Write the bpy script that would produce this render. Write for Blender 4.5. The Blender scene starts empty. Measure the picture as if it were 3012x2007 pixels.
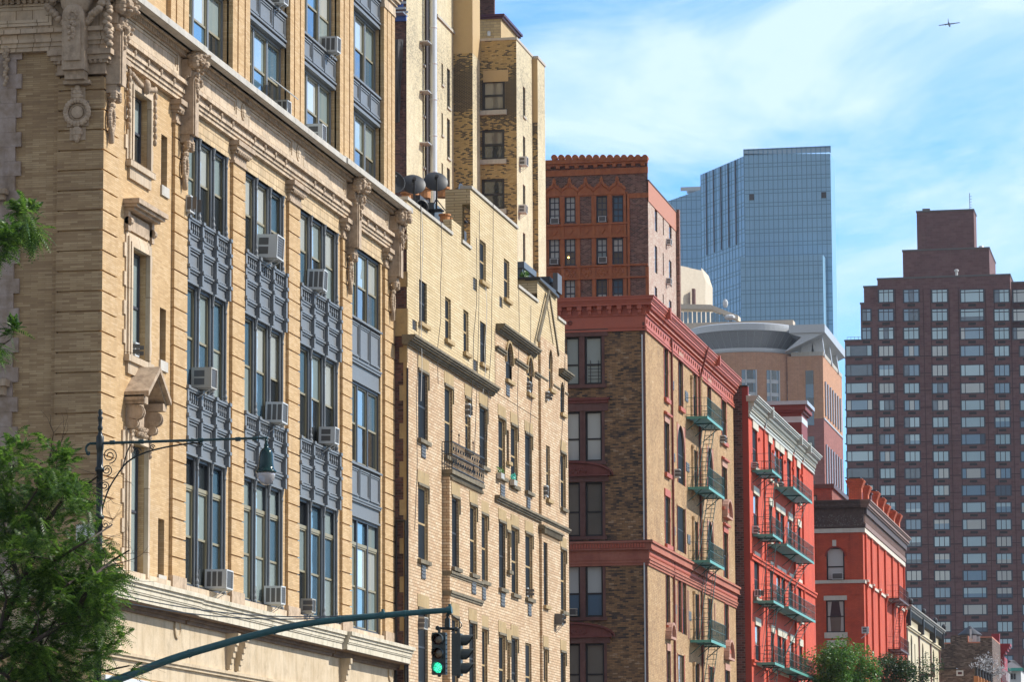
import bpy, bmesh, math, random
from mathutils import Vector, Matrix, noise
random.seed(7)
SC = bpy.context.scene
COL = SC.collection
# ------------------------------------------------------------------ camera model
FPX, CU, CV, CZ = 11000.0, 1506.0, 1003.5, 2.0
AV = Vector(((3652-CU)/FPX, -(2522-CV)/FPX, -1.0)).normalized()      # the avenue direction seen by the camera
ZV = Vector((-0.005, 1.0, 0.0)); ZV.z = (ZV.x*AV.x+ZV.y*AV.y)/(-AV.z); ZV.normalize()
XV = AV.cross(ZV)
def ray(u, v):
    d = Vector(((u-CU)/FPX, -(v-CV)/FPX, -1.0))
    return d.dot(XV), d.dot(AV), d.dot(ZV)
def e(u, v, X):            # point (Y, Z) of a wall facing east at x = X
    dx, dy, dz = ray(u, v); t = X/dx
    return t*dy, CZ+t*dz
def s(u, v, Y):            # point (X, Z) of a wall facing south at y = Y
    dx, dy, dz = ray(u, v); t = Y/dy
    return t*dx, CZ+t*dz
def eY(u, v, X): return e(u, v, X)[0]
def eZ(u, v, X): return e(u, v, X)[1]
cam = bpy.data.cameras.new('camera'); co = bpy.data.objects.new('camera', cam); COL.objects.link(co)
cam.sensor_width = 36; cam.lens = 36*FPX/3012; cam.clip_start = 1; cam.clip_end = 30000
R = Matrix((XV, AV, ZV))   # camera -> world
co.matrix_world = Matrix.Translation((0, 0, CZ)) @ R.to_4x4()
SC.camera = co

# ------------------------------------------------------------------ object helpers
WL = {}
def tag(o, label=None, cat=None, group=None, kind=None):
    if label: o['label'] = label
    if cat: o['category'] = cat
    if group: o['group'] = group
    if kind: o['kind'] = kind
    return o
def thing(name, label, cat, loc, group=None):
    o = bpy.data.objects.new(name, None); COL.objects.link(o); o.location = loc
    o.empty_display_size = 0.5
    WL[o] = Vector(loc); return tag(o, label, cat, group)
class G:
    def __init__(s): s.v = []; s.f = []; s.m = []; s.mi = 0; s.sm = False
    def face(s, pts):
        s.b = getattr(s,'b',[]); s.b.append((len(s.v), len(s.f))); n = len(s.v); s.v += [tuple(p) for p in pts]; s.f.append(tuple(range(n, n+len(pts)))); s.m.append(s.mi)
    def add(s, vs, fs):
        s.b = getattr(s,'b',[]); s.b.append((len(s.v), len(s.f))); n = len(s.v); s.v += [tuple(p) for p in vs]
        for f in fs: s.f.append(tuple(i+n for i in f)); s.m.append(s.mi)
    def hexa(s, p):
        s.add(p, [(0,3,2,1),(4,5,6,7),(0,1,5,4),(1,2,6,5),(2,3,7,6),(3,0,4,7)])
    def box(s, x0, x1, y0, y1, z0, z1):
        s.hexa([(x0,y0,z0),(x1,y0,z0),(x1,y1,z0),(x0,y1,z0),(x0,y0,z1),(x1,y0,z1),(x1,y1,z1),(x0,y1,z1)])
    def prism(s, pts, vec):            # polygon (3d points) extruded by vec
        n = len(pts); vec = Vector(vec)
        q = [Vector(p) for p in pts]; r = [p+vec for p in q]
        s.add(q+r, [tuple(range(n-1,-1,-1)), tuple(range(n,2*n))]+[(i,(i+1)%n,n+(i+1)%n,n+i) for i in range(n)])
    def tube(s, p0, p1, r0, r1=None, n=8, cap=True):
        r1 = r0 if r1 is None else r1
        p0 = Vector(p0); p1 = Vector(p1); d = p1-p0
        if d.length < 1e-6: return
        d.normalize(); a = d.orthogonal().normalized(); b = d.cross(a)
        vs = []
        for p, r in ((p0,r0),(p1,r1)):
            for i in range(n):
                t = 2*math.pi*i/n; vs.append(p+a*(r*math.cos(t))+b*(r*math.sin(t)))
        fs = [(i,(i+1)%n,n+(i+1)%n,n+i) for i in range(n)]
        if cap: fs += [tuple(range(n-1,-1,-1)), tuple(range(n,2*n))]
        s.add(vs, fs)
    def path(s, pts, r, n=6):
        for a, b in zip(pts[:-1], pts[1:]): s.tube(a, b, r if not isinstance(r,(list,tuple)) else r[0], None, n)
    def lathe(s, c, prof, n=16, ax=(0,0,1)):
        c = Vector(c); d = Vector(ax).normalized(); a = d.orthogonal().normalized(); b = d.cross(a)
        vs = []
        for r, h in prof:
            for i in range(n):
                t = 2*math.pi*i/n; vs.append(c+d*h+a*(r*math.cos(t))+b*(r*math.sin(t)))
        fs = []
        for k in range(len(prof)-1):
            for i in range(n):
                j = (i+1)%n; fs.append((k*n+i,k*n+j,(k+1)*n+j,(k+1)*n+i))
        fs.append(tuple(range(n-1,-1,-1))); fs.append(tuple(range((len(prof)-1)*n, len(prof)*n)))
        s.add(vs, fs)
    def ell(s, c, rx, ry, rz, nu=8, nv=5, rot=None):
        c = Vector(c); vs = []; fs = []
        def P(x, y, z):
            q = Vector((x*rx, y*ry, z*rz))
            if rot: q = rot @ q
            return c+q
        vs.append(P(0,0,1))
        for k in range(1, nv):
            ph = math.pi*k/nv
            for i in range(nu):
                t = 2*math.pi*i/nu; vs.append(P(math.sin(ph)*math.cos(t), math.sin(ph)*math.sin(t), math.cos(ph)))
        vs.append(P(0,0,-1)); L = len(vs)-1
        for i in range(nu):
            j = (i+1)%nu
            fs.append((0,1+i,1+j))
            for k in range(nv-2): fs.append((1+k*nu+i,1+(k+1)*nu+i,1+(k+1)*nu+j,1+k*nu+j))
            fs.append((L,1+(nv-2)*nu+j,1+(nv-2)*nu+i))
        s.add(vs, fs)
def pieces(g):
    b = g.b+[(len(g.v), len(g.f))]; k = len(b)-1; bx = []
    for i in range(k):
        vs = g.v[b[i][0]:b[i+1][0]]; bx.append([min(v[j] for v in vs) for j in range(3)]+[max(v[j] for v in vs) for j in range(3)])
    sz = [max(q[3]-q[0],q[4]-q[1],q[5]-q[2]) for q in bx]; root = list(range(k))
    def find(i):
        while root[i] != i: root[i] = root[root[i]]; i = root[i]
        return i
    for i in range(k):
        p = bx[i]
        for j in range(i+1, k):
            q = bx[j]; m = max(.02, .5*max(sz[i],sz[j])); s2 = 0
            for a in range(3): d = max(0, p[a]-q[a+3], q[a]-p[a+3]); s2 += d*d
            if s2 <= m*m:
                x, y = find(i), find(j)
                if x != y: root[y] = x
    out = {}
    for i in range(k): out.setdefault(find(i), []).append(i)
    res = []
    for idx in out.values():
        h = G()
        for i in idx:
            v0, f0 = b[i]; v1, f1 = b[i+1]; n = len(h.v); h.v += g.v[v0:v1]
            for f, m in zip(g.f[f0:f1], g.m[f0:f1]): h.f.append(tuple(x-v0+n for x in f)); h.m.append(m)
        res.append(h)
    return res
def obj(name, g, mat, parent=None, smooth=False, label=None):
    if parent is not None and name in SPLIT and len(g.b) < 1500:
        ps = pieces(g)
        if len(ps) > 1:
            ps.sort(key=lambda h: min(v[1] for v in h.v))
            r = [obj1(name, h, mat, parent, smooth, label) for h in ps[:99]]
            if len(ps) > 99:
                h = G(); h.b = []
                for q in ps[99:]:
                    n = len(h.v); h.v += q.v; h.f += [tuple(x+n for x in f) for f in q.f]; h.m += q.m
                obj1(name, h, mat, parent, smooth)['kind'] = 'stuff'
            return r[0]
    return obj1(name, g, mat, parent, smooth, label)
SPLIT = set('dentil_course drainpipe capital rosette column wall_vent cornice_block pilaster window_strip fluting downpipe ogee_arch cornice_bracket star_ornament stone_trim window_bay window_grid canopy_post clamp roof_vent cornice joint_line coping wall_lamp base_course frieze_panel sill terracotta_trim swag window_hood engine balcony_slab gable_trim corner_quoin quoin air_conditioner_slot frieze_bracket belt_ornament bracket scaffold blue_tarpaulin render_patch hood_mould roof_stack open_vent radome lintel cornice_end sign_panel parapet_edge terrace_furniture lower_frieze chimney_pot architrave band plinth recess_wall fin side_vent colonnette terracotta_trim'.split())
def obj1(name, g, mat, parent=None, smooth=False, label=None):
    me = bpy.data.meshes.new(name)
    if parent is not None: off = WL[parent]
    else:
        xs = [p[0] for p in g.v]; ys = [p[1] for p in g.v]; zs = [p[2] for p in g.v]
        off = Vector(((min(xs)+max(xs))/2, (min(ys)+max(ys))/2, min(zs)))
    me.from_pydata([(p[0]-off.x, p[1]-off.y, p[2]-off.z) for p in g.v], [], g.f)
    mats = mat if isinstance(mat, (list, tuple)) else [mat]
    for m in mats: me.materials.append(m)
    if len(mats) > 1: me.polygons.foreach_set('material_index', g.m)
    if smooth: me.polygons.foreach_set('use_smooth', [True]*len(me.polygons))
    me.update()
    bm = bmesh.new(); bm.from_mesh(me); bmesh.ops.recalc_face_normals(bm, faces=bm.faces); bm.to_mesh(me); bm.free()
    o = bpy.data.objects.new(name, me); COL.objects.link(o)
    if parent is not None: o.parent = parent; WL[o] = off
    else: o.location = off; WL[o] = off
    if label: o['label'] = label
    return o
def copy_tree(o, parent=None):
    c = o.copy(); COL.objects.link(c)
    if parent is not None: c.parent = parent
    for ch in list(o.children): copy_tree(ch, c)
    return c
class Fr:                 # facade frame: point = O + a*A + d*D + z*Z
    def __init__(s, O, A, D): s.O = Vector(O); s.A = Vector(A); s.D = Vector(D)
    def p(s, a, d, z): return s.O+s.A*a+s.D*d+Vector((0,0,z))
    def box(s, g, a0, a1, d0, d1, z0, z1):
        P = s.p
        g.hexa([P(a0,d0,z0),P(a1,d0,z0),P(a1,d1,z0),P(a0,d1,z0),P(a0,d0,z1),P(a1,d0,z1),P(a1,d1,z1),P(a0,d1,z1)])
    def quad(s, g, a0, a1, z0, z1, d=0):
        P = s.p; g.face([P(a0,d,z0),P(a1,d,z0),P(a1,d,z1),P(a0,d,z1)])
    def wall(s, g, a0, a1, z0, z1, holes, rev=0.2):
        holes = [(max(h[0],a0),min(h[1],a1),max(h[2],z0),min(h[3],z1)) for h in holes if h[1] > a0 and h[0] < a1 and h[3] > z0 and h[2] < z1]
        As = sorted({a0,a1}|{h[0] for h in holes}|{h[1] for h in holes}); Zs = sorted({z0,z1}|{h[2] for h in holes}|{h[3] for h in holes})
        for i in range(len(As)-1):
            run = None
            for j in range(len(Zs)-1):
                ca, cz = (As[i]+As[i+1])/2, (Zs[j]+Zs[j+1])/2
                inside = any(h[0] < ca < h[1] and h[2] < cz < h[3] for h in holes)
                if not inside:
                    if run is None: run = Zs[j]
                if inside and run is not None: s.quad(g, As[i], As[i+1], run, Zs[j]); run = None
            if run is not None: s.quad(g, As[i], As[i+1], run, Zs[-1])
        P = s.p
        for h in holes:
            A0, A1, Z0, Z1 = h
            g.face([P(A0,0,Z0),P(A0,-rev,Z0),P(A0,-rev,Z1),P(A0,0,Z1)]); g.face([P(A1,0,Z0),P(A1,-rev,Z0),P(A1,-rev,Z1),P(A1,0,Z1)])
            g.face([P(A0,0,Z0),P(A1,0,Z0),P(A1,-rev,Z0),P(A0,-rev,Z0)]); g.face([P(A0,0,Z1),P(A1,0,Z1),P(A1,-rev,Z1),P(A0,-rev,Z1)])
    def archfill(s, g, a0, a1, z1, d0, d1, pointed=False, n=8):   # fills the corners over an arch whose crown touches z1
        r = (a1-a0)/2; ac = (a0+a1)/2; zs = z1-r*(1.25 if pointed else 1.0); P = s.p
        for sg in (-1, 1):
            pts = []
            for k in range(n+1):
                t = math.pi/2*k/n
                x = math.cos(t); y = math.sin(t)
                if pointed: y = 1.25*math.sin(t)**0.8 if t > 0 else 0; x = math.cos(t)**1.25 if k < n else 0
                pts.append((ac+sg*r*x, zs+r*y))
            pts.append((ac+sg*r, z1))
            g.prism([P(a,d0,z) for a, z in pts], s.D*(d1-d0))
def FE(X): return Fr((X,0,0), (0,1,0), (1,0,0))
def FS(Y): return Fr((0,Y,0), (1,0,0), (0,-1,0))

# ------------------------------------------------------------------ materials
def newmat(name):
    m = bpy.data.materials.new(name); m.use_nodes = True
    nt = m.node_tree; b = nt.nodes['Principled BSDF']; return m, nt, b
def N(nt, t, **k):
    n = nt.nodes.new(t)
    for a, b in k.items(): setattr(n, a, b)
    return n
def mixc(nt, a, b, f, mode='MIX'):
    n = N(nt, 'ShaderNodeMix', data_type='RGBA', blend_type=mode, clamp_factor=True)
    for i, x in ((0,f),(6,a),(7,b)):
        if isinstance(x, (int,float)): n.inputs[i].default_value = x
        elif isinstance(x, (tuple,list)): n.inputs[i].default_value = (*x[:3],1)
        else: nt.links.new(x, n.inputs[i])
    return n.outputs[2]
def mth(nt, op, a, b=None):
    n = N(nt, 'ShaderNodeMath', operation=op)
    for i, x in ((0,a),(1,b)):
        if x is None: continue
        if isinstance(x, (int,float)): n.inputs[i].default_value = x
        else: nt.links.new(x, n.inputs[i])
    return n.outputs[0]
def ramp(nt, f, stops, interp='LINEAR'):
    n = N(nt, 'ShaderNodeValToRGB'); n.color_ramp.interpolation = interp
    el = n.color_ramp.elements
    while len(el) < len(stops): el.new(0.5)
    for x, (p, c) in zip(el, stops):
        x.position = p; x.color = (*c,1) if isinstance(c,(tuple,list)) else (c,c,c,1)
    nt.links.new(f, n.inputs[0]); return n.outputs[0]
def wallco(nt, sx=1, sz=1):
    g = N(nt, 'ShaderNodeNewGeometry'); sp = N(nt, 'ShaderNodeSeparateXYZ'); nt.links.new(g.outputs['Position'], sp.inputs[0])
    c = N(nt, 'ShaderNodeCombineXYZ'); nt.links.new(mth(nt,'MULTIPLY',mth(nt,'ADD', sp.outputs[0], sp.outputs[1]),sx), c.inputs[0])
    nt.links.new(mth(nt,'MULTIPLY',sp.outputs[2],sz), c.inputs[1]); return g.outputs['Position'], c.outputs[0]
def noi(nt, vec, scale, detail=4, rough=0.6, dist=0):
    n = N(nt, 'ShaderNodeTexNoise'); n.inputs['Scale'].default_value = scale; n.inputs['Detail'].default_value = detail
    n.inputs['Roughness'].default_value = rough; n.inputs['Distortion'].default_value = dist
    nt.links.new(vec, n.inputs['Vector']); return n.outputs[0]
def brick(name, cols, mortar, bw=0.22, bh=0.075, ms=0.012, stain=0.35, stainc=(0.03,0.025,0.02), rough=0.85, bump=0.35, streak=0.2, bigw=0.38, bigs=0.6, band=None):
    """cols: list of (pos, colour) over a random value per brick"""
    m, nt, b = newmat(name); pos, wc = wallco(nt)
    br = N(nt, 'ShaderNodeTexBrick'); nt.links.new(wc, br.inputs['Vector'])
    br.inputs['Scale'].default_value = 1; br.inputs['Brick Width'].default_value = bw; br.inputs['Row Height'].default_value = bh
    br.inputs['Mortar Size'].default_value = ms; br.inputs['Mortar Smooth'].default_value = 0.3; br.inputs['Bias'].default_value = 0
    br.inputs['Color1'].default_value = (0,0,0,1); br.inputs['Color2'].default_value = (1,1,1,1); br.inputs['Mortar'].default_value = (0.5,0.5,0.5,1)
    big = ramp(nt, noi(nt, pos, bigs, 5, 0.65), [(0.25,0.0),(0.75,1.0)])
    rnd = mth(nt, 'ADD', mth(nt, 'MULTIPLY', br.outputs['Color'], 1-bigw), mth(nt, 'MULTIPLY', big, bigw))
    if band:
        spz = N(nt,'ShaderNodeSeparateXYZ'); nt.links.new(pos, spz.inputs[0])
        f_b = mth(nt,'SUBTRACT', 1.25, mth(nt,'ABSOLUTE', mth(nt,'DIVIDE', mth(nt,'SUBTRACT', spz.outputs[2], band[0]), band[1])))
        f_b = mth(nt,'MULTIPLY', mth(nt,'MAXIMUM', mth(nt,'ADD', f_b, mth(nt,'MULTIPLY', mth(nt,'SUBTRACT', noi(nt,pos,.8,3), .5), 1.6)), 0.0), band[2])
        rnd = mth(nt,'SUBTRACT', rnd, f_b)
    c = ramp(nt, rnd, cols)
    c = mixc(nt, c, mortar, br.outputs['Fac'])
    st = ramp(nt, noi(nt, pos, 0.9, 6, 0.7, 0.3), [(0.45,0.0),(0.75,1.0)])
    c = mixc(nt, c, stainc, mth(nt, 'MULTIPLY', st, stain))
    mp = N(nt,'ShaderNodeMapping'); mp.inputs['Scale'].default_value = (2.2,0.12,1); nt.links.new(wc, mp.inputs[0])
    sk = ramp(nt, noi(nt, mp.outputs[0], 1.0, 4, 0.6), [(0.5,0.0),(0.8,1.0)])
    c = mixc(nt, c, stainc, mth(nt, 'MULTIPLY', sk, streak))
    nt.links.new(c, b.inputs['Base Color']); b.inputs['Roughness'].default_value = rough
    bu = N(nt, 'ShaderNodeBump'); bu.inputs['Strength'].default_value = bump; bu.inputs['Distance'].default_value = 0.02
    h = mth(nt, 'ADD', mth(nt,'SUBTRACT', 1.0, br.outputs['Fac']), mth(nt,'MULTIPLY', noi(nt,pos,30,3,0.6),0.5))
    nt.links.new(h, bu.inputs['Height']); nt.links.new(bu.outputs[0], b.inputs['Normal'])
    return m
def stone(name, c1, c2, stainc=(0.05,0.04,0.03), stain=0.4, rough=0.8, joints=None, ns=1.5, bump=0.3, spec=0.3, streak=0.35):
    m, nt, b = newmat(name); pos, wc = wallco(nt)
    c = mixc(nt, c1, c2, ramp(nt, noi(nt, pos, ns, 5, 0.65), [(0.3,0.0),(0.7,1.0)]))
    mp = N(nt,'ShaderNodeMapping'); mp.inputs['Scale'].default_value = (4,0.35,1); nt.links.new(wc, mp.inputs[0])
    sk = ramp(nt, noi(nt, mp.outputs[0], 1.0, 5, 0.65), [(0.5,0.0),(0.78,1.0)])
    c = mixc(nt, c, stainc, mth(nt,'MULTIPLY', sk, streak))
    st = ramp(nt, noi(nt, pos, 2.3, 6, 0.75), [(0.5,0.0),(0.8,1.0)])
    c = mixc(nt, c, stainc, mth(nt,'MULTIPLY', st, stain))
    h = noi(nt, pos, 14, 5, 0.6)
    if joints:
        br = N(nt, 'ShaderNodeTexBrick'); nt.links.new(wc, br.inputs['Vector']); br.inputs['Scale'].default_value = 1
        br.inputs['Brick Width'].default_value = joints[0]; br.inputs['Row Height'].default_value = joints[1]; br.inputs['Mortar Size'].default_value = 0.012
        br.inputs['Color1'].default_value = (0.85,0.85,0.85,1); br.inputs['Color2'].default_value = (1.1,1.1,1.1,1); br.inputs['Mortar'].default_value = (0.45,0.4,0.35,1)
        c = mixc(nt, c, br.outputs['Color'], 1.0, 'MULTIPLY'); h = mth(nt,'ADD',h,mth(nt,'MULTIPLY',br.outputs['Fac'],-1.0))
    nt.links.new(c, b.inputs['Base Color']); b.inputs['Roughness'].default_value = rough; b.inputs['Specular IOR Level'].default_value = spec
    bu = N(nt, 'ShaderNodeBump'); bu.inputs['Strength'].default_value = bump; bu.inputs['Distance'].default_value = 0.03
    nt.links.new(h, bu.inputs['Height']); nt.links.new(bu.outputs[0], b.inputs['Normal'])
    return m
def paint(name, c, rough=0.5, metal=0.0, var=0.25, c2=None, spec=0.5, bump=0.1, ns=3.0):
    m, nt, b = newmat(name); g = N(nt,'ShaderNodeNewGeometry'); pos = g.outputs['Position']
    f = ramp(nt, noi(nt, pos, ns, 6, 0.7), [(0.3,0.0),(0.75,1.0)])
    d = c2 or tuple(x*0.5 for x in c)
    cc = mixc(nt, c, d, mth(nt,'MULTIPLY',f,var))
    nt.links.new(cc, b.inputs['Base Color']); b.inputs['Metallic'].default_value = metal; b.inputs['Specular IOR Level'].default_value = spec
    r = mth(nt,'ADD', rough-0.08, mth(nt,'MULTIPLY', noi(nt,pos,ns*4,3), 0.16)); nt.links.new(r, b.inputs['Roughness'])
    bu = N(nt, 'ShaderNodeBump'); bu.inputs['Strength'].default_value = bump; bu.inputs['Distance'].default_value = 0.01
    nt.links.new(noi(nt,pos,40,3), bu.inputs['Height']); nt.links.new(bu.outputs[0], b.inputs['Normal'])
    return m
def glass(name, c, c2, rough=0.06, ior=1.5, wav=0.02, coat=0.6):
    m, nt, b = newmat(name); g = N(nt,'ShaderNodeNewGeometry'); oi = N(nt,'ShaderNodeObjectInfo')
    f = mth(nt,'ADD', mth(nt,'MULTIPLY', oi.outputs['Random'], 0.6), mth(nt,'MULTIPLY', noi(nt,g.outputs['Position'],0.8,2), 0.5))
    nt.links.new(mixc(nt, c, c2, f), b.inputs['Base Color']); b.inputs['Roughness'].default_value = rough
    b.inputs['IOR'].default_value = ior; b.inputs['Specular IOR Level'].default_value = 0.8; b.inputs['Coat Weight'].default_value = coat; b.inputs['Coat Roughness'].default_value = 0.03
    bu = N(nt, 'ShaderNodeBump'); bu.inputs['Strength'].default_value = 0.25; bu.inputs['Distance'].default_value = wav
    nt.links.new(noi(nt, g.outputs['Position'], 1.3, 2), bu.inputs['Height']); nt.links.new(bu.outputs[0], b.inputs['Normal']); nt.links.new(bu.outputs[0], b.inputs['Coat Normal'])
    return m
GX = glass('glass_dull_dark', (0.010,0.011,0.013), (0.03,0.035,0.04), 0.5, 1.2, 0.01, 0.0)
GX.node_tree.nodes['Principled BSDF'].inputs['Specular IOR Level'].default_value = 0.1
GD = glass('glass_dark', (0.012,0.014,0.016), (0.035,0.045,0.05))
GB = glass('glass_blue', (0.05,0.11,0.17), (0.12,0.22,0.30))
GP = glass('glass_pale_blind', (0.22,0.30,0.31), (0.36,0.43,0.42))
GW = glass('glass_white_blind', (0.42,0.47,0.46), (0.58,0.60,0.56))
GC = glass('glass_curtain', (0.26,0.24,0.19), (0.12,0.11,0.09))
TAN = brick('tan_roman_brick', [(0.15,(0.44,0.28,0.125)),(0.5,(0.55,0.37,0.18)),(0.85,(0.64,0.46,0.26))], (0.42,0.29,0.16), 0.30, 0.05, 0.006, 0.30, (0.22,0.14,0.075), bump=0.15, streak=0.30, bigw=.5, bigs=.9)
TAND = brick('shaded_tan_roman_brick', [(0.15,(0.29,0.19,0.10)),(0.45,(0.38,0.26,0.135)),(0.85,(0.50,0.365,0.205))], (0.30,0.20,0.11), 0.36, 0.052, 0.006, 0.30, (0.12,0.08,0.05), bump=0.2, streak=0.2)  # the tan brick again, darkened to paint in shade on the side wall
TERRA = stone('cream_terracotta', (0.52,0.40,0.27), (0.62,0.51,0.38), (0.10,0.08,0.06), 0.35, joints=(0.75,1.6))
TERRAV = stone('jointed_cream_terracotta', (0.52,0.39,0.26), (0.62,0.50,0.37), (0.10,0.07,0.05), 0.5, joints=(0.42,40.0), streak=.5)
TERRAG = stone('greyish_carved_terracotta', (0.36,0.27,0.19), (0.54,0.42,0.30), (0.05,0.035,0.025), 0.75, ns=5)
LEDGE = stone('weathered_grey_ledge_stone', (0.44,0.42,0.38), (0.56,0.53,0.47), (0.12,0.11,0.07), 0.45)
LEDGEG = stone('mossy_cream_ledge_stone', (0.56,0.50,0.38), (0.66,0.60,0.48), (0.10,0.11,0.04), 0.7, streak=0.55)
IRON = paint('slate_grey_cast_iron', (0.175,0.188,0.20), 0.5, 0, 0.35, (0.11,0.12,0.13))
IROND = paint('dark_slate_window_frame', (0.055,0.062,0.08), 0.5, 0, 0.3)
SASH = paint('bronze_sash', (0.28,0.25,0.16), 0.5)
WHITE = paint('white_enamel', (0.62,0.63,0.62), 0.4, 0, 0.3, (0.42,0.42,0.40))
GREYM = paint('grey_grille_metal', (0.13,0.125,0.12), 0.5, 0.2)
BEIGE = paint('beige_enamel', (0.46,0.43,0.37), 0.45, 0, 0.3)
BLACKM = paint('black_iron', (0.018,0.017,0.018), 0.5, 0, 0.4, (0.05,0.04,0.035))
# ------------------------------------------------------------------ windows
def window(parent, fr, a0, a1, z0, z1, d=-0.2, fm=None, up=None, lo=None, t=0.06, rail=0.5, muls=0, grid=None, sm=None, name='window', fw=0.05):
    """frame mesh = the window, child pane; rail = height share of the meeting rail"""
    fm = fm or IROND; up = up or GD; lo = lo or GD
    if abs(fr.D.x) > .9 and fr.O.x < -20 and fr is not FWf: d = max(d, REV); fw = min(fw, .022)
    g = G()
    fr.box(g, a0, a0+t, d, d+fw, z0, z1); fr.box(g, a1-t, a1, d, d+fw, z0, z1)
    fr.box(g, a0+t, a1-t, d, d+fw, z0, z0+t); fr.box(g, a0+t, a1-t, d, d+fw, z1-t, z1)
    zm = z0+(z1-z0)*rail
    if 0 < rail < 1: fr.box(g, a0+t, a1-t, d, d+fw*0.8, zm-t*0.45, zm+t*0.45)
    for k in range(muls):
        a = a0+(a1-a0)*(k+1)/(muls+1); fr.box(g, a-t*0.5, a+t*0.5, d+0.001, d+fw*0.9, z0+t, z1-t)
    if grid:
        na, nz = grid; q = t*0.3
        for zz0, zz1 in ((z0+t,zm-t*.45),(zm+t*.45,z1-t)):
            for k in range(1, na):
                a = a0+t+(a1-a0-2*t)*k/na; fr.box(g, a-q, a+q, d+0.002, d+fw*0.5, zz0, zz1)
            for k in range(1, nz):
                z = zz0+(zz1-zz0)*k/nz; fr.box(g, a0+t, a1-t, d+0.003, d+fw*0.45, z-q, z+q)
    w = obj(name, g, fm, parent)
    p = G()
    fr.quad(p, a0, a1, zm, z1, d+0.004); p.mi = 1; fr.quad(p, a0, a1, z0, zm, d+0.004)
    obj('pane', p, [up, lo], w)
    if sm:
        g = G(); q = t+0.02; dd = d+fw*0.7
        for zz0, zz1 in ((z0+t,zm-t*.4),(zm+t*.4,z1-t)):
            fr.box(g, a0+t, a0+q, d+0.006, dd, zz0, zz1); fr.box(g, a1-q, a1-t, d+0.006, dd, zz0, zz1)
            fr.box(g, a0+q, a1-q, d+0.006, dd, zz0, zz0+0.035); fr.box(g, a0+q, a1-q, d+0.006, dd, zz1-0.03, zz1)
        obj('sash', g, sm, w)
    return w
AC0 = {}
REV = -0.09
FWf = None
def ac_unit(loc, ang, label, w=0.66, h=0.42, dep=0.5, mat=None, group='window air conditioners', legs=True, style=0):
    """front face looks along +x before turning; loc = middle of the front face's bottom"""
    key = (round(w,2), round(h,2), round(dep,2), id(mat), legs, style)
    o = bpy.data.objects.new('air_conditioner', None); COL.objects.link(o); o.location = loc; rr_ = random.Random(label); o.rotation_euler = (rr_.uniform(-.03,.03) if abs(ang) < .1 else 0, rr_.uniform(.0,.06) if abs(ang) < .1 else 0, ang+rr_.uniform(-.04,.04))
    tag(o, label, 'air conditioner', group); WL[o] = Vector((0,0,0))
    if key in AC0:
        for ch in AC0[key].children: copy_tree(ch, o)
        return o
    c = G(); m = mat or WHITE
    c.box(-dep, -0.03, -w/2, w/2, 0, h)
    for (y0,y1,z0,z1) in ((-w/2-.004,-w/2+.035,0,h),(w/2-.035,w/2+.004,0,h),(-w/2+.035,w/2-.035,0,.035),(-w/2+.035,w/2-.035,h-.035,h)):
        c.box(-0.03, 0.0, y0, y1, z0, z1)
    obj('casing', c, m, o)
    g = G(); g.box(-0.028, -0.024, -w/2+.035, w/2-.035, .035, h-.035)
    n = 9
    for k in range(n):
        z = .05+(h-.1)*k/(n-1); g.box(-0.024, -0.012, -w/2+.04, w/2-.04, z-.006, z+.006)
    obj('grille', g, GREYM, o)
    g = G()
    for yy in (-w/2-.006, w/2+.002):
        if style == 0:
            g.box(-dep+.08, -dep+.36, yy, yy+.004, h*.55, h*.85); g.box(-dep+.08, -dep+.36, yy, yy+.004, h*.15, h*.46)
        else:
            for k in range(3): g.box(-dep+.06+k*.15, -dep+.17+k*.15, yy, yy+.004, h*.12, h*.88)
    obj('side_vent', g, GREYM, o)
    if legs:
        g = G()
        for y in (-w*.3, w*.3):
            g.tube((-.06,y,-.03),(-dep-.05,y,-.38),.014,None,5); g.box(-dep,-.02,y-.015,y+.015,-.03,-.002)
        obj('bracket', g, WHITE, o)
    AC0[key] = o; return o
def acE(u, v0, v1, X, label, w=0.66, dep=0.5, mat=None, style=0, legs=True, xf=None):
    """east-facing: u = pixel of the near front corner, v0/v1 its top and bottom; X = wall plane"""
    xf = X+0.4 if xf is None else xf
    y, zt = e(u, v0, xf); zb = eZ(u, v1, xf)
    return ac_unit((xf, y+w/2, zb), 0, label, w, zt-zb, dep, mat, style=style, legs=legs)
def acS(u0, u1, v0, v1, Y, label, dep=0.4, mat=None, legs=False, out=0.3):
    x0, zt = s(u0, v0, Y-out); x1, zb = s(u1, v1, Y-out)
    return ac_unit(((x0+x1)/2, Y-out, zb), -math.pi/2, label, x1-x0, zt-zb, dep, mat, legs=legs)

# ================================================================== BUILDING 1: ornate tan loft building
F = -26.4
FW = F-0.09          # brick wall behind the pilasters
FI = F-0.28          # windows
Y0 = eY(302, 700, F); Y1 = eY(1162, 1500, F)
b1 = thing('loft_building', 'ornate tan brick loft building with slate grey iron window bays at the left edge', 'building', (F, Y0, 0))
E, S_ = FE(F), FS(Y0)
def zE(u, v, d=0): return eZ(u, v, F+d)
Zopen = zE(673,460); Zarc0 = zE(673,402); Zarc1 = zE(673,371); Zegg0 = zE(673,357); Zegg1 = zE(673,346)
Zfr1 = zE(673,272); Zden1 = zE(673,256); Zled0 = zE(589.6,146.8,.55); Zled1 = Zled0+0.17
ZA1, ZA0 = zE(549,636,-.1), zE(549,828,-.1)
ZB1, ZB0 = zE(547,1138,-.1), zE(543,1334,-.1)
ZW0 = zE(539,1722,-.1)
Zl0 = zE(606,1766,.55); Zl1 = Zl0+0.11
def uy(u, v=1200, X=F): return eY(u, v, X)
PIL = [(Y0, uy(346,900)), (uy(510),uy(549)), (uy(683),uy(719)), (uy(849),uy(882)), (uy(1008),uy(1036)), (uy(1133),Y1)]
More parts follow.
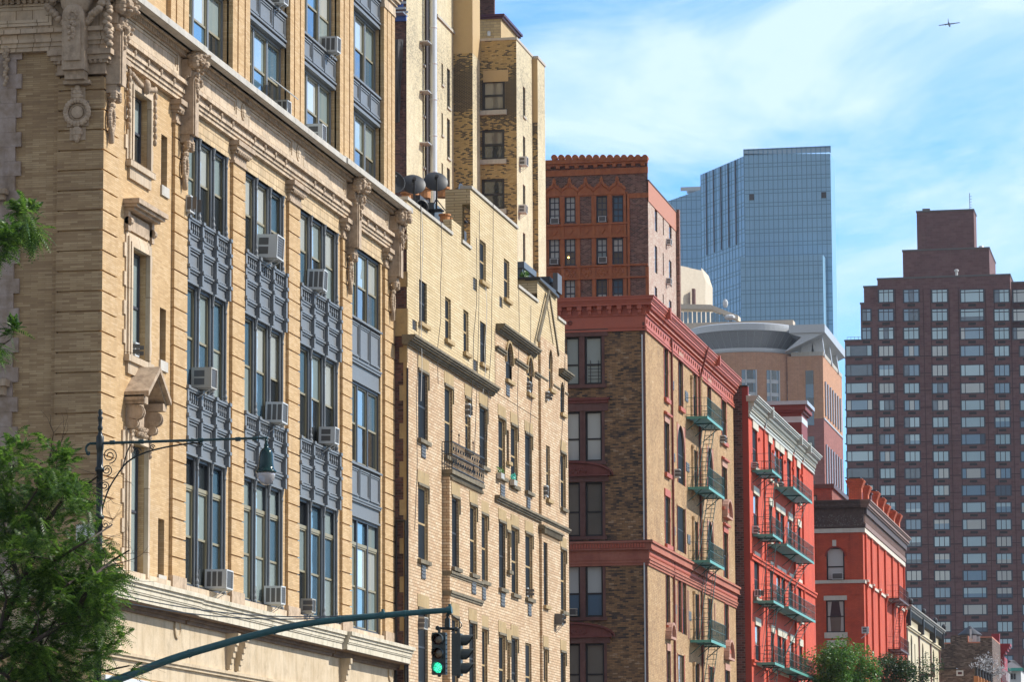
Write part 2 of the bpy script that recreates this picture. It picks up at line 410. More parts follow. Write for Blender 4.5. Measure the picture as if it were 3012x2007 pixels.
BAY = [(PIL[1][1], PIL[2][0]), (PIL[2][1], PIL[3][0]), (PIL[3][1], PIL[4][0]), (PIL[4][1], PIL[5][0])]
ST = 0.27   # brick strip between opening and next pilaster
BO = [(b[0], b[1]-ST) for b in BAY]
# --- walls (east): between corner pilaster and bay 1 is solid wall with the narrow stone window
wy0, wy1 = uy(388,900), uy(438,900); sy0, sy1 = uy(478), uy(496)
q = zE
nar = [(wy0,wy1,q(394,475),q(394,262)), (wy0,wy1,q(394,1050),q(394,728)), (wy0,wy1,q(388,1690),q(388,1300))]
sml = [(sy0,sy1,q(478,540),q(478,388)), (sy0,sy1,q(478,1058),q(478,902)), (sy0,sy1,q(470,1690),q(470,1523)), ]
g = G(); FWf = FE(FW)
holes = nar+sml+[(b[0],b[1],ZW0,Zopen) for b in BO]
FWf.wall(g, Y0+.1, Y1-.02, Zl1, Zarc0, holes, 0.2)
g2 = G()
# side facing the camera
xs0 = s(163,900,Y0)[0]; xs1 = s(53,900,Y0)[0]
g2.box(-60, xs0, Y0+0.12, Y0+0.4, Zl1, Zarc0)
# upper storeys
FU = F-0.10; Yu1 = uy(1151,300,FU); Ztop = Zled1+14
Zs1, Zs0 = eZ(886,83,FU), eZ(886,179,FU); hs = Zs1-Zs0
UP = [(uy(400,200,FU)-1.6,uy(440,200,FU)),(uy(672,200,FU)-4.8-1.25,uy(542,200,FU)),(uy(672,200,FU),uy(723,200,FU)),(uy(842,200,FU),uy(884,200,FU)),(uy(989,200,FU),uy(1029,200,FU)),(uy(1119,200,FU),Yu1)]
UB = [(UP[i][1],UP[i+1][0]) for i in range(1,5)]
UF = FE(FU); uh = []
fl = Zs1-Zs0+ (Zs0-Zled1)   # storey height
for b in UB:
    z = Zled1+0.12
    uh += [(b[0],b[1],z,Zs1+2*(Zs0-z)+hs)]
UF.wall(g, Y0+.1, Yu1, Zled1, Ztop, uh, 0.3)
g.box(-60, FU-0.35, Yu1-.3, Yu1-.002, Zled1, Ztop)         # north side
g.box(-60, FW-0.35, Y1-.35, Y1-.05, 0, Zled0)
g.box(-60, FU-.35, Y0+.3, Yu1-.35, Ztop-.4, Ztop-.1)
obj('wall', g, TAN, b1)
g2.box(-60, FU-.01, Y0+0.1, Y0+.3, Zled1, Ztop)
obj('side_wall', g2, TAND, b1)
# --- banded pilasters
zs = []; bandh = (q(302,820)-q(302,880))*1.0
def banded(g, fr, a0, a1, z0, z1, d, h):
    z = z0
    while z < z1-0.02:
        zt = min(z+h-0.04, z1); fr.box(g, a0, a1, -0.2, d, z, zt)
        if zt < z1: fr.box(g, a0+.03, a1-.03, -0.2, d-0.06, zt, min(zt+0.04, z1))
        z += h
for i, (a, b) in enumerate(PIL):
    g = G()
    if i == 0:
        z = Zl1+.45
        while z < Zarc0-.7:
            zt = min(z+bandh-.04, Zarc0-.7)
            g.box(xs0, F, Y0, b, z, zt); g.box(xs0+.05, F-.06, Y0+.06, b-.02, zt, zt+.04); z += bandh
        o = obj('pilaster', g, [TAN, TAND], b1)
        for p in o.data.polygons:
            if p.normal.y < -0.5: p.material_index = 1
    else:
        banded(g, E, a, b, Zl1+.45, Zarc0-.62, 0, bandh); obj('pilaster', g, TAN, b1)
    # stone foot and capital
    g = G()
    if i == 0: g.box(xs0-.04, F+.03, Y0-.03, b+.03, Zl1, Zl1+.45)
    else: g.box(F-.2, F+.03, a-.03, b+.03, Zl1, Zl1+.45)
    zc = Zarc0-.62
    for k, (dz, dd) in enumerate(((.07,.05),(.2,.02),(.07,.09),(.12,.15),(.13,.22))):
        if i == 0: g.box(xs0-dd, F+dd, Y0-dd, b+dd, zc, zc+dz)
        else: g.box(F-.2, F+dd, a-dd, b+dd, zc, zc+dz)
        zc += dz
    n = 7 if i else 5
    for k in range(n):   # leaf rolls under the capital
        y = a+(b-a)*(k+.5)/n; g.ell((F+.1, y, zc-.27), .06, (b-a)/n*.42, .08, 6, 4)
    if i == 0:
        for k in range(9):
            x = xs0+(F-xs0)*(k+.5)/9; g.ell((x, Y0-.1, zc-.27), (F-xs0)/9*.42, .06, .08, 6, 4)
    obj('capital', g, TERRAG, b1)
# stone sills band above the lower ledge
g = G()
for b in [(PIL[0][1],PIL[1][0])]+BAY: g.box(F-.25, F-.02, b[0]+.03, b[1]-.03, Zl1, ZW0)
obj('base_course', g, TERRA, b1)
# quoin blocks and stained panels on the side
g = G(); z = Zl1; k = 0
while z < Zarc0-.1:
    zt = z+.36; g.box(-60, xs1-(.0 if k % 2 else .14), Y0+.04, Y0+.12, z+.004, min(zt,Zarc0)); z = zt; k += 1
obj('quoin', g, stone('mottled_quoin_stone', (0.26,0.19,0.13), (0.46,0.38,0.34), stain=.3, ns=2.7), b1)
# --- entablature bands wrapping the corner
def lband(g, z0, z1, d, ye=None):
    ye = Y1 if ye is None else ye
    g.box(F-.3, F+d, Y0-d, ye, z0, z1); g.box(-60, F-.3, Y0-d, Y0+.3, z0, z1)
g = G()
h3 = (Zarc1-Zarc0)
lband(g, Zarc0, Zarc0+h3*.35, .06); lband(g, Zarc0+h3*.35, Zarc0+h3*.7, .10); lband(g, Zarc0+h3*.7, Zarc1, .15)
lband(g, Zarc1, Zegg0, .11); lband(g, Zegg0, Zegg1, .22)
obj('architrave', g, TERRAV, b1)
g = G(); n = 0
y = Y0
while y < Y1:    # dentils
    g.box(F, F+.19, y, y+.075, Zden1-.20, Zden1-.07); y += .15
x = F
while x > -36: g.box(x-.075, x, Y0-.19, Y0, Zden1-.20, Zden1-.07); x -= .15
y = Y0+.1
while y < Y1:    # leaf drips under the egg band
    g.box(F+.13, F+.15, y, y+.05, Zegg0-.045, Zegg0); y += .12
obj('dentil_course', g, TERRAG, b1)
g = G(); lband(g, Zegg1, Zfr1, .05); lband(g, Zfr1, Zden1-.07, .10); lband(g, Zden1-.07, Zden1, .26); lband(g, Zden1, Zled0, .34)
obj('frieze', g, TERRAV, b1)
g = G()
# rosettes hanging on the architrave
y = Y0+.9
while y < Y1-.3:
    if all(not(p[0]-.2 < y < p[1]+.35) for p in PIL):
        g.ell((F+.15,y,Zarc1+.03),.05,.06,.09,8,5); g.ell((F+.13,y,Zarc1-.07),.04,.04,.07,8,5)
    y += 1.15
obj('rosette', g, TERRAG, b1)
def panelframe(g, fr, a0, a1, z0, z1, d, w=.07, pr=.05):
    for k, (ww, pp) in enumerate(((0,pr),(w*1.3,pr*.5))):
        A0, A1, Z0, Z1 = a0+ww, a1-ww, z0+ww, z1-ww
        fr.box(g, A0, A1, d, d+pp, Z1-w, Z1); fr.box(g, A0, A1, d, d+pp, Z0, Z0+w)
        fr.box(g, A0, A0+w, d, d+pp, Z0+w, Z1-w); fr.box(g, A1-w, A1, d, d+pp, Z0+w, Z1-w)
g = G(); fz0, fz1 = Zegg1+.1, Zfr1-.03
for b in [(PIL[0][1]+.1,PIL[1][0]-.1)]+[(b[0]+.0,b[1]+.0) for b in BAY]: panelframe(g, E, b[0], b[1], fz0, fz1, .05)
for i in (2,3):     # piers of the frieze with oval medallions
    a, b = PIL[i]; E.box(g, a+.0, b-.0, .05, .09, Zegg1, Zfr1)
    g.lathe((F+.09,(a+b)/2,(fz0+fz1)/2), [(.23,0),(.23,.03),(.18,.035),(.16,.015),(.15,.05)], 16, (1,0,0))
for k in range(4):
    x1 = xs0-.15-k*2.3; panelframe(g, S_, x1-1.9, x1, fz0, fz1, .05)
for sx, sy in ((1,0),):
    pass
obj('frieze_panel', g, TERRA, b1)
# ledges
g = G()
cut = [Y0-.55, uy(606,170,F+.55), uy(1024,480,F+.6), Y1+.05]
pr = [.60,.55,.60]
for k in range(3): g.box(F-.3, F+pr[k], cut[k], cut[k+1], Zled0, Zled1); g.box(F-.3, F+pr[k]-.08, cut[k]+.02*(k==0), cut[k+1]-.02*(k==2), Zled1, Zled1+.06)
g.box(-60, F-.3, Y0-.6, Y0+.3, Zled0, Zled1)
obj('upper_ledge', g, LEDGE, b1)
g = G()
seg = [(Y0-.6, uy(607,1760,F+.6), .60), (uy(607,1760,F+.6), uy(1022,1868,F+.52), .52), (uy(1022,1868,F+.52)+.02, Y1+.05, .66)]
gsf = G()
for a, b, p in seg:
    for z0, z1, dp in ((Zl0,Zl1,0),(Zl0-.09,Zl0,-.06),(Zl0-.2,Zl0-.09,-.10),(Zl0-.24,Zl0-.2,-.12),(Zl0-.42,Zl0-.24,-.15)):
        g.box(F-.3, F+p+dp, a, b+(dp*.5 if b > Y1 else 0), z0, z1)
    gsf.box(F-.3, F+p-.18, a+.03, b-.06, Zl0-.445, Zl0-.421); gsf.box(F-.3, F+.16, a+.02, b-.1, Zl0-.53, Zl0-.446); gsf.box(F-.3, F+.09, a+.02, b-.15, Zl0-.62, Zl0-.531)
for z0, z1, dp in ((Zl0,Zl1,0),(Zl0-.2,Zl0,-.1),(Zl0-.4,Zl0-.2,-.17)): g.box(-60, F-.3, Y0-.6-dp, Y0+.3, z0, z1)
obj('lower_ledge', g, LEDGEG, b1); obj('ledge_soffit', gsf, stone('shade_brown_soffit_stone', (.13,.08,.05), (.22,.15,.095), (.04,.03,.02), .5), b1)  # brown soffit stone, deepened to carry the shade under the ledge
g = G(); zf = Zl0-.62
g.box(F-.4, F, Y0, Y1-.15, zf-1.0, zf); g.box(-60, F-.4, Y0, Y0+.3, zf-1.0, zf)
g.box(F-.4, F+.10, Y0-.1, Y1-.05, zf-1.08, zf-1.0); g.box(F-.4, F+.05, Y0-.05, Y1-.05, zf-1.16, zf-1.08)
g.box(F-.4, F-.03, Y0, Y1-.15, zf-1.55, zf-1.16)
for u in (519, 1019, 1146):
    y, z = e(u, 1850 if u < 900 else (1957 if u < 1100 else 1982), F); g.lathe((F-.001,y,z), [(.27,0),(.27,.05),(.21,.06),(.2,.03)], 20, (1,0,0))
for u in (668, 694, 1002):
    y = uy(u,1880)
    for k in range(6): g.box(F, F+.34-.045*k, y-.12, y+.12, zf-.16*(k+1), zf-.16*k)
for a, b in ((uy(700,1950),uy(980,1950)),): panelframe(g, E, a, b, zf-2.2, zf-1.25, -.02, .06, .05)
g.box(F-.4, F-.03, uy(662,1950), Y1-.15, zf-3.2, zf-1.55)
obj('lower_frieze', g, stone('cream_limestone', (0.50,0.39,0.25), (0.62,0.51,0.36), (0.20,0.15,0.09), .55, streak=.5), b1)
g = G(); g.box(F-.3, F+.09, Y0+.3, uy(800,1990), zf-1.82, zf-1.62)
obj('white_sill_band', g, paint('white_painted_band', (0.62,0.64,0.66), .5, 0, .4, (.4,.4,.4)), b1)
g = G(); g.box(F-.4, F-.05, Y0, uy(662,1950), 0, zf-1.55); g.box(F-.4, F-.05, uy(662,1950), Y1-.15, 0, zf-3.2); g.box(-60, F-.4, Y0, Y0+.3, 0, zf-1.0)
obj('base_wall', g, TAN, b1)
# --- lintels over the bays (plain stone)
g = G()
for b in BO: g.box(FW-.18, FW+.03, b[0], b[1]+ST, Zopen, Zarc0)
obj('lintel', g, stone('ochre_stone_lintel', (0.50,0.36,0.20), (0.62,0.48,0.30), joints=(.5,.22), stain=.25), b1)
# --- lower bays
PALE = [GP, GB, GP, GD, GP]
def fluted(g, fr, a, d, z0, z1):
    fr.box(g, a-.05, a+.05, d-.02, d+.02, z0, z1)
    c = fr.p(a, d+.06, 0)
    g.lathe((c.x,c.y,z0), [(.075,0),(.075,.07),(.05,.1),(.065,.18),(.04,.26),(.05,.34),(.035,.42),(.033,z1-z0-.35),(.05,z1-z0-.3),(.035,z1-z0-.22),(.06,z1-z0-.08),(.075,z1-z0)], 8)
def iron_spandrel(par, fr, a0, a1, z0, z1):
    g = G(); H = z1-z0; n = 3; w = (a1-a0)/n; d = .0
    fr.box(g, a0, a1, -.2, .02, z0, z1)
    for zz0, zz1, p in ((.97,1.0,.13),(.94,.97,.10),(.745,.765,.08),(.70,.745,.05),(.53,.57,.12),(.50,.53,.09),(.205,.235,.10),(.17,.205,.06),(.0,.04,.06)):
        fr.box(g, a0, a1, .02, p, z0+H*zz0, z0+H*zz1)
    for k in range(n+1):
        a = min(max(a0+w*k, a0+.07), a1-.07)
        fr.box(g, a-.07, a+.07, .02, .15, z0+H*.02, z0+H*.99)
        for zz in (.96,.72,.54,.2): fr.box(g, a-.1, a+.1, .02, .19, z0+H*zz, z0+H*(zz+.05))
    for k in range(n):
        A0, A1 = a0+w*k+.1, a0+w*(k+1)-.1
        fr.box(g, A0+.02, A1-.02, .02, .055, z0+H*.26, z0+H*.285); fr.box(g, A0+.02, A1-.02, .02, .055, z0+H*.46, z0+H*.485)
        fr.box(g, A0+.02, A0+.05, .02, .055, z0+H*.285, z0+H*.46); fr.box(g, A1-.05, A1-.02, .02, .055, z0+H*.285, z0+H*.46)
        m = 6
        for j in range(m):
            aa = A0+(A1-A0)*(j+.5)/m
            fr.box(g, aa-.028, aa+.028, .02, .07, z0+H*.785, z0+H*.92)
            c = fr.p(aa, .06, z0+H*.85); g.ell(c, .03, .055, .06, 6, 4)
    return obj('spandrel', g, IRON, par)
def bigwin(par, fr, a0, a1, z0, z1, d, n, fm, sm, trans=0, cols=False, seed=0, extra=0.0, tz=.78):
    rs = random.Random(seed); w = (a1-a0)/n; g = G(); t = .05
    fr.box(g, a0, a0+.07, d, d+.12, z0, z1); fr.box(g, a1-.07, a1, d, d+.12, z0, z1)
    fr.box(g, a0+.07, a1-.07, d, d+.12, z1-.08, z1); fr.box(g, a0+.07, a1-.07, d, d+.12, z0, z0+.08)
    for k in range(1, n): fr.box(g, a0+w*k-.07, a0+w*k+.07, d, d+.10, z0+.08, z1-.08)
    W = obj('window', g, fm, par)
    for k in range(n):
        A0, A1 = a0+w*k+.07, a0+w*(k+1)-.07; Z0, Z1 = z0+.08, z1-.08
        tops = [(Z0, Z1)]
        if trans: tz_ = Z0+(Z1-Z0)*tz; tops = [(Z0,tz_-.05),(tz_+.05,Z1)]
        p = G(); sg = G(); ms = [rs.choice([GP,GB,GP,GW]), rs.choice([GP,GD,GB,GP,GD])]
        for j, (q0, q1) in enumerate(tops):
            zm = (q0+q1)/2 if j == 0 else q1
            p.mi = 0 if j == 0 else 1
            if j == 0:
                fr.quad(p, A0, A1, zm, q1, d+.02); p.mi = 1; fr.quad(p, A0, A1, q0, zm, d+.02)
                for (x0,x1,y0_,y1_) in ((A0,A0+.03,q0,q1),(A1-.05,A1,q0,q1),(A0+.03,A1-.05,q0,q0+.05),(A0+.03,A1-.05,q1-.05,q1)): fr.box(sg, x0, x1, d+.02, d+.07, y0_, y1_)
                fr.box(sg, A0+.03, A1-.05, d+.02, d+.06, zm-.03, zm+.03)
            else:
                fr.quad(p, A0, A1, q0, q1, d+.02)
                fr.box(sg, A0, A1, d+.02, d+.09, q0-.1, q0)
        obj('pane', p, ms, W); obj('sash', sg, sm, W)
    if cols:
        cg = G()
        for k in range(0, n+1):
            a = min(max(a0+w*k, a0+.09), a1-.09)
            fluted(cg, fr, a, d+.12, z0, z1)
            for q_ in (-.11, .11):
                if 0 < k < n or (k == 0 and q_ > 0) or (k == n and q_ < 0): fr.box(cg, a+q_-.02, a+q_+.02, d+.11, d+.15, z0, z1)
        obj('colonnette', cg, IRON, W)
    return W
FIf = FE(FI)
for i, b in enumerate(BO):
    a0, a1 = b
    if i < 3:
        bigwin(b1, FIf, a0, a1, ZA1, Zopen, 0, 3, IROND, SASH, 0, True, 10+i)
        bigwin(b1, FIf, a0, a1, ZB1, ZA0, 0, 3, IROND, SASH, 0, True, 20+i)
        bigwin(b1, FIf, a0, a1, ZW0, ZB0, 0, 3, IROND, SASH, 1, True, 30+i)
        FSp = FE(F-.12)
        iron_spandrel(b1, FSp, a0, a1, ZA0, ZA1); iron_spandrel(b1, FSp, a0, a1, ZB0, ZB1)
    else:
        z = {k: q(1038, v) for k, v in dict(t=712,a1=925,a0=1112,b1=1356,b0=1514,w=1840).items()}
        bigwin(b1, FIf, a0, a1, z['a1'], Zopen, 0, 3, IROND, SASH, 0, False, 50)
        bigwin(b1, FIf, a0, a1, z['b1'], z['a0'], 0, 3, IROND, SASH, 0, False, 51)
        bigwin(b1, FIf, a0, a1, ZW0, z['b0'], 0, 3, IROND, SASH, 1, False, 52)
        g = G(); P = FE(F-.14)
        for z0, z1 in ((z['a0'],z['a1']),(z['b0'],z['b1'])):
            H = z1-z0; P.box(g, a0, a1, -.15, .0, z0, z1); P.box(g, a0, a1, 0, .12, z1-.06, z1); P.box(g, a0, a1, 0, .07, z0+H*.28, z0+H*.32); P.box(g, a0, a1, 0, .1, z0+H*.32, z0+H*.35); P.box(g, a0, a1, 0, .05, z0, z0+.06)
            w = (a1-a0)/3
            for k in range(3): panelframe(g, P, a0+w*k+.06, a0+w*(k+1)-.06, z0+H*.4, z1-.12, 0, .04, .05)
            obj('spandrel', g, IRON, b1); g = G()
# --- narrow windows with stone surrounds
for k, h in enumerate(nar):
    window(b1, FWf, h[0], h[1], h[2], h[3], -.2, IROND, GP, [GD,GP,GP][k], .07, .5, sm=None)
    g = G(); a0, a1, z0, z1 = h
    for w_, p in ((.34,.04),(.24,.09),(.12,.12)):
        FWf.box(g, a0-w_, a0-w_+.12, 0, p, z0, z1+w_); FWf.box(g, a1+w_-.12, a1+w_, 0, p, z0, z1+w_)
        FWf.box(g, a0-w_+.12, a1+w_-.12, 0, p, z1+w_-.12, z1+w_)
    zz = z0-.1; j = 0
    while zz < z1+.3:
        if j % 2: FWf.box(g, a0-.5, a0-.34, 0, .045, zz, zz+.34); FWf.box(g, a1+.34, a1+.44, 0, .045, zz, zz+.34)
        zz += .36; j += 1
    if k < 2: FWf.box(g, a0-.35, a1+.35, 0, .14, z0-.16, z0); FWf.box(g, a0-.2, a1+.2, 0, .07, z0-.45, z0-.16)
    g2 = G()
    if k == 0:      # carved festoon
        for t in range(16):
            x = t/15; yy = a0-.25+(a1-a0+.5)*x; g2.ell((FW+.12, yy, z1+.32-.12*math.sin(math.pi*x)), .07, .07, .08, 6, 4)
        for sd in (a0-.42, a1+.38):
            for t in range(9): g2.ell((FW+.1, sd+.03*math.sin(t*2), z1+.35-t*.17), .06, .07*(1-t*.05), .1, 6, 4)
        g2.ell((FW+.2,(a0+a1)/2,z1+.2),.12,.13,.2,8,5)
    if k == 1:      # hood on consoles
        FWf.box(g2, a0-.55, a1+.55, 0, .42, z1+1.0, z1+1.12); FWf.box(g2, a0-.5, a1+.5, 0, .35, z1+.93, z1+1.0); FWf.box(g2, a0-.42, a1+.42, 0, .25, z1+.86, z1+.93)
        for sd in (a0-.3, a1+.3): g2.lathe((FW+.09, sd-.1, z1+.6), [(.1,0),(.1,.2)], 10, (0,1,0)); FWf.box(g2, sd-.1, sd+.1, 0, .1, z1+.35, z1+.86)
        FWf.box(g2, a0-.1, a1+.1, 0, .06, z1+.4, z1+.8)
    if k == 2:      # pediment on scrolls
        ac_, zb = (a0+a1)/2, q(368,1148); hw = 1.0
        for dd0, dd1, o_ in ((0,.62,0),(0,.5,.09)):
            P = FWf.p; zb_ = zb-o_
            for sg in (-1,1):
                g2.prism([P(ac_,dd0,zb_+.72),P(ac_+sg*hw,dd0,zb_+.0),P(ac_+sg*hw,dd0,zb_-.13),P(ac_,dd0,zb_+.58)], (dd1,0,0))
        FWf.box(g2, ac_-hw+.05, ac_-hw+.35, 0, .5, zb-.3, zb-.12); FWf.box(g2, ac_+hw-.35, ac_+hw-.05, 0, .5, zb-.3, zb-.12)
        for sd in (ac_-hw+.1, ac_+hw-.32):
            for r, zo, dd in ((.19,-.5,.26),(.12,-.78,.2)): g2.lathe((FW+dd, sd, zb+zo), [(r,0),(r,.03),(r*.8,.04),(r*.8,.16),(r,.17),(r,.22)], 14, (0,1,0))
            FWf.box(g2, sd+.02, sd+.2, 0, .2, zb-.9, zb-.3); 
            for t in range(5): g2.ell((FW+.12, sd+.11, zb-.95-.12*t), .07, .08-.01*t, .07, 6, 4)
        FWf.box(g2, ac_-.3, ac_+.3, 0, .12, zb-.75, zb-.15)
        for t in range(20): g2.ell((FW+.16, ac_-.36+.72*(t%10)/9, zb-.85-.12*(t//10)+.03*math.sin(t*2.3)), .07, .05, .06, 6, 4)
    obj('window_surround', g, TERRA, b1)
    if g2.v: obj('window_hood', g2, TERRAG, b1, k == 0)
for k, h in enumerate(sml):
    window(b1, FWf, h[0], h[1], h[2], h[3], -.2, IROND, GD, GD, .06, .5)
    g = G(); FWf.box(g, h[0]-.05, h[1]+.08, 0, .05, h[2]-.26, h[2]); obj('sill', g, LEDGE, b1)
# --- lion consoles, drops and wreaths
def console(fr, a, zh, zs1, zs0, zd, seed, w=.42):
    rs = random.Random(seed); g = G(); P = fr.p
    c = P(a, .42, zh-.28)
    def E_(a_, d_, z_, ra, rd, rz):
        p_ = P(a_, d_, z_)
        if abs(fr.D.x) > .5: g.ell(p_, rd, ra, rz, 8, 5)
        else: g.ell(p_, ra, rd, rz, 8, 5)
    E_(a, .40, zh-.34, .2, .24, .27); E_(a, .62, zh-.42, .11, .13, .1)
    for t in range(13):
        th = math.pi*(t/12)*1.25-math.pi*.125
        E_(a+.27*math.cos(th), .34+.05*rs.random(), zh-.36+.27*math.sin(th), .09, .16, .09)
    for t in range(10): E_(a-.2+.4*rs.random(), .52+.16*rs.random(), zh-.10-.45*rs.random(), .06, .07, .05)
    for t in range(12): E_(a-.24+.48*rs.random(), .2+.26*rs.random(), zh-.62-.5*rs.random(), .07, .09, .1)
    fr.box(g, a-.26, a+.26, .05, .3, zs1, zh-.3)
    H = zs1-zs0
    fr.box(g, a-w/2, a+w/2, .0, .36, zs0+.12*H, zs1); fr.box(g, a-w/2+.05, a+w/2-.05, .36, .4, zs0+.1*H, zs1-.05)
    g.lathe(P(a, .0, zs1) , [(w/2,0),(w/2,.36),(w/2-.05,.4)], 16, fr.D)
    fr.box(g, a-w/2+.04, a+w/2-.04, .0, .26, zs0, zs0+.12*H)
    for t in range(9): E_(a+.05*math.sin(t*2.1), .42, zs1+.1-.085*t, .09-.006*t, .05, .06)
    for t in range(7): E_(a+(-.22 if t%2 else .22)*(.8), .2, zs0+.02-.03*t, .08, .1, .06)
    L = zs0-zd
    E_(a, .1, zs0-.12*L, .1, .1, .09); E_(a, .1, zs0-.24*L, .13, .1, .09)
    cz = zs0-.52*L; R_ = .2*1.35
    for t in range(18):
        th = 2*math.pi*t/18; E_(a+R_*.62*math.cos(th), .1, cz+R_*math.sin(th), .065, .06, .075)
    E_(a, .06, cz, .1, .06, .16)
    for t in range(6): E_(a, .09, zs0-.78*L-.038*L*t, .11-.014*t, .08, .055)
    for t in range(26): E_(a-.3+.6*rs.random(), .15+.4*rs.random(), zh-.05-1.0*rs.random(), .035, .05, .045)
    return obj('lion_console', g, TERRAG, b1, False)
zh_, zs1_, zs0_, zd_ = zE(550,130,.3), zE(545,214,.3), zE(535,398,.3), zE(532,550,.1)
for i, a in enumerate([Y0+.33, (PIL[1][0]+PIL[1][1])/2, (PIL[4][0]+PIL[4][1])/2, (PIL[5][0]+PIL[5][1])/2]):
    console(E, a, zh_, zs1_, zs0_, zd_, i)
# the side's big cartouche, bracket and wreath
g = G(); xc = s(232,150,Y0)[0]; sz = lambda v: s(232, v, Y0)[1]
S_.box(g, xc-.27, xc+.27, .0, .5, sz(215), sz(55)); S_.box(g, xc-.2, xc+.2, .5, .56, sz(190), sz(75)); g.lathe(S_.p(xc,0,sz(55)), [(.27,0),(.27,.5),(.2,.56)], 18, (0,-1,0))
S_.box(g, xc-.24, xc+.24, .0, .36, sz(240), sz(215)); S_.box(g, xc-.33, xc+.33, .0, .2, sz(250), sz(240))
for t in range(8):
    th = 2*math.pi*t/8; g.ell(S_.p(xc+.1*math.cos(th), .57, sz(58)+.1*math.sin(th)), .05, .03, .05, 6, 4)
for t in range(9): g.ell(S_.p(xc+.07*math.sin(t*2.2), .56, sz(80)-.05*t), .09-.006*t, .06, .06, 6, 4)
for t in range(22):
    th = 2*math.pi*t/22; g.ell(S_.p(xc+.29*math.cos(th), .1, sz(331)+.29*math.sin(th)), .07, .07, .08, 6, 4)
g.lathe(S_.p(xc,0,sz(331)), [(.22,0),(.22,.05),(.17,.07),(.16,.04),(.15,.09),(.1,.1)], 20, (0,-1,0))
for dz, r in ((273,.13),(285,.16),(262,.08),(383,.12),(393,.15),(404,.09),(411,.06)): g.ell(S_.p(xc,.08,sz(dz)), r, .09, .09, 8, 5)
S_.box(g, xc-.27, xc+.27, 0, .03, sz(372), sz(297)); S_.box(g, xc-.2, xc+.2, 0, .03, sz(412), sz(375)); S_.box(g, xc-.18, xc+.18, 0, .03, sz(296), sz(257))
obj('bracket', g, TERRAG, b1, False)
g = G()
g.ell(S_.p(xc+.02,.3,sz(5)), .42, .22, .42, 12, 8)
rs = random.Random(3)
for t in range(34):
    th = math.pi+math.pi*1.25*(t/33)-.4; rr = .55+.16*rs.random(); g.ell(S_.p(xc+rr*math.cos(th), .2+.2*rs.random(), sz(8)+rr*.85*math.sin(th)), .11, .12, .09, 6, 4)
for t in range(16): g.ell(S_.p(xc+.75+.1*rs.random(), .25, sz(-20)-.09*t), .1, .12, .08, 6, 4)
obj('cartouche', g, TERRAG, b1, True)
g = G()      # leaf swag on the far left of the side
x = s(20,200,Y0)[0]
for t in range(13): g.ell(S_.p(x+.03*math.sin(t*2), .06, s(20,142,Y0)[1]-.075*t), .1-.004*t, .07, .06, 6, 4)
obj('swag', g, TERRAG, b1, True)
g = G(); xa = s(26,560,Y0)[0]; S_.box(g, xa-1.2, xa, 0, .3, s(10,575,Y0)[1], s(10,560,Y0)[1]); S_.box(g, xa-1.2, xa-.06, 0, .2, s(10,590,Y0)[1], s(10,575,Y0)[1])
xa = s(30,1130,Y0)[0]; S_.box(g, xa-1.2, xa, 0, .34, s(10,1140,Y0)[1], s(10,1120,Y0)[1]); S_.box(g, xa-1.2, xa-.08, 0, .22, s(10,1165,Y0)[1], s(10,1140,Y0)[1])
obj('window_hood', g, TERRAG, b1)
g = G(); x0_, z1_ = s(224,1545,Y0-.05); x1_, z0_ = s(277,1598,Y0-.05); S_.box(g, x0_, x1_, 0, .05, z0_, z1_); obj('wall_plate', g, WHITE, b1)
# --- upper storeys: pilasters with twin grooves, windows, panelled spandrels
for i, (a, b) in enumerate(UP):
    g = G(); w = b-a
    if w <= 0: continue
    cutz = [a, a+w*.26, a+w*.33, a+w*.67, a+w*.74, b]
    for k in (0,2,4): UF.box(g, cutz[k], cutz[k+1], -.05, .12, Zled1, Ztop)
    obj('pilaster', g, TAN, b1)
    g = G(); UF.box(g, a-.03, b+.03, 0, .17, Zled1, Zled1+.16); UF.box(g, a-.0, b+.0, 0, .15, Zled1+.16, Zled1+.22)
    if i == 5:
        zc = eZ(1140,40,FU)
        for dz, dd in ((.1,.15),(.25,.14),(.1,.2),(.12,.28),(.1,.34)): UF.box(g, a-.02-(dd-.15), b+dd-.12, 0, dd, zc, zc+dz); zc += dz
    obj('plinth', g, TERRA, b1)
for i, (a, b) in enumerate(UB):
    z = Zled1+.12; h = Zs0-z
    for k in range(3):
        zb = z+k*(h+hs); bigwin(b1, UF, a, b, zb, zb+h, -.28, 3, IRON, SASH, 0, False, 80+i*5+k)
        if k: 
            g = G(); z0, z1 = zb-hs, zb; P = UF
            P.box(g, a, b, -.3, -.05, z0, z1); P.box(g, a, b, -.05, .04, z1-.07, z1); P.box(g, a, b, -.05, .03, z0+hs*.16, z0+hs*.22); P.box(g, a, b, -.05, .0, z0+.0, z0+hs*.1)
            w = (b-a)/3
            for j in range(3): panelframe(g, P, a+w*j+.06, a+w*(j+1)-.06, z0+hs*.28, z1-.12, -.05, .045, .05)
            obj('spandrel', g, IRON, b1)
    g = G(); UF.box(g, a, b, -.3, .02, Zled1, z); obj('sill', g, LEDGE, b1)
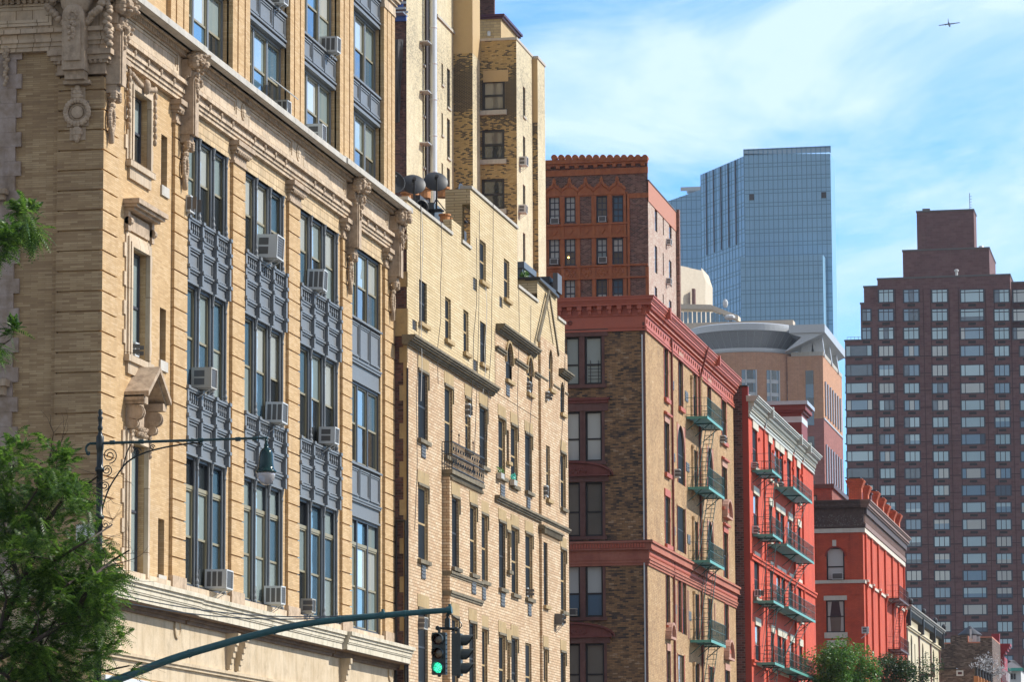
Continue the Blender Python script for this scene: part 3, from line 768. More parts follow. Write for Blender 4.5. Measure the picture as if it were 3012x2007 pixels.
# ================================================================== BUILDING 2: pale brick gabled apartment house
X2 = -26.0
CREAMB = brick('peach_cream_brick', [(0.1,(0.50,0.33,0.19)),(0.5,(0.60,0.43,0.26)),(0.9,(0.70,0.56,0.38))], (0.25,0.145,0.075), 0.36, 0.10, 0.012, 0.25, (.22,.14,.08), bump=.5, streak=.3)
YELB = brick('pale_yellow_brick', [(0.1,(0.56,0.43,0.23)),(0.5,(0.62,0.49,0.28)),(0.9,(0.68,0.55,0.33))], (0.26,0.18,0.10), 0.9, 0.10, 0.011, 0.22, (.24,.18,.10), bump=.4, streak=.28)
REDB = brick('dark_red_party_brick', [(0.2,(0.05,0.022,0.02)),(0.5,(0.12,0.05,0.04)),(0.85,(0.2,0.09,0.07))], (0.11,0.08,0.07), 0.22, 0.09, 0.014, .3)
OCHS = stone('ochre_trim_stone', (0.38,0.27,0.13), (0.46,0.34,0.18), (0.06,0.05,0.035), .4)
DLEDGE = stone('sooty_ledge_stone', (0.13,0.11,0.075), (0.25,0.21,0.14), (0.03,0.026,0.02), .7)
COPE = stone('grey_coping_stone', (0.42,0.40,0.35), (0.52,0.49,0.43), (.15,.13,.1), .3)
JAMB = brick('ochre_jamb_brick', [(0.2,(0.36,0.22,0.09)),(0.8,(0.50,0.34,0.16))], (0.25,0.17,0.1), .3, .115, .014, .1)
Y2a = eY(1197, 1000, X2); Y2b = eY(1665, 1500, X2)
b2 = thing('gabled_apartment_house', 'pale yellow and peach brick apartment house with a small gable and an iron balcony', 'building', (X2, Y2a, 0))
f2 = FE(X2); f2b = FE(X2+.25)
Zc1 = eZ(1210.5, 975.4, X2+.35)-.06
def u2(u, v=1200): return eY(u, v, X2)
def hole(u0, u1, v0, v1, X=X2):
    return (eY(u0,v0,X), eY(u1,v0,X), eZ(u0,v1,X), eZ(u0,v0,X))
topw = [hole(1232.5,1255.5,821,946), hole(1309,1326,871,996), hole(1363,1378,909,1034), hole(1412,1429,943,1066), hole(1411,1429,703,823), hole(1482,1498,758,875)]
lits = [hole(1213,1226,938,968), hole(1391.5,1402,814,852), hole(1469,1478,870,902), hole(1393,1404,1057,1089)]
row1 = [hole(1229.6,1257,1089,1289), hole(1307.5,1329,1134,1340), hole(1368,1382.5,1171,1321), hole(1410,1431,1195,1368),
        hole(1465.7,1484,1228.6,1400), hole(1502,1520,1250,1425), hole(1544,1563,1275,1443), hole(1598.6,1610,1309,1468), hole(1641,1655,1332,1493), hole(1489.6,1497,1264,1357)]
arch = [hole(1486,1504,1007,1114), hole(1548.6,1563,1050,1154), hole(1606.8,1617.5,1025,1143), hole(1640.7,1652,1120,1214)]
row2 = [hole(1229.6,1257,1427,1645), hole(1411,1433,1511,1707), hole(1467,1485,1535.5,1729.5), hole(1503.8,1522,1552,1746), hole(1545,1564.5,1569.5,1758.6), hole(1591,1602.7,1595,1781), hole(1641.5,1655.7,1616.4,1797.4), hole(1491,1499,1566,1678)]
row2b = [hole(1328.9,1348.6,1462.5,1668,X2+.25), hole(1382,1400,1486,1687.5,X2+.25)]
row3 = [hole(1230,1257,1793,2010), hole(1410,1432,1849,2060), hole(1467,1485,1868,2070), hole(1503.8,1521,1878,2080), hole(1545,1563,1891,2090), hole(1591,1601.7,1910.6,2100), hole(1641.5,1655,1920,2120), hole(1491,1499,1891,2000)]
row3b = [hole(1328.6,1346.5,1817,2030,X2+.25), hole(1380,1398,1833,2040,X2+.25)]
allh = topw+lits+row1+arch+row2+row3
segs = [(1197,1329,eZ(1198.6,590,X2)),(1329,1357,eZ(1329,645,X2)),(1357,1384,eZ(1360,716,X2)),(1384,1522,eZ(1384,555,X2)),(1522,1580,eZ(1522,845,X2)),(1580,1638,eZ(1582,823,X2)),(1638,1665,eZ(1638,937,X2))]
g = G(); gc = G()
ys = [u2(sg[0],800) for sg in segs]+[Y2b]; ys[0] = Y2a
for k, sg in enumerate(segs):
    a0, a1, zt = ys[k], ys[k+1], sg[2]
    f2.wall(g, a0, a1, Zc1, zt, topw+lits+arch, .10)
    g.box(X2-.3, X2-.004, a0+.002, a1-.002, zt-.55, zt-.002)
    if k not in (1,5): gc.box(X2-.36, X2+.06, a0+(.0 if k else -.1), a1, zt, zt+.11)
Yg0, Yg1 = ys[5], ys[6]
g.box(X2-2.2, X2-.3, Yg0+.002, Yg1-.4, Zc1, segs[5][2]-.003)      # gable pier body
g.box(X2-.9, X2-.3, ys[3]+.002, ys[3]+.4, segs[2][2], segs[3][2]-.003)
obj('upper_wall', g, YELB, b2); obj('coping', gc, COPE, b2)
g = G(); f2.wall(g, Y2a, Y2b, 0, Zc1, [h for h in row1+arch+row2+row3], .10)
P = lambda u, v: e(u, v, X2+.012)
g2 = G()
ymid, ye2 = u2(1455,1000), Y2b
for (ua, ub) in ((1455,1580),):
    z = eZ(1472,941,X2+.3)-.25; g.box(X2-.1, X2+.012, ymid, ys[5], Zc1, z) if False else None
obj('wall', g, CREAMB, b2)
g = G()     # lower part of the gabled half goes up in peach brick
za = eZ(1472,951,X2+.3)-.2
f2c = FE(X2+.015); f2c.wall(g, ymid, ys[5], Zc1, za, arch+[hole(1465,1485,1228,1400)], .10)
zg = eZ(1600,1000,X2)
f2d = FE(X2+.10); f2d.wall(g, ys[5]+.1, Y2b, 0, zg, [h for h in row1+arch+row2+row3 if h[0] > ys[5]], .10)
g.box(X2, X2+.10, ys[5]+.1, ys[5]+.102, 0, zg)
obj('gable_wall', g, CREAMB, b2)
g = G(); g.box(-60, X2-.03, Y2a, Y2a+.35, 0, segs[0][2]-.1); g.box(-60, X2-.3, Y2b-.3, Y2b-.01, 0, segs[6][2]-.1)
obj('party_wall', g, REDB, b2)
g = G(); z = 0; k = 0
while z < segs[0][2]-1: 
    if k % 2: g.box(X2-.25, X2-.0, Y2a-.006, Y2a+.1, z, z+.5)
    z += .62; k += 1
g.box(X2-.12, X2+.003, Y2a-.004, Y2a+.02, 0, Zc1-.2); g.box(X2-.5, X2+.03, Y2a-.03, Y2a+.1, Zc1+.05, Zc1+.95)
obj('corner_quoin', g, OCHS, b2)
g = G(); g.box(-58, X2-.36, Y2a+.35, Y2b-.3, segs[2][2]-.5, segs[2][2]-.35); obj('roof', g, paint('black_tar_roof', (.03,.03,.032), .8, 0, .5, (.08,.08,.08)), b2)
# cornices and belts
def moulding(g, a0, a1, zt, prof, X=X2):
    z = zt
    for h, d in prof: g.box(X-.1, X+d, a0, a1, z-h, z); z -= h
g = G(); pr = ((.07,.35),(.06,.30),(.06,.24),(.07,.15),(.05,.10))
moulding(g, Y2a-.3, eY(1473,1148,X2+.35), Zc1+.06, pr); moulding(g, u2(1458,950), eY(1595,1037,X2+.35), eZ(1472,941,X2+.35), pr); moulding(g, u2(1636,1060), Y2b+.3, eZ(1652,1076,X2+.35), pr)
moulding(g, u2(1455,1450), Y2b+.1, eZ(1466,1454,X2+.2), ((.08,.2),(.07,.14),(.07,.08)))
zb_ = eZ(1458,1013,X2+.1)
for a, b in ((u2(1456,1020),u2(1483,1030)),(u2(1510,1050),u2(1546,1075)),(u2(1568,1080),u2(1604,1110)),(u2(1620,1115),u2(1640,1130)),(u2(1655,1140),Y2b)): moulding(g, a, b, zb_, ((.06,.14),(.08,.09)))
obj('cornice', g, DLEDGE, b2)
g = G(); ybal0, ybal1 = u2(1300,1372), eY(1427,1425,X2+.36); zbal = eZ(1327,1378.6,X2+.36)
g.box(X2-.1, X2+.36, ybal0, ybal1, zbal-.14, zbal); g.box(X2-.1, X2+.28, ybal0+.05, ybal1-.06, zbal-.24, zbal-.14)
yy = ybal0+.15
while yy < ybal1-.15: g.box(X2+.2, X2+.33, yy, yy+.07, zbal-.34, zbal-.24); yy += .16
moulding(g, ybal0+.02, ybal1-.1, eZ(1327,1679,X2+.32), ((.09,.33),(.07,.29)))
moulding(g, ybal0+.02, ybal1-.1, eZ(1327,1737,X2+.32), ((.09,.33),(.08,.29)))
moulding(g, u2(1583,1500), u2(1640,1540), eZ(1586,1538,X2+.2), ((.05,.12),(.05,.18),(.05,.12)), X2+.1)
yy = u2(1585,1530)
while yy < u2(1638,1560): g.box(X2+.1, X2+.24, yy, yy+.07, eZ(1586,1538,X2+.2)-.32, eZ(1586,1538,X2+.2)-.1); yy += .17
obj('balcony_slab', g, DLEDGE, b2)
g = G(); f2b.wall(g, ybal0+.05, ybal1-.12, 0, zbal-.24, row2b+row3b, .10); g.box(X2-.2, X2+.249, ybal0+.05, ybal0+.3, 0, zbal-.24); g.box(X2-.2, X2+.24, ybal1-.3, ybal1-.121, 0, zbal-.24)
obj('bay_wall', g, CREAMB, b2)
g = G(); Xr = X2+.33
zr = zbal+.92
for z in (zbal+.05, zbal+.5, zr): g.box(Xr-.02, Xr+.02, ybal0+.04, ybal1-.04, z, z+.03); g.box(X2, Xr, ybal0+.03, ybal0+.06, z, z+.03)
yy = ybal0+.05; k = 0
while yy < ybal1-.04:
    g.tube((Xr,yy,zbal),(Xr,yy,zr+(.32 if k % 6 in (0,) else .02)),.014,None,5)
    if k % 6 in (0,): g.ell((Xr,yy,zr+.36),.03,.03,.06,6,4)
    if k % 2: g.lathe((Xr-.01,yy+.04,zbal+.72),[(.06,0),(.06,.02),(.04,.02),(.04,0)],8,(1,0,0)); g.lathe((Xr-.01,yy+.04,zbal+.28),[(.07,0),(.07,.02),(.05,.02),(.05,0)],8,(1,0,0))
    yy += .2; k += 1
for k in range(4): g.tube((X2+.08*k,ybal0+.045,zbal),(X2+.08*k,ybal0+.045,zr),.012,None,5)
obj('balcony_railing', g, BLACKM, b2)
# gable trims
g = G(); X_ = X2+.1
def slat(g, p0, p1, X, w, d):
    (ya, za), (yb, zb) = p0, p1; dv = Vector((0,yb-ya,zb-za)); n = Vector((0,-dv.z,dv.y)).normalized()*w/2
    a, b = Vector((X,ya,za)), Vector((X,yb,zb)); g.prism([a-n,b-n,b+n,a+n], (d,0,0))
ap, l_, r_ = e(1616,856,X_+.05), e(1583,1003,X_+.05), e(1645,1046,X_+.05)
slat(g, l_, ap, X_, .12, .06); slat(g, ap, r_, X_, .12, .06); slat(g, (l_[0]+.25,l_[1]), (ap[0],ap[1]-.3), X_, .05, .04)
obj('gable_trim', g, DLEDGE, b2)
g = G(); z5 = segs[5][2]; g.box(X2-2.3, X2+.1, Yg0-.12, Yg1-.8, z5, z5+.08); g.prism([(X2+.14,Yg0-.1,z5+.06),(X2+.14,Yg1-.3,z5-.05),(X2+.14,Yg1-.3,z5-.16),(X2+.14,Yg0-.1,z5-.04)],(-.6,0,0)); obj('pier_cap', g, paint('dark_metal_cap',(.06,.055,.05),.5,.2,.5), b2)
def win2(fr, h, seed, d=-.22, arched=False, hood=True, block=True):
    d = REV; rs = random.Random(seed)
    window(b2, fr, h[0], h[1], h[2], h[3], d, OCHS if seed % 3 else BLACKM, GX, GX, .07, .5, fw=.09)
    g = G()
    if arched: fr.archfill(g, h[0], h[1], h[3], -.07, .012, True); obj('window_arch', g, CREAMB, b2)
    g = G(); w = h[1]-h[0]
    if hood and h[3]-h[2] > 1.2:
        fr.box(g, h[0]-.04, h[1]+.16, 0, .05, h[3]+.005, h[3]+.09); fr.box(g, h[1]+.10, h[1]+.16, 0, .05, h[3]-.5, h[3]+.005)
        fr.box(g, h[0]-.02, h[0]+.07, -.05, -.03, h[2], h[3])
    fr.box(g, h[0]-.1, h[1]+.14, -.1, .12, h[2]-.13, h[2]); obj('sill', g, DLEDGE if hood else OCHS, b2)
    if block and hood: 
        g = G(); fr.box(g, h[0]-.1, h[1]+.22, .0, .018, h[3]+.09, h[3]+.5); fr.box(g, h[1]-.0, h[1]+.0+.06, -.01, .012, h[2], h[3]); obj('lintel', g, OCHS, b2)
for i, h in enumerate(topw): win2(f2, h, i, hood=False, d=-.2)
for i, h in enumerate(row1+row2+row3): win2(f2d if h[0] > ys[5] else f2, h, 30+i, -.3 if h[0] > ys[5] else -.24, hood=(h[1]-h[0] > .5 and i not in (7,15,22)))
for i, h in enumerate(row2b+row3b): win2(f2b, h, 90+i, -.3)
for i, h in enumerate(arch): 
    fr = f2d if h[0] > ys[5] else f2c; win2(fr, h, 60+i, -.3 if h[0] > ys[5] else -.24, True, hood=False)
    g = G(); ac_ = (h[0]+h[1])/2; r = (h[1]-h[0])/2+.1; n = 10; zs_ = h[3]-r*1.05
    if i < 2:
        pts = [(ac_+r*math.cos(math.pi*k/n), zs_+1.2*r*math.sin(math.pi*k/n)) for k in range(n+1)]
        for p, q_ in zip(pts[:-1], pts[1:]): slat(g, p, q_, X2+.015, .1, .07)
        obj('hood_mould', g, OCHS, b2)
for h in lits:
    g = G(); f2.box(g, h[0], h[1], -.1, -.06, h[2], h[3])
    for k in range(5): z = h[2]+(h[3]-h[2])*(k+.5)/5; f2.box(g, h[0]+.02, h[1]-.02, -.06, -.03, z-.015, z+.015)
    obj('vent_grille', g, GREYM, b2)
g = G()
for (u, v, w_, hh) in ((1246,1500-1500+1505,0,0),):
    pass
for (ua, ub, va, vb) in ((1238,1250,1662,1702),(1386.5,1398,1707,1747),(1417,1427,1728,1764),(1472,1483,1745,1784),(1552,1561,1776,1812),(1471,1483,1424,1460),(1548,1558,1462,1494),(1487,1497,1130,1163),(1238,1250,1307,1345)):
    h = hole(ua, ub, va, vb, X2+(.25 if 1380 < ua < 1400 and va > 1600 else 0)); fr = f2b if (1380 < ua < 1400 and va > 1600) else f2
    fr.box(g, h[0], h[1], 0, .03, h[2], h[3]); 
    for k in range(4): z = h[2]+(h[3]-h[2])*(k+.5)/4; fr.box(g, h[0]+.03, h[1]-.03, .03, .05, z-.03, z+.0)
obj('wall_vent', g, GREYM, b2)
# hanging cables and ladder pipe by the corner
def cable(name, pts, r, mat, parent=None, sag=0, n=10):
    g = G()
    for p, q_ in zip(pts[:-1], pts[1:]):
        p, q_ = Vector(p), Vector(q_); pr_ = p
        for k in range(1, n+1):
            t = k/n; c = p.lerp(q_, t); c.z -= sag*4*t*(1-t)*(p-q_).length; g.tube(pr_, c, r, None, 5, False); pr_ = c
    return obj(name, g, mat, parent)
rs = random.Random(4)
for (ua, va, ub, vb, c) in ((1236,600,1240,1560,0),(1238,610,1258,1180,1),(1408,620,1410,1500,0),(1400,700,1404,1180,0),(1426,830,1444,1160,1),(1449,600,1452,1300,0),(1296,650,1308,1130,0),(1524,850,1540,1400,0),(1560,900,1572,1500,0),(1660,1000,1662,1500,0)):
    ya, za = e(ua, va, X2+.05); yb, zb = e(ub, vb, X2+.4)
    pts = [(X2+.07,ya,za)]; n = 5
    for k in range(1, n+1): t = k/n; pts.append((X2+.1+.1*rs.random(), ya+(yb-ya)*t+.06*(rs.random()-.5), za+(zb-za)*t))
    cable('cable', pts, .011, BLACKM if not c else paint('white_cable',(.6,.6,.58),.5), b2, 0, 2)
g = G(); yp = Y2a-.03; g.tube((X2-.05,yp-.05,0),(X2-.05,yp-.05,eZ(1190,1530,X2)),.04); g.tube((X2-.35,yp-.05,0),(X2-.35,yp-.05,eZ(1190,1530,X2)),.03); g.tube((X2-.35,yp-.05,eZ(1190,1530,X2)),(X2-.05,yp-.05,eZ(1190,1530,X2)),.03)
for k in range(40): z = eZ(1190,1530,X2)-.6*k-.6; g.box(X2-.08,X2+.01,yp-.08,yp,z,z+.03)
g.tube((X2+.02,yp,0),(X2+.02,yp,Zc1-1),.035); obj('drainpipe', g, BLACKM, b2)

# ---- things on the roof of building 2
def dish(u, v, X, r, label, az, el, mat, w=None):
    y, z = e(u, v, X); d = Vector((math.cos(el)*math.sin(az), -math.cos(el)*math.cos(az), math.sin(el)))
    base = z-1.15
    t = thing('satellite_dish', label, 'satellite dish', (X,y,base), 'satellite dishes on the roof')
    c = Vector((X,y,z)); g = G()
    prof = [(0.02,-.0)]+[(r*k/6, .16*r*(k/6)**2*1.6) for k in range(1,7)]+[(r*1.02,.27*r),(r,.3*r),(.9*r,.22*r),(.5*r,.09*r),(.02,.03)]
    g.lathe(c, prof, 28, d); obj('reflector', g, mat, t, True)
    g = G(); g.tube(c-d*.05, c-d*.22, .07); g.tube(c-d*.2, Vector((X,y+.02,base)), .035); g.tube(Vector((X,y,base+.45)), Vector((X-.35,y+.5,base)), .018); g.tube(Vector((X,y,base+.45)), Vector((X+.3,y+.5,base)), .018)
    g.box(X-.25,X+.25,y-.25,y+.25,base,base+.04); obj('mount', g, BLACKM, t)
    g = G(); f = c+d*r*1.1; g.tube(c-Vector((0,0,r*.9)), f, .015); g.ell(f,.05,.05,.05); obj('feed_arm', g, GREYM, t)
DG = paint('dark_dish_paint', (.045,.048,.052), .5, .1, .3)
dish(1152, 540, -27.8, .44, 'dark satellite dish half hidden behind the tan loft corner, leftmost of the rooftop dishes', .5, .35, DG)
dish(1217, 536, -27.8, .43, 'dark satellite dish second from the left above the stepped brick parapet', math.pi+.35, -.5, DG)
dish(1283, 528, -27.6, .43, 'dark satellite dish in front of the silver flue above the black duct', math.pi+.35, -.5, DG)
dish(1352, 563, -27.4, .28, 'pale satellite dish seen almost edge on beside the tall parapet end', math.pi/2+.55, .2, paint('pale_dish_paint',(.4,.46,.5),.5,0,.3))
zr_ = segs[2][2]-.35
g = G(); ya, za = e(1205, 582, -30); yb = eY(1325, 640, -30)
g.box(-30.6, -29.6, ya, yb+1.2, zr_, za+.1); t = obj('roof_bulkhead', g, paint('black_tar_bulkhead',(.03,.03,.035),.6,0,.6,(.12,.12,.12)), b2)
g = G(); y, z = e(1283, 622, -27.6)
t = thing('roof_duct', 'black round duct mouth with a grey housing on the roof below the dishes', 'duct', (-27.6,y,zr_))
g.lathe((-28.4,y-.3,z), [(.24,0),(.24,-.0),(.24,.8),(.27,.82),(.27,.9),(.2,.9),(.2,.5),(.02,.45)], 20, (.55,-.83,0)); obj('duct_mouth', g, DG, t, True)
g = G(); g.box(-28.6,-27.7,y+.1,y+1.6,zr_,z+.35); obj('housing', g, paint('blue_grey_sheet_metal',(.12,.15,.17),.5,.3,.4), t)
POT = paint('orange_clay', (.55,.24,.09), .8, 0, .4)
k0 = 0
for (u, v, X, w_, hh, lb) in ((1195,588,-29.8,.22,.4,'small orange clay chimney pot at the left end of the tarred bulkhead'),(1216,580,-29.9,.26,.45,'orange clay chimney pot below the second dark dish'),(1246,577,-29.9,.34,.45,'wide orange clay chimney pot between the two dark dishes'),(1302,575,-29.9,.3,.45,'orange clay chimney pot right of the silver flue foot'),(1308,648,-26.6,.22,.3,'big orange clay pot at the brick step of the parapet'),(1322,652,-26.6,.12,.18,'small orange clay pot next to the big one at the brick step')):
    y, z = e(u, v, X); g = G()
    g.lathe((X,y,z-hh*.2), [(w_*.8,0),(w_*.8,hh*.7),(w_,hh*.72),(w_,hh*.9),(w_*.7,hh*.9),(w_*.65,hh*.3)], 12); tag(obj('chimney_pot', g, POT), lb, 'chimney pot', 'orange clay chimney pots')
t = thing('roof_exhaust_box', 'black louvred exhaust box behind the top of the gable pier', 'exhaust box', (*(lambda p:(-27.2,p[0],p[1]))(e(1622,850,-27.2)),))
y, z = e(1625, 852, -27.2); g = G(); g.box(-27.9,-27.25,y-.35,y+.4,z-.1,z+.5); obj('box', g, DG, t); g = G(); g.box(-27.1,-26.9,y-.45,y+.55,z-.15,z+.62); g.box(-27.25,-27.1,y-.1,y+.1,z+.1,z+.3); g.box(-30,-27.9,y-.1,y+.1,z+.15,z+.35); obj('cowl', g, GREYM, t)
# plants on the little terrace
def shrub(name, c, r, n, mat, label, cat, leaf=.06, group=None, flat=1.0, seed=1):
    rs = random.Random(seed); g = G()
    for _ in range(n):
        v = Vector((rs.gauss(0,1),rs.gauss(0,1),rs.gauss(0,1)*flat)).normalized()*r*rs.random()**.5; p = Vector(c)+v
        a = Vector((rs.gauss(0,1),rs.gauss(0,1),rs.gauss(0,1))).normalized()*leaf; b = a.orthogonal().normalized()*leaf*.5
        g.face([p-a,p+b,p+a,p-b])
    g.tube((c[0],c[1],c[2]-r-.2),(c[0],c[1],c[2]),.02,None,5)
    o = obj(name, g, mat); return tag(o, label, cat, group)
def leafmat(name, c1, c2, c3, tr=.35):
    m, nt, b = newmat(name); ge = N(nt,'ShaderNodeNewGeometry')
    f = noi(nt, ge.outputs['Position'], 1.6, 3); f2_ = mth(nt,'ADD',mth(nt,'MULTIPLY',f,.7),mth(nt,'MULTIPLY',ge.outputs['Random Per Island'],.5))
    c = ramp(nt, f2_, [(.3,c1),(.6,c2),(.95,c3)]); nt.links.new(c, b.inputs['Base Color']); b.inputs['Roughness'].default_value = .45
    t = N(nt,'ShaderNodeBsdfTranslucent'); nt.links.new(c, t.inputs[0]); mx = N(nt,'ShaderNodeMixShader'); mx.inputs[0].default_value = tr
    out = nt.nodes['Material Output']; nt.links.new(b.outputs[0], mx.inputs[1]); nt.links.new(t.outputs[0], mx.inputs[2]); nt.links.new(mx.outputs[0], out.inputs[0]); return m
LF = leafmat('fresh_leaves', (.03,.09,.012), (.08,.20,.03), (.2,.36,.07))
y, z = e(1543, 812, X2-.6); shrub('plant', (X2-.6,y,z), .2, 260, LF, 'small green terrace plant behind the low coping beside the gable', 'plant', .05)
y, z = e(1540, 785, X2-1.6); g = G(); g.box(X2-2.6,X2-1.6,y-.3,y+2.2,zr_,z+.1); g.box(X2-2.7,X2-1.5,y-.4,y+2.3,z-.1,z+.15); tag(obj('roof_terrace_shed', g, paint('grey_shed_metal',(.14,.16,.18),.5,.2,.3)), 'grey metal shed top behind the small terrace plant', 'shed')

# ================================================================== TALL TAN TOWER behind
T_ = lambda u, v, Y: s(u, v, Y)
YA = 213.0
XL1 = s(1335, 700, YA)[0]; XS1 = s(1391, 500, YA)[0]; YB = eY(1412, 300, XS1); XS2 = s(1520, 400, YB)[0]; YC = eY(1567, 500, XS2); XS3 = s(1583, 600, YC)[0]; YD = eY(1605, 600, XS3)
YR = eY(1196, 500, XL1)
t1 = thing('stepped_tan_tower', 'tall stepped buff brick tower with soot stains and a silver flue behind the satellite dishes', 'building', (XL1, YA, 0))
SOOT = brick('sooty_buff_brick', [(0.30,(0.05,0.045,0.035)),(0.38,(0.12,0.095,0.06)),(0.43,(0.40,0.28,0.11)),(0.7,(0.48,0.34,0.14)),(0.95,(0.58,0.44,0.21))], (0.30,0.22,0.11), .21, .075, .009, .15, bump=.15, bigw=.5, bigs=.3, band=(s(1360,262,213)[1], 2.0, .42))
BUFF = brick('pale_buff_brick', [(0.02,(0.33,0.29,0.20)),(0.12,(0.50,0.43,0.28)),(0.5,(0.62,0.54,0.35)),(0.9,(0.70,0.63,0.44))], (0.46,0.40,0.28), .21, .075, .008, .4, (.26,.23,.16), bump=.1, streak=.3, band=(s(1400,250,213)[1], 2.6, .28))
SM = paint('smooth_ochre_render', (.50,.36,.18), .8, 0, .15)
ZT1 = 120
def rvE(): pass
def hE(u0, u1, v0, v1, X): return (eY(u0,v0,X), eY(u1,v0,X), eZ(u0,v1,X), eZ(u0,v0,X))
def hS(u0, u1, v0, v1, Y): a, b = s(u0,v0,Y), s(u1,v1,Y); return (a[0], b[0], b[1], a[1])
L1h = [hE(1243,1247.5,120,186,XL1), hE(1243,1247.5,271,337,XL1), hE(1243,1247.5,423,489,XL1), hE(1298.6,1303,184,246,XL1), hE(1298.6,1303,330,395,XL1), hE(1298.6,1303,478,545,XL1),
       hE(1314.6,1323.6,198,312,XL1), hE(1314.6,1323.6,345,461,XL1), hE(1314.6,1323.6,491,600,XL1)]
S2h = [hS(1418,1485,237,323,YB), hS(1417,1484,382,468,YB), hS(1416,1484,527,615,YB), hS(1416,1484,672,760,YB)]
L2h = [hE(1538,1545,252,339,XS2), hE(1538,1545,398,475,XS2), hE(1538,1545,541,600,XS2), hE(1538,1545,683,768,XS2)]
Z2 = s(1412,121,YB)[1]; Z3 = s(1570,172,YC)[1]
g = G(); FE(XL1).wall(g, YR, YA, 0, eZ(1290,55,XL1)+6, L1h, .10)
FE(XS1).wall(g, YA, YB, 0, ZT1, [], .10); FE(XS2).wall(g, YB, YC, 0, Z2, L2h, .10); FE(XS3).wall(g, YC, YD, 0, Z3, [], .10)
g.box(-70, XL1-.3, YR+.01, YA, ZT1-30, ZT1-29.9)
obj('east_wall', g, BUFF, t1)
g = G(); FS(YA).wall(g, XL1, XS1, 0, ZT1, [], .2); FS(YB).wall(g, XS1, XS2, 0, Z2, S2h, .2); FS(YC).wall(g, XS2, XS3, 0, Z3, [], .2)
obj('south_wall', g, SOOT, t1)
g = G(); zc = s(1360,157,YA)[1]; g.box(XL1, XS1, YA-.02, YA+.02, zc, ZT1); FE(XS1+.01).quad(g, YA-.02, YB, zc, ZT1); 
z0_, z1_ = s(1500,238,YB)[1], s(1500,204,YB)[1]; g.box(XS1+.2, XS2-.5, YB-.015, YB+.02, z0_, z1_)
g.box(XS2, XS3+.012, YC-.02, YC+.02, s(1575,360,YC)[1], Z3); obj('render_patch', g, SM, t1)
g = G(); g.box(-70, XL1-.05, YR, YR+.3, 0, s(1190,40,YR)[1]); g.box(-70, XS1-.3, YB+6, YB+6.3, 0, ZT1)
obj('recess_wall', g, REDB, t1)
g = G(); g.box(-60, XS2+.05, YB-.05, YD, Z2, Z2+.16); g.box(-60, XS3+.06, YC-.06, YD+.05, Z3, Z3+.16); g.box(XL1-.3, XL1+.1, eY(1283,50,XL1), YA, eZ(1290,55,XL1), eZ(1290,55,XL1)+.16); obj('coping', g, COPE, t1)
# penthouse
Yp = YB+2.2; Xp = s(1473.5,100,Yp)[0]; zt = s(1473,48,Yp)[1]; Ype = eY(1524,100,Xp)
g = G(); g.box(Xp-8, Xp, Yp, Ype, Z2-.5, zt); obj('penthouse', g, brick('yellow_penthouse_brick',[(0.1,(.44,.31,.15)),(.9,(.56,.42,.22))],(.35,.26,.15),.42,.17,.02,.05), t1)
g = G(); g.box(Xp-8, Xp+.25, Yp-.2, Ype+.3, zt, zt+.14); g.box(Xp-8, Xp+.15, Yp-.1, Ype+.2, zt-.12, zt); obj('roof_edge', g, paint('purple_brown_metal',(.09,.035,.06),.4,.3,.3), t1)
g = G(); c = s(1438,100,Yp-.1); g.lathe((c[0],Yp-.1,c[1]-.1), [(.08,0),(.1,.03),(.1,.25),(.04,.3)], 8); obj('wall_lamp', g, WHITE, t1)
for i, h in enumerate(L1h): window(t1, FE(XL1), *h, -.2, BLACKM, GD, GD, .05, .5)
for i, h in enumerate(L2h): window(t1, FE(XS2), *h, -.2, BLACKM, GD, GD, .05, .5)
for i, h in enumerate(S2h): 
    window(t1, FS(YB), *h, -.16, BLACKM, [GC,GC,GD,GD][i], [GC,GD,GD,GD][i], .14, .5, fw=.1)
    g = G(); FS(YB).box(g, h[0]-.15, h[1]+.12, -.1, .15, h[2]-.28, h[2]); obj('sill', g, COPE, t1)
for h in L1h+L2h:
    g = G(); X = XL1 if h in L1h else XS2; FE(X).box(g, h[0]-.05, h[1]+.1, -.1, .08, h[2]-.12, h[2]); obj('sill', g, COPE, t1)
g = G(); yfl = eY(1275, 300, XL1+.55); zb = eZ(1283,520,XL1+.55)-4
g.lathe((XL1+.55,yfl,zb), sum([[(.2,k*2.1),(.2,k*2.1+2.0),(.225,k*2.1+2.02),(.225,k*2.1+2.08)] for k in range(16)],[]), 18)
for v in (136,281,432): z = eZ(1275,v,XL1+.5); g.box(XL1,XL1+.5,yfl-1.2,yfl-1.15,z,z+.05); g.box(XL1,XL1+.5,yfl-1.15,yfl,z,z+.05)
obj('flue', g, paint('silver_flue_metal',(.66,.67,.68),.42,.55,.15), t1)
g = G(); y_ = eY(1258,300,XL1+.1); g.box(XL1, XL1+.12, y_-.35, y_+.35, 0, eZ(1258,0,XL1)+8); g.tube((XL1+.2,y_+.2,0),(XL1+.2,y_+.2,eZ(1258,0,XL1)+8),.06); obj('downpipe', g, paint('dark_brown_pipe',(.05,.035,.028),.6), t1)
g = G(); pts = [(s(u,v,YR-.15)) for u, v in ((1148,120),(1185,113),(1186,150),(1180,240),(1178,330),(1176,355),(1150,362))]
n = 12; prev = None
for k in range(n+1):
    row = []
    for j in range(7):
        u = 1148+(38-8*k/n)*j/6; v = 115+245*k/n; x, z = s(u, v, YR-.2); row.append((x, YR-.25-.12*math.sin(j*1.9+k*.3)-.05*math.sin(k*1.3), z))
    if prev:
        for j in range(6): g.face([prev[j],prev[j+1],row[j+1],row[j]])
    prev = row
obj('debris_netting', g, paint('grey_netting',(.10,.095,.10),.9,0,.6,(.05,.05,.05)), t1)
g = G(); 
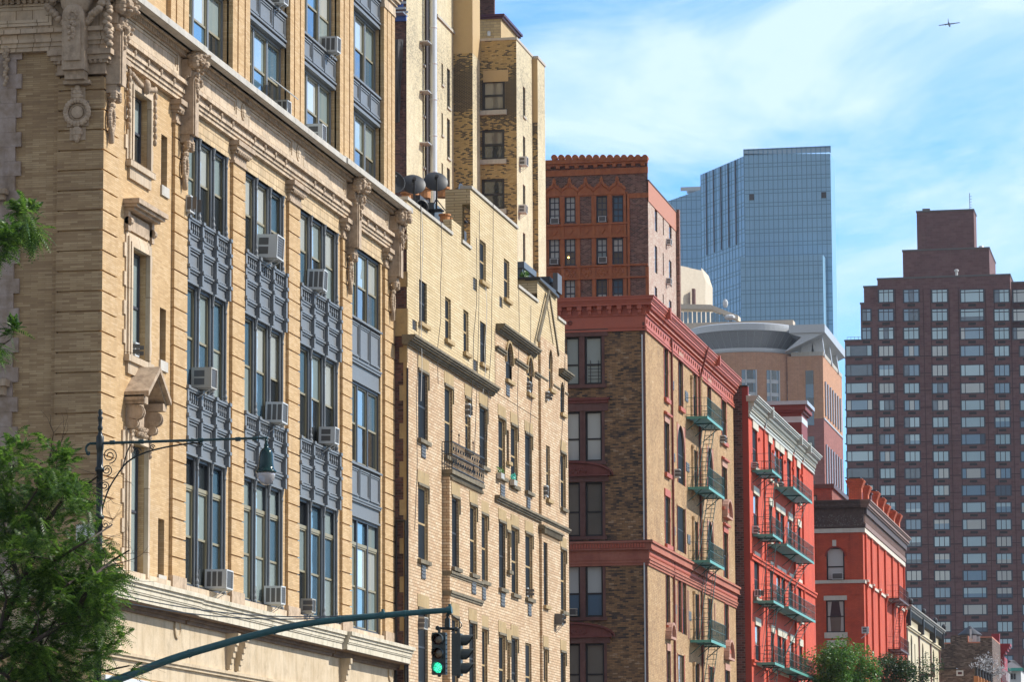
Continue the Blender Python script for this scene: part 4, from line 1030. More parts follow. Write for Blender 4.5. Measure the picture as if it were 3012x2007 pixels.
for v, u1 in ((12,1195),(28,1193),(40,1200)): x0,z = s(1148,v,YR-.5); x1 = s(u1,v,YR-.5)[0]; g.box(x0,x1,YR-.55,YR-.45,z,z+.12); 
x0,z = s(1148,44,YR-.5); x1 = s(1200,44,YR)[0]; g.box(x0,x1,YR-1.2,YR-.1,z-.05,z+.03)
obj('scaffold', g, paint('grey_steel',(.35,.37,.4),.4,.5,.3), t1)
g = G(); x0,z = s(1150,26,YR-.3); x1,z1 = s(1186,0,YR-.3); g.box(x0,x1,YR-.35,YR-.3,z,z1+2); x0,z = s(1165,63,YR-.3); x1,z1 = s(1196,47,YR-.3); g.box(x0,x1,YR-.45,YR-.3,z,z1); obj('blue_tarpaulin', g, paint('blue_tarp',(.03,.10,.42),.5,0,.5), t1)
# ================================================================== BUILDING 3: brown brick corner house with red cornice
X3 = -26.4; Y3 = eY(1900, 1200, X3); Y3e = eY(2160, 1500, X3)
b3 = thing('corner_apartment_house', 'brown mottled brick corner apartment house with terracotta red cornice and green fire escape', 'building', (X3,Y3,0))
MOT = brick('mottled_brown_brick', [(0.2,(0.045,0.033,0.028)),(0.36,(0.15,0.085,0.045)),(0.5,(0.29,0.155,0.065)),(0.72,(0.37,0.20,0.085)),(0.92,(0.55,0.39,0.25))], (0.12,0.085,0.055), .26, .075, .008, .3, bump=.2, bigw=.5, bigs=1.7)
SPK = brick('speckled_buff_brick', [(0.1,(0.30,0.175,0.08)),(0.4,(0.42,0.265,0.125)),(0.75,(0.50,0.33,0.165)),(0.86,(0.54,0.37,0.20)),(0.95,(0.74,0.60,0.42))], (0.32,0.20,0.105), .24, .08, .009, .3, bump=.3)
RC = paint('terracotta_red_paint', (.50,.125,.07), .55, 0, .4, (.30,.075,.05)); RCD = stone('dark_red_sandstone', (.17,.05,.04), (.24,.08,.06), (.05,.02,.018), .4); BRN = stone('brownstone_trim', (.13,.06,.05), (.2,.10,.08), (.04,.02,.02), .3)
PNK = stone('pinkish_brownstone', (.42,.24,.18), (.52,.32,.25), (.2,.1,.08), .3)
def e3(u, v): return e(u, v, X3)
lef = [hS(1666,1771,992,1131,Y3), hS(1668,1771,1212,1357,Y3), hS(1668,1773,1420,1578,Y3), hS(1668,1774,1664,1816,Y3), hS(1668,1778,1895,2060,Y3)]
Zc3 = eZ(1925,872,X3+.45); Zbe = eZ(1911.6,1587,X3+.25)
ea = [hE(1952,1963,1017,1168,X3), hE(1994.6,2006,1053,1195,X3), hE(2037,2048,1095,1220,X3), hE(2080.5,2089,1131,1240,X3), hE(2121,2134,1174,1295,X3),
      hE(1953.5,1966,1240,1389,X3), hE(1991,2012,1245,1417,X3), hE(2037.5,2050,1320,1440,X3), hE(2079,2095,1312,1440,X3), hE(2123,2136,1371,1490,X3),
      hE(1954.6,1969,1458,1600,X3), hE(1991,2014,1486,1618,X3), hE(2038,2052,1530,1650,X3), hE(2080,2096,1530,1660,X3), hE(2127,2139,1565,1697,X3),
      hE(1958,1968,1690,1840,X3), hE(1993,2003,1704,1858,X3), hE(2006,2016,1712,1865,X3), hE(2041,2055,1745,1880,X3), hE(2082,2092,1760,1890,X3), hE(2130,2141,1776,1908,X3),
      hE(1960.7,1970,1915,2080,X3), hE(1993,2011,1925,2090,X3), hE(2041,2055,1950,2100,X3), hE(2084,2098,1960,2100,X3), hE(2132,2144.6,1972,2120,X3)]
g = G(); FS(Y3).wall(g, -60, X3, 0, Zc3-.3, lef, .25); obj('side_wall', g, MOT, b3)
g = G(); FE(X3).wall(g, Y3, Y3e, 0, Zc3-.3, ea, .10); g.box(-60, X3-.26, Y3e-.3, Y3e-.001, 0, Zc3-.3); g.box(-60, X3-.3, Y3+.3, Y3e-.3, Zc3-1.0, Zc3-.9); obj('wall', g, SPK, b3)
# corner quoin strip + pipe
g = G(); zz = 0
g.tube((s(1891,1200,Y3)[0],Y3-.06,0),(s(1891,1200,Y3)[0],Y3-.06,s(1891,985,Y3)[1]),.035); obj('downpipe', g, WHITE, b3)
g = G(); g.box(X3-.12,X3-.03,Y3-.05,Y3,0,Zc3-1.2); obj('corner_strip', g, BRN, b3)
def corn3(g, zt, prof, ye, X=X3, Y=Y3):
    z = zt
    for h, d in prof: g.box(X-.2, X+d, Y-d, ye+d*.3, z-h, z); g.box(-60, X-.2, Y-d, Y+.2, z-h, z); z -= h
    return z
g = G(); z = corn3(g, Zc3, ((.05,.50),(.12,.46),(.05,.42),(.07,.38),(.12,.34)), Y3e); zbk = z
z = corn3(g, z, ((.40,.05),(.06,.10),(.50,.03),(.07,.08),(.07,.05),(.08,.09)), Y3e); zc_end = z
obj('cornice', g, RC, b3)
g = G(); y = Y3+.12
while y < Y3e-.1:
    g.box(X3+.04,X3+.30,y,y+.13,zbk-.16,zbk); g.box(X3+.04,X3+.20,y+.01,y+.12,zbk-.30,zbk-.16); g.ell((X3+.15,y+.065,zbk-.33),.09,.06,.06,6,4); y += .27
x = X3-.12
while x > -34:
    g.box(x-.22,x,Y3-.30,Y3-.04,zbk-.18,zbk); g.box(x-.18,x-.04,Y3-.22,Y3-.04,zbk-.36,zbk-.18); g.box(x-.2,x-.02,Y3-.14,Y3-.04,zbk-.42,zbk-.36); x -= .47
obj('cornice_bracket', g, RC, b3)
g = G(); y = Y3+.3; zs_ = zbk-.72
while y < Y3e-.2:
    for k in range(5):
        th = math.pi/2+2*math.pi*k/5; slat(g, (y,zs_), (y+.09*math.cos(th),zs_+.11*math.sin(th)), X3+.03, .045, .03)
    y += .72
c = s(1677,951,Y3)
for k in range(7): th = 2*math.pi*k/7; g.ell((c[0]+.08*math.cos(th),Y3-.05,c[1]+.08*math.sin(th)),.045,.04,.045,6,4)
obj('star_ornament', g, RCD, b3)
g = G()       # projecting ends of the cornice
for ua, ub in ((1938,1992),(2085,2150)): 
    a, b = eY(ua,1000,X3), eY(ub,1100,X3)
    g.box(X3+.03, X3+.58, a, a+.25, Zc3-.45, Zc3+.07)
obj('cornice_block', g, RC, b3)
# belt course
g = G(); z = corn3(g, Zbe, ((.10,.30),(.26,.22),(.05,.26),(.42,.10),(.05,.16),(.13,.12),(.12,.07)), Y3e); obj('belt_course', g, stone('red_brown_belt_terracotta',(.36,.12,.08),(.46,.18,.12),(.15,.05,.04),.35), b3)
g = G(); x = X3-.1
while x > -33: g.box(x-.08,x,Y3-.27,Y3-.22,Zbe-.33,Zbe-.12); x -= .13
y = Y3+.1
while y < Y3e: g.ell((X3+.1,y,Zbe-.62),.05,.09,.11,6,4); y += .24
obj('belt_ornament', g, RC, b3)
g = G(); g.box(-60,X3+.28,Y3-.28,Y3-.21,Zbe-.10,Zbe+.03); obj('belt_flashing', g, BLACKM, b3)
# side windows: paired sashes with brownstone
for i, h in enumerate(lef):
    fr = FS(Y3); xm = h[0]+(s(1711,1100,Y3)[0]-s(1666,1100,Y3)[0])
    glz = [(GP,GP),(GW,GW),(GC,GC),(GW,GB),(GC,GC)][i]
    for k, (a0, a1) in enumerate(((h[0]-.6,xm-.12),(xm+.12,h[1]))):
        window(b3, fr, a0, a1, h[2], h[3], -.2, BLACKM, glz[0], glz[1], .09, .45 if i else .42)
    g = G(); fr.box(g, xm-.12, xm+.12, -.2, .02, h[2], h[3]); fr.box(g, h[1], h[1]+.13, -.2, .02, h[2], h[3])
    fr.box(g, h[0]-.9, h[1]+.3, -.02, .06, h[3], h[3]+.34); fr.box(g, h[0]-.9, h[1]+.2, -.05, .1, h[2]-.16, h[2])
    obj('window_surround', g, BRN, b3)
    if i == 1: g = G(); fr.box(g, h[0]-.9, h[1]+.38, 0, .16, h[3]+.5, h[3]+.62); fr.box(g, h[0]-.9, h[1]+.33, 0, .1, h[3]+.36, h[3]+.5); obj('window_hood', g, RCD, b3)
    if i in (2,4):
        g = G(); ac_ = h[0]+.15; n = 14; W = h[1]-ac_+.42
        pts = [fr.p(ac_+W*math.cos(math.pi*k/n), 0, h[3]+.34+.52*math.sin(math.pi*k/n)) for k in range(n+1)]
        g.prism(pts, (0,-.16,0)); pts = [fr.p(ac_+(W+.1)*math.cos(math.pi*k/n), 0, h[3]+.36+.62*math.sin(math.pi*k/n)) for k in range(n+1)]; 
        for p_, q_ in zip(pts[:-1],pts[1:]): g.prism([p_, q_, q_+Vector((0,0,-.1)), p_+Vector((0,0,-.1))], (0,-.26,0))
        for k in range(14): g.ell(fr.p(ac_-.4+k*.09, .17, h[3]+.52+.08*math.sin(k*1.9)), .05,.04,.06,6,4)
        fr.box(g, h[0]-.9, h[1]+.4, 0, .2, h[3]+.26, h[3]+.34); obj('window_hood', g, RCD, b3)
fr = FS(Y3); g = G(); h = lef[0]
for k in range(6): z = h[2]+.1+.16*k; fr.box(g, h[1]-.68, h[1]-.05, -.14, -.12, z, z+.02)
for a in (.55,.18): fr.box(g, h[1]-a-.02, h[1]-a, -.15, -.11, h[2]+.02, h[2]+1.15)
obj('window_guard', g, BLACKM, b3)
# avenue windows
pm = [GX,GX,GC,GX,GD]
for i, h in enumerate(ea):
    fr = FE(X3); window(b3, fr, *h, -.22, BLACKM, pm[i%5], GX, .06, .5)
    w = h[1]-h[0]; g = G(); fr.box(g, h[1], h[1]+.16, 0, .03, h[2], h[3]+.05); fr.box(g, h[0]-.07, h[0], 0, .03, h[2], h[3]+.05); obj('jamb_shade_trim', g, RCD if i % 2 else RC, b3); g = G()  # red trim whose strips also paint in the jamb shadow
    col = i in (0,1,3,4,5,9,10,14,15,20,21,25)
    if col: fr.box(g, h[0]-.1, h[1]+.12, 0, .06, h[3], h[3]+.34); fr.box(g, h[1], h[1]+.1, 0, .04, h[3]-.25, h[3]); fr.box(g, h[1], h[1]+.1, 0, .04, (h[2]+h[3])/2, (h[2]+h[3])/2+.2); obj('lintel', g, PNK if i % 2 else RC, b3)
    g = G()
    if i in (0,1,4,5,9,10,15,20): fr.box(g, h[0]-.12, h[1]+.18, 0, .14, h[2]-.2, h[2]); obj('sill', g, RC, b3)
    if i in (5,9,14): g = G(); fr.box(g, h[0]-.14, h[1]+.2, 0, .18, h[3]+.34, h[3]+.44); fr.box(g, h[0]-.1, h[1]+.15, 0, .1, h[3]+.44, h[3]+.5); obj('window_hood', g, RC, b3)
    if i in (6,8,13): g = G(); fr.archfill(g, h[0], h[1], h[3], -.06, .02); obj('window_arch', g, PNK, b3)
    if i in (21,25,14):
        g = G(); ac_ = (h[0]+h[1])/2; n = 10; r = w*.5+.28; zz = h[3]+.36+(.3 if i != 14 else .5)
        for p0, p1 in [((ac_+r*math.cos(math.pi*k/n), zz+r*.8*math.sin(math.pi*k/n)),(ac_+r*math.cos(math.pi*(k+1)/n), zz+r*.8*math.sin(math.pi*(k+1)/n))) for k in range(n)]: slat(g, p0, p1, X3, .12, .3)
        g.prism([Vector((X3,ac_+r*math.cos(math.pi*k/n), zz+r*.8*math.sin(math.pi*k/n))) for k in range(n+1)],(.12,0,0)); fr.box(g, ac_-r-.05, ac_+r+.05, 0, .28, zz-.12, zz); obj('window_hood', g, PNK, b3)
# engaged columns and pipes of the middle bay
g = G()
for u0, v0, v1 in ((2031,1105,1262),(2058,1110,1262),(2034,1310,1470),(2062,1320,1470),(2036,1520,1668),(2064,1530,1668),(2038,1740,1890),(2066,1750,1890),(2038,1950,2100),(2066,1950,2100)):
    y, zt = e(u0, v0, X3); zb = eZ(u0, v1, X3); g.lathe((X3+.0,y,zb), [(.16,0),(.16,.1),(.13,.15),(.12,zt-zb-.2),(.16,zt-zb-.1),(.16,zt-zb)], 12)
obj('column', g, SPK, b3)
g = G()
for u0 in (1973.5,2054.5): y = eY(u0,1300,X3); zt = eZ(u0,1000 if u0 < 2000 else 1090,X3); g.tube((X3+.08,y,0),(X3+.08,y,zt),.06)
g.tube((X3+.5,eY(2054,1000,X3),Zc3),(X3+.08,eY(2054.5,1060,X3),zc_end),.05); obj('drainpipe', g, RCD, b3)
g = G()
for ua, ub, va, vb in ((1974,1981,1117,1143),(2014,2022.6,1149,1178),(2017,2026,1359,1385),(2021,2029,1572,1599),(2024,2032,1798,1825),(1978,1984,1334,1356),(1980,1985,1550,1573),(1982,1988,1778,1806)):
    h = hE(ua,ub,va,vb,X3); FE(X3).box(g, h[0],h[1],0,.03,h[2],h[3])
    for k in range(3): FE(X3).box(g,h[0]+.03,h[1]-.03,.03,.04,h[2]+.05+.14*k,h[2]+.12+.14*k)
obj('wall_vent', g, GREYM, b3)
g = G()     # thin reveal lines of the red painted slit panels
for (u,v0,v1) in ((1985,1720,1860),(2022,1738,1880),(2100,1775,1850)):
    y, zt = e(u,v0,X3); zb = eZ(u,v1,X3)
    for k in range(4): g.box(X3, X3+.03, y+.1*k, y+.1*k+.05, zb, zt)
obj('fluting', g, PNK, b3)
# fire escapes
GREEN = paint('green_fire_escape_paint', (.02,.095,.078), .45, 0, .4, (.02,.08,.07)); GREENL = paint('sunlit_turquoise_edge_paint', (.11,.36,.30), .4, 0, .3)  # edge channels get a brighter green with the sunlight painted in
BROWN = paint('brown_fire_escape_paint', (.10,.045,.035), .5, 0, .4)
def fire_escape(par, X, y0, y1, z, dep, rail, mat, matl, ladder=None, slope=.5, mesh=True, dens=.14):
    g = G(); 
    x = X
    while x < X+dep: g.box(x, min(x+.05,X+dep-.03), y0+.03, y1-.03, z+.02, z+.05); x += .085
    y = y0
    for y in (y0, (y0+y1)/2, y1-.04): 
        g.box(X, X+dep, y, y+.04, z-.04, z+.02); g.prism([(X,y,z-.65),(X+.05,y,z-.65),(X+dep*.75,y,z-.04),(X+dep*.68,y,z-.04)],(0,.04,0))
    p = obj('fire_escape', g, mat, par)
    g = G(); g.box(X+dep-.03, X+dep+.01, y0, y1, z-.08, z+.06); g.box(X+.02, X+dep-.03, y0-.02, y0, z-.08, z+.05); obj('edge_channel', g, matl, p)
    g = G(); zt = z+rail
    for z_ in (z+.12, z+rail*.55, zt): g.box(X+dep-.015, X+dep+.005, y0, y1, z_, z_+.02); g.box(X, X+dep-.015, y0, y0+.02, z_, z_+.02); g.box(X, X+dep-.015, y1-.02, y1, z_, z_+.02)
    y = y0
    while y <= y1: g.box(X+dep-.008, X+dep+.004, y, y+.016, z, zt); y += dens*.9
    x = X
    while x <= X+dep: g.box(x, x+.012, y0, y0+.012, z, zt); g.box(x, x+.012, y1-.012, y1, z, zt); x += dens*1.6
    obj('railing', g, mat, p)
    if ladder:
        g = G(); za, ya, yb = ladder       # from this platform at ya down to height za at yb
        xx = X+dep*.55
        for dx in (-.22, .22):
            g.prism([(xx+dx,ya,z),(xx+dx,ya+.07,z),(xx+dx,yb+.07,za),(xx+dx,yb,za)],(.03,0,0))
            g.tube((xx+dx,ya,z+.85),(xx+dx,yb,za+.85),.014,None,4)
        n = int((z-za)/.24)
        for k in range(1, n): t = k/n; g.box(xx-.22, xx+.25, ya+(yb-ya)*t, ya+(yb-ya)*t+.09, z+(za-z)*t, z+(za-z)*t+.02)
        obj('ladder', g, mat, p)
    return p
lv = [(2087.5,2121.5,1233,1177),(2092,2127,1440,1382),(2095,2127,1655,1600),(2099,2131,1889,1828),]
fz = []
for u0,u1,v,vr in lv:
    y0, z = e(u0, v, X3+1.05); y1 = eY(u1, v, X3+1.05); fz.append((y0, y1+.1, z, eZ(u0,vr,X3+1.05)-z))
for k, (y0, y1, z, r) in enumerate(fz):
    nz = fz[k+1][2] if k+1 < len(fz) else z-3.5
    fire_escape(b3, X3, y0-.9, y1+.3, z, 1.05, r, GREEN, GREENL, (nz, y1-.9, y0-.2))

# ================================================================== BUILDING 4: bright red tenement
X4 = X3+.75; Y4 = eY(2205,1500,X4); Y4e = eY(2397,1700,X4)
b4 = thing('red_tenement', 'bright red painted brick tenement with a cream bracketed cornice and green fire escapes', 'building', (X4,Y4,0))
RED = brick('bright_red_painted_brick', [(0.1,(.50,.065,.03)),(.5,(.60,.085,.035)),(.9,(.66,.11,.05))], (.46,.055,.03), .24,.08,.008,.35,(.22,.03,.02), bump=.2, streak=.35, bigw=.6); REDD = paint('dark_red_trim_paint', (.26,.03,.025), .5, 0, .3)
CRM = paint('cream_trim_paint', (.62,.57,.42), .5, 0, .35, (.42,.38,.28)); CORN = paint('pale_grey_cornice_paint', (.52,.53,.47), .5, 0, .4, (.30,.31,.27))
cols = [(2216,2230,1262,0),(2262,2271,1320,1),(2281,2292,1330,1),(2295,2306,1342,1),(2317,2328,1362,1),(2344.5,2353,1390,1)]
r1 = eZ(2216,1262,X4); r1b = eZ(2216,1372,X4); pit = r1-eZ(2216,1452,X4)
w4 = []
for k in range(5):
    for (ua, ub, v, sm_) in cols:
        a0, a1 = eY(ua,1500,X4), eY(ub,1500,X4); zt = r1-pit*k
        w4.append((a0, a1, r1b-pit*k, zt))
Zc4 = eZ(2227,1161,X4+.55)
g = G(); FE(X4).wall(g, Y4, Y4e, 0, Zc4-.2, w4, .10); g.box(-45, X4-.3, Y4e-.3, Y4e-.001, 0, Zc4-.5); g.box(-45,X4-.3,Y4+.3,Y4e-.3,Zc4-.8,Zc4-.7); obj('wall', g, RED, b4)
Xm = s(2187,1500,Y4)[0]
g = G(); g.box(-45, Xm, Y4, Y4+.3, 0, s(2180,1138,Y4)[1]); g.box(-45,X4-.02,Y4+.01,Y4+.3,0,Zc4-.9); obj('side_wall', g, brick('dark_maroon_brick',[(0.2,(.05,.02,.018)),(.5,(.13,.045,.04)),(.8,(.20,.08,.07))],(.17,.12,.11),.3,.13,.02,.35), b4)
g = G(); g.box(Xm, X4-.005, Y4-.01, Y4+.3, 0, s(2195,1135,Y4)[1]); obj('corner_pier', g, paint('dark_red_painted_pier',(.30,.035,.025),.6,0,.4), b4)
g = G(); g.box(-45,X4,Y4-.08,Y4+.35,s(2190,1138,Y4)[1],s(2190,1134,Y4)[1]); obj('parapet_cap', g, BLACKM, b4)
for i, h in enumerate(w4):
    window(b4, FE(X4), *h, -.2, REDD, [GX,GX,GC,GX][i%4], GX, .05, .5)
    g = G(); FE(X4).box(g, h[0]-.12, h[1]+.16, 0, .07, h[3], h[3]+.42); obj('lintel', g, CRM, b4)
    g = G(); FE(X4).box(g, h[0]-.12, h[1]+.16, 0, .13, h[2]-.15, h[2]); obj('sill', g, CRM, b4)
def crown(par, X, Y0c, Ye, zt, prof, mat, xs=-45):
    g = G(); z = zt
    for h, d in prof: g.box(X-.1, X+d, Y0c-d*.3, Ye+d*.3, z-h, z); g.box(xs, X-.1, Y0c-d*.3, Y0c+.2, z-h, z) if xs else None; z -= h
    obj('cornice', g, mat, par); return z
z = crown(b4, X4, Y4+.05, Y4e, Zc4, ((.07,.58),(.08,.52),(.10,.46),(.06,.38)), CORN, None)
g = G(); y = Y4+.15
while y < Y4e-.1: g.box(X4,X4+.31,y,y+.12,z-.22,z); g.box(X4,X4+.22,y+.01,y+.12,z-.40,z-.22); g.ell((X4+.12,y+.06,z-.47),.1,.06,.07,6,4); y += .30
obj('cornice_bracket', g, CORN, b4)
crown(b4, X4, Y4+.03, Y4e, z-.56, ((.08,.12),(.14,.07),(.07,.10)), CORN, None)
g = G(); g.box(X4-.1,X4+.04,Y4+.03,Y4e,z-.58,z); obj('frieze', g, CORN, b4)
g = G()
for u in (2246,2331,2357): y = eY(u,1400,X4); g.box(X4+.0,X4+.62,y,y+.28,Zc4-.5,Zc4+.12); g.box(X4,X4+.2,y,y+.24,z-.62,Zc4-.5)
obj('cornice_block', g, CORN, b4)
g = G()
for u in (2246,2331,2357): y = eY(u,1400,X4); g.box(X4, X4+.10, y, y+.25, 0, z-.63)
for k in range(5):
    for h in w4[k*6:k*6+6]: FE(X4).box(g, h[1]+.45, h[1]+.95, 0, .1, h[3]+.5-.9, h[3]+.62-.9) if k == 0 else None
zb = eZ(2209,1630,X4); g.box(X4, X4+.16, Y4, Y4e, zb-.12, zb); g.box(X4, X4+.1, Y4, Y4e, zb-.3, zb-.12)
zb = eZ(2209,1940,X4); g.box(X4, X4+.16, Y4, Y4e, zb-.12, zb); g.box(X4, X4+.1, Y4, Y4e, zb-.3, zb-.12)
obj('pilaster', g, RED, b4)
for lst in ([(2273.7,2295.7,1387,1338),(2276,2299,1576,1524),(2278,2303,1771.6,1722),(2282,2305,1953.6,1904)], [(2336,2386.5,1437,1402),(2317,2392,1605,1556),(2322.6,2396,1789,1741),(2325.7,2398,1969,1921)]):
    for k, (u0,u1,v,vr) in enumerate(lst):
        X_ = X4+1.1; y0, z = e(u0, v, X_); y1 = eY(u1, v, X_)+.3; r = eZ(u0,vr,X_)-z
        nv = lst[k+1] if k+1 < len(lst) else None; nz = eZ(nv[0],nv[2],X_) if nv else z-3.2
        fire_escape(b4, X4, y0-.5, y1, z, 1.1, r, GREEN, GREENL, (nz, y1-.7, y0+.1), dens=.2)
# penthouse behind the cornice
Yq = 246; Xq = s(2358,1250,Yq)[0]; zt = s(2360,1192,Yq)[1]; g = G(); g.box(Xq-9,Xq,Yq,eY(2374,1220,Xq),12,zt); g.box(Xq-9,Xq+.15,Yq-.15,eY(2374,1220,Xq)+.2,zt-.5,zt-.35); g.box(Xq-9,Xq+.3,Yq-.3,eY(2374,1220,Xq)+.4,zt-.35,zt)
pb = thing('stair_bulkhead', 'dark red rooftop stair bulkhead with a pale metal cap behind the cream cornice', 'rooftop structure', (Xq,Yq,12))
obj('wall', g, paint('oxide_red_brick_paint',(.24,.045,.035),.6,0,.3), pb)
g = G(); g.box(Xq-9,Xq+.45,Yq-.45,eY(2374,1220,Xq)+.6,zt,zt+.25); obj('cap', g, paint('pale_metal_cap',(.5,.53,.56),.4,.3,.3), pb)
g = G(); z0_ = s(2350,1232,Yq)[1]; g.box(Xq-9,Xq+.02,Yq-.02,eY(2374,1220,Xq),z0_-.25,z0_+.15); obj('band', g, WHITE, pb)
g = G(); g.lathe((Xq-4,Yq+1,zt+.25),[(.5,0),(.5,.25),(.7,.27),(.7,.45),(.6,.6)],14); obj('vent_hood', g, WHITE, pb)

# ================================================================== BUILDING 5: vermilion corner building
X5 = -26.4; Y5 = eY(2539.5,1650,X5); Y5e = eY(2658,1700,X5)
b5 = thing('vermilion_corner_building', 'vermilion painted corner building with a weathered dark cornice and a row of brick chimneys', 'building', (X5,Y5,0))
VER = brick('vermilion_painted_brick', [(0.1,(.52,.075,.035)),(.5,(.60,.095,.04)),(.9,(.66,.12,.055))], (.44,.06,.03), .24,.08,.01,.4,(.16,.03,.02), streak=.3, bigw=.6)
CHB = brick('orange_red_chimney_brick', [(0.1,(.42,.09,.035)),(.9,(.60,.15,.06))], (.35,.09,.05), .3,.12,.014,.25,(.08,.04,.03))
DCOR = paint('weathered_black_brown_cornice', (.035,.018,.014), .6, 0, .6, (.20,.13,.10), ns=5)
BCOR = paint('faded_brown_cornice', (.22,.12,.085), .6, 0, .6, (.34,.24,.19), ns=4)
h5 = [hS(2430,2485,1612,1709,Y5), hS(2429,2486,1767.5,1862,Y5), hS(2429,2486,1923,2030,Y5)]
Zc5 = eZ(2566,1477,X5+.6)
cu = [2546,2563,2582,2602,2623,2641]
e5 = []
for k, u in enumerate(cu):
    a = eY(u,1650,X5); z0b = eZ(2549,1712,X5)
    e5 += [(a, a+1.0, z0b+.1, z0b+3.3), (a, a+1.0, z0b-4.0, z0b-.9), (a, a+1.0, z0b-7.8, z0b-5.0)]
ztop5 = s(2500,1568,Y5)[1]
g = G(); FS(Y5).wall(g, -45, X5, 0, ztop5+.3, h5, .25); obj('side_wall', g, VER, b5)
g = G(); FE(X5).wall(g, Y5, Y5e, 0, ztop5+.3, e5, .10); g.box(-45,X5-.3,Y5e-.3,Y5e-.001,0,ztop5); g.box(-45,X5-.3,Y5,Y5e,Zc5-.4,Zc5-.3); obj('wall', g, VER, b5)
g = G()
for k, u in enumerate(cu+[2657]):
    a = eY(u,1650,X5); FE(X5).box(g, a-.55, a-.2, 0, .14, 0, ztop5-.02)
    z0b = eZ(2549,1712,X5)
    for j in range(4): FE(X5).box(g, a-.55-.02*j, a-.18+.02*j, .14, .17+.04*j, z0b-.62+.13*j, z0b-.5+.13*j)
    if k < len(cu):
        FE(X5).box(g, a-.15, a+1.3, 0, .07, z0b+3.3, z0b+3.5); FE(X5).box(g, a-.1, a+1.25, 0, .12, z0b+3.6, z0b+3.75)
S5 = FS(Y5)
S5.box(g, s(2405,1640,Y5)[0]-.1, s(2405,1640,Y5)[0], 0, .06, s(2400,1709,Y5)[1], s(2400,1570,Y5)[1]); S5.box(g, s(2502,1640,Y5)[0], X5, 0, .06, s(2500,1709,Y5)[1], ztop5)
for j in range(4): S5.box(g, s(2405,1600,Y5)[0], s(2500,1600,Y5)[0], 0, .02+.02*j, s(2450,1583-3*j,Y5)[1], s(2450,1580-3*j,Y5)[1])
for ua, ub in ((2380,2402),(2430,2488),(2500,2540)): S5.box(g, s(ua,1740,Y5)[0], s(ub,1740,Y5)[0], 0, .06, s(2450,1752,Y5)[1], s(2450,1738,Y5)[1])
obj('pilaster', g, VER, b5)
g = G(); zb = s(2500,1712,Y5)[1]
g.box(-45,X5+.12,Y5-.12,Y5+.1,zb-.12,zb+.12)
for k, u in enumerate(cu+[2657]): a = eY(u,1650,X5); g.box(X5,X5+.26,a-.6,a-.15,zb-.1,zb+.2)
g.box(X5-.1,X5+.1,Y5+.1,Y5e,zb-.12,zb+.08)
z0_, z1_ = s(2500,1568,Y5)[1], s(2500,1556,Y5)[1]; g.box(-45,X5+.17,Y5-.17,Y5e,z0_,z1_+.02)
for v0,v1,u0,u1 in ((1754,1767.5,2423,2491),(1862,1879,2425,2493),(1885,1905,2432,2490),(1911,1923,2427,2492)): S5.box(g, s(u0,v0,Y5)[0], s(u1,v0,Y5)[0], 0, .08, s(2450,v1,Y5)[1], s(2450,v0,Y5)[1])
xk = s(2454,1600,Y5)[0]; S5.box(g, xk-.14, xk+.14, 0, .07, s(2450,1608,Y5)[1], s(2450,1590,Y5)[1])
obj('stone_trim', g, stone('pale_painted_stone',(.60,.55,.46),(.66,.62,.54),(.3,.27,.22),.3), b5)
g = G(); h = h5[0]; S5.archfill(g, h[0], h[1], h[3], -.2, .01); 
obj('arch_infill', g, VER, b5)
g = G(); ac_ = (h[0]+h[1])/2; r = (h[1]-h[0])/2+.1; zs_ = h[3]-(r-.1); n = 12
for k in range(n): 
    t0, t1_ = math.pi*k/n, math.pi*(k+1)/n
    g.prism([S5.p(ac_+r*math.cos(t0),0,zs_+r*math.sin(t0)),S5.p(ac_+r*math.cos(t1_),0,zs_+r*math.sin(t1_)),S5.p(ac_+(r-.09)*math.cos(t1_),0,zs_+(r-.09)*math.sin(t1_)),S5.p(ac_+(r-.09)*math.cos(t0),0,zs_+(r-.09)*math.sin(t0))],(0,-.06,0))
obj('arch_mould', g, REDD, b5)
window(b5, S5, *h5[0], -.16, BLACKM, GW, GW, .11, .42); window(b5, S5, *h5[1], -.16, BLACKM, GD, GC, .1, .5); window(b5, S5, *h5[2], -.16, BLACKM, GD, GD, .1, .5)
g = G(); h = h5[1]
for sg in (0,1):
    a = h[0]+.12 if not sg else h[1]-.12
    sgn = 1 if not sg else -1
    g.face([S5.p(a,-.13,h[2]+.1),S5.p(a+.22*sgn,-.13,h[2]+.1),S5.p(a+.16*sgn,-.13,(h[2]+h[3])/2),S5.p(a+.3*sgn,-.13,h[3]-.1),S5.p(a,-.13,h[3]-.1)])
obj('curtain', g, paint('pale_curtain',(.5,.46,.42),.8), b5)
for i, h in enumerate(e5): window(b5, FE(X5), *h, -.2, WHITE if i % 3 == 0 else REDD, GX, GX, .08, .5)
g = G(); z = Zc5
for hh, d in ((.12,.66),(.10,.58),(.22,.50),(.12,.40)): g.box(X5-.1,X5+d,Y5-d+.1,Y5e+.35,z-hh,z); z -= hh
obj('cornice', g, BCOR, b5)
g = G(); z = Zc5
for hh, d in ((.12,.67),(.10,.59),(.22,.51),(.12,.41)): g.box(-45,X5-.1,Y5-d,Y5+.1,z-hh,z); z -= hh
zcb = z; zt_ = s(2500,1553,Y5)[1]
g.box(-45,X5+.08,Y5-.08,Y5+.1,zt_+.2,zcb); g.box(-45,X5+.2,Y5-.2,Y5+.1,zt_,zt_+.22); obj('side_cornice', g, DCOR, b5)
g = G(); g.box(X5-.1,X5+.1,Y5+.1,Y5e,zt_+.3,zcb-.45); g.box(X5-.1,X5+.22,Y5+.1,Y5e,zt_,zt_+.3); obj('frieze', g, BCOR, b5)
g = G(); y = Y5+.3
while y < Y5e-.3: g.box(X5+.1,X5+.17,y,y+.26,zt_+.4,zcb-.5); y += .62
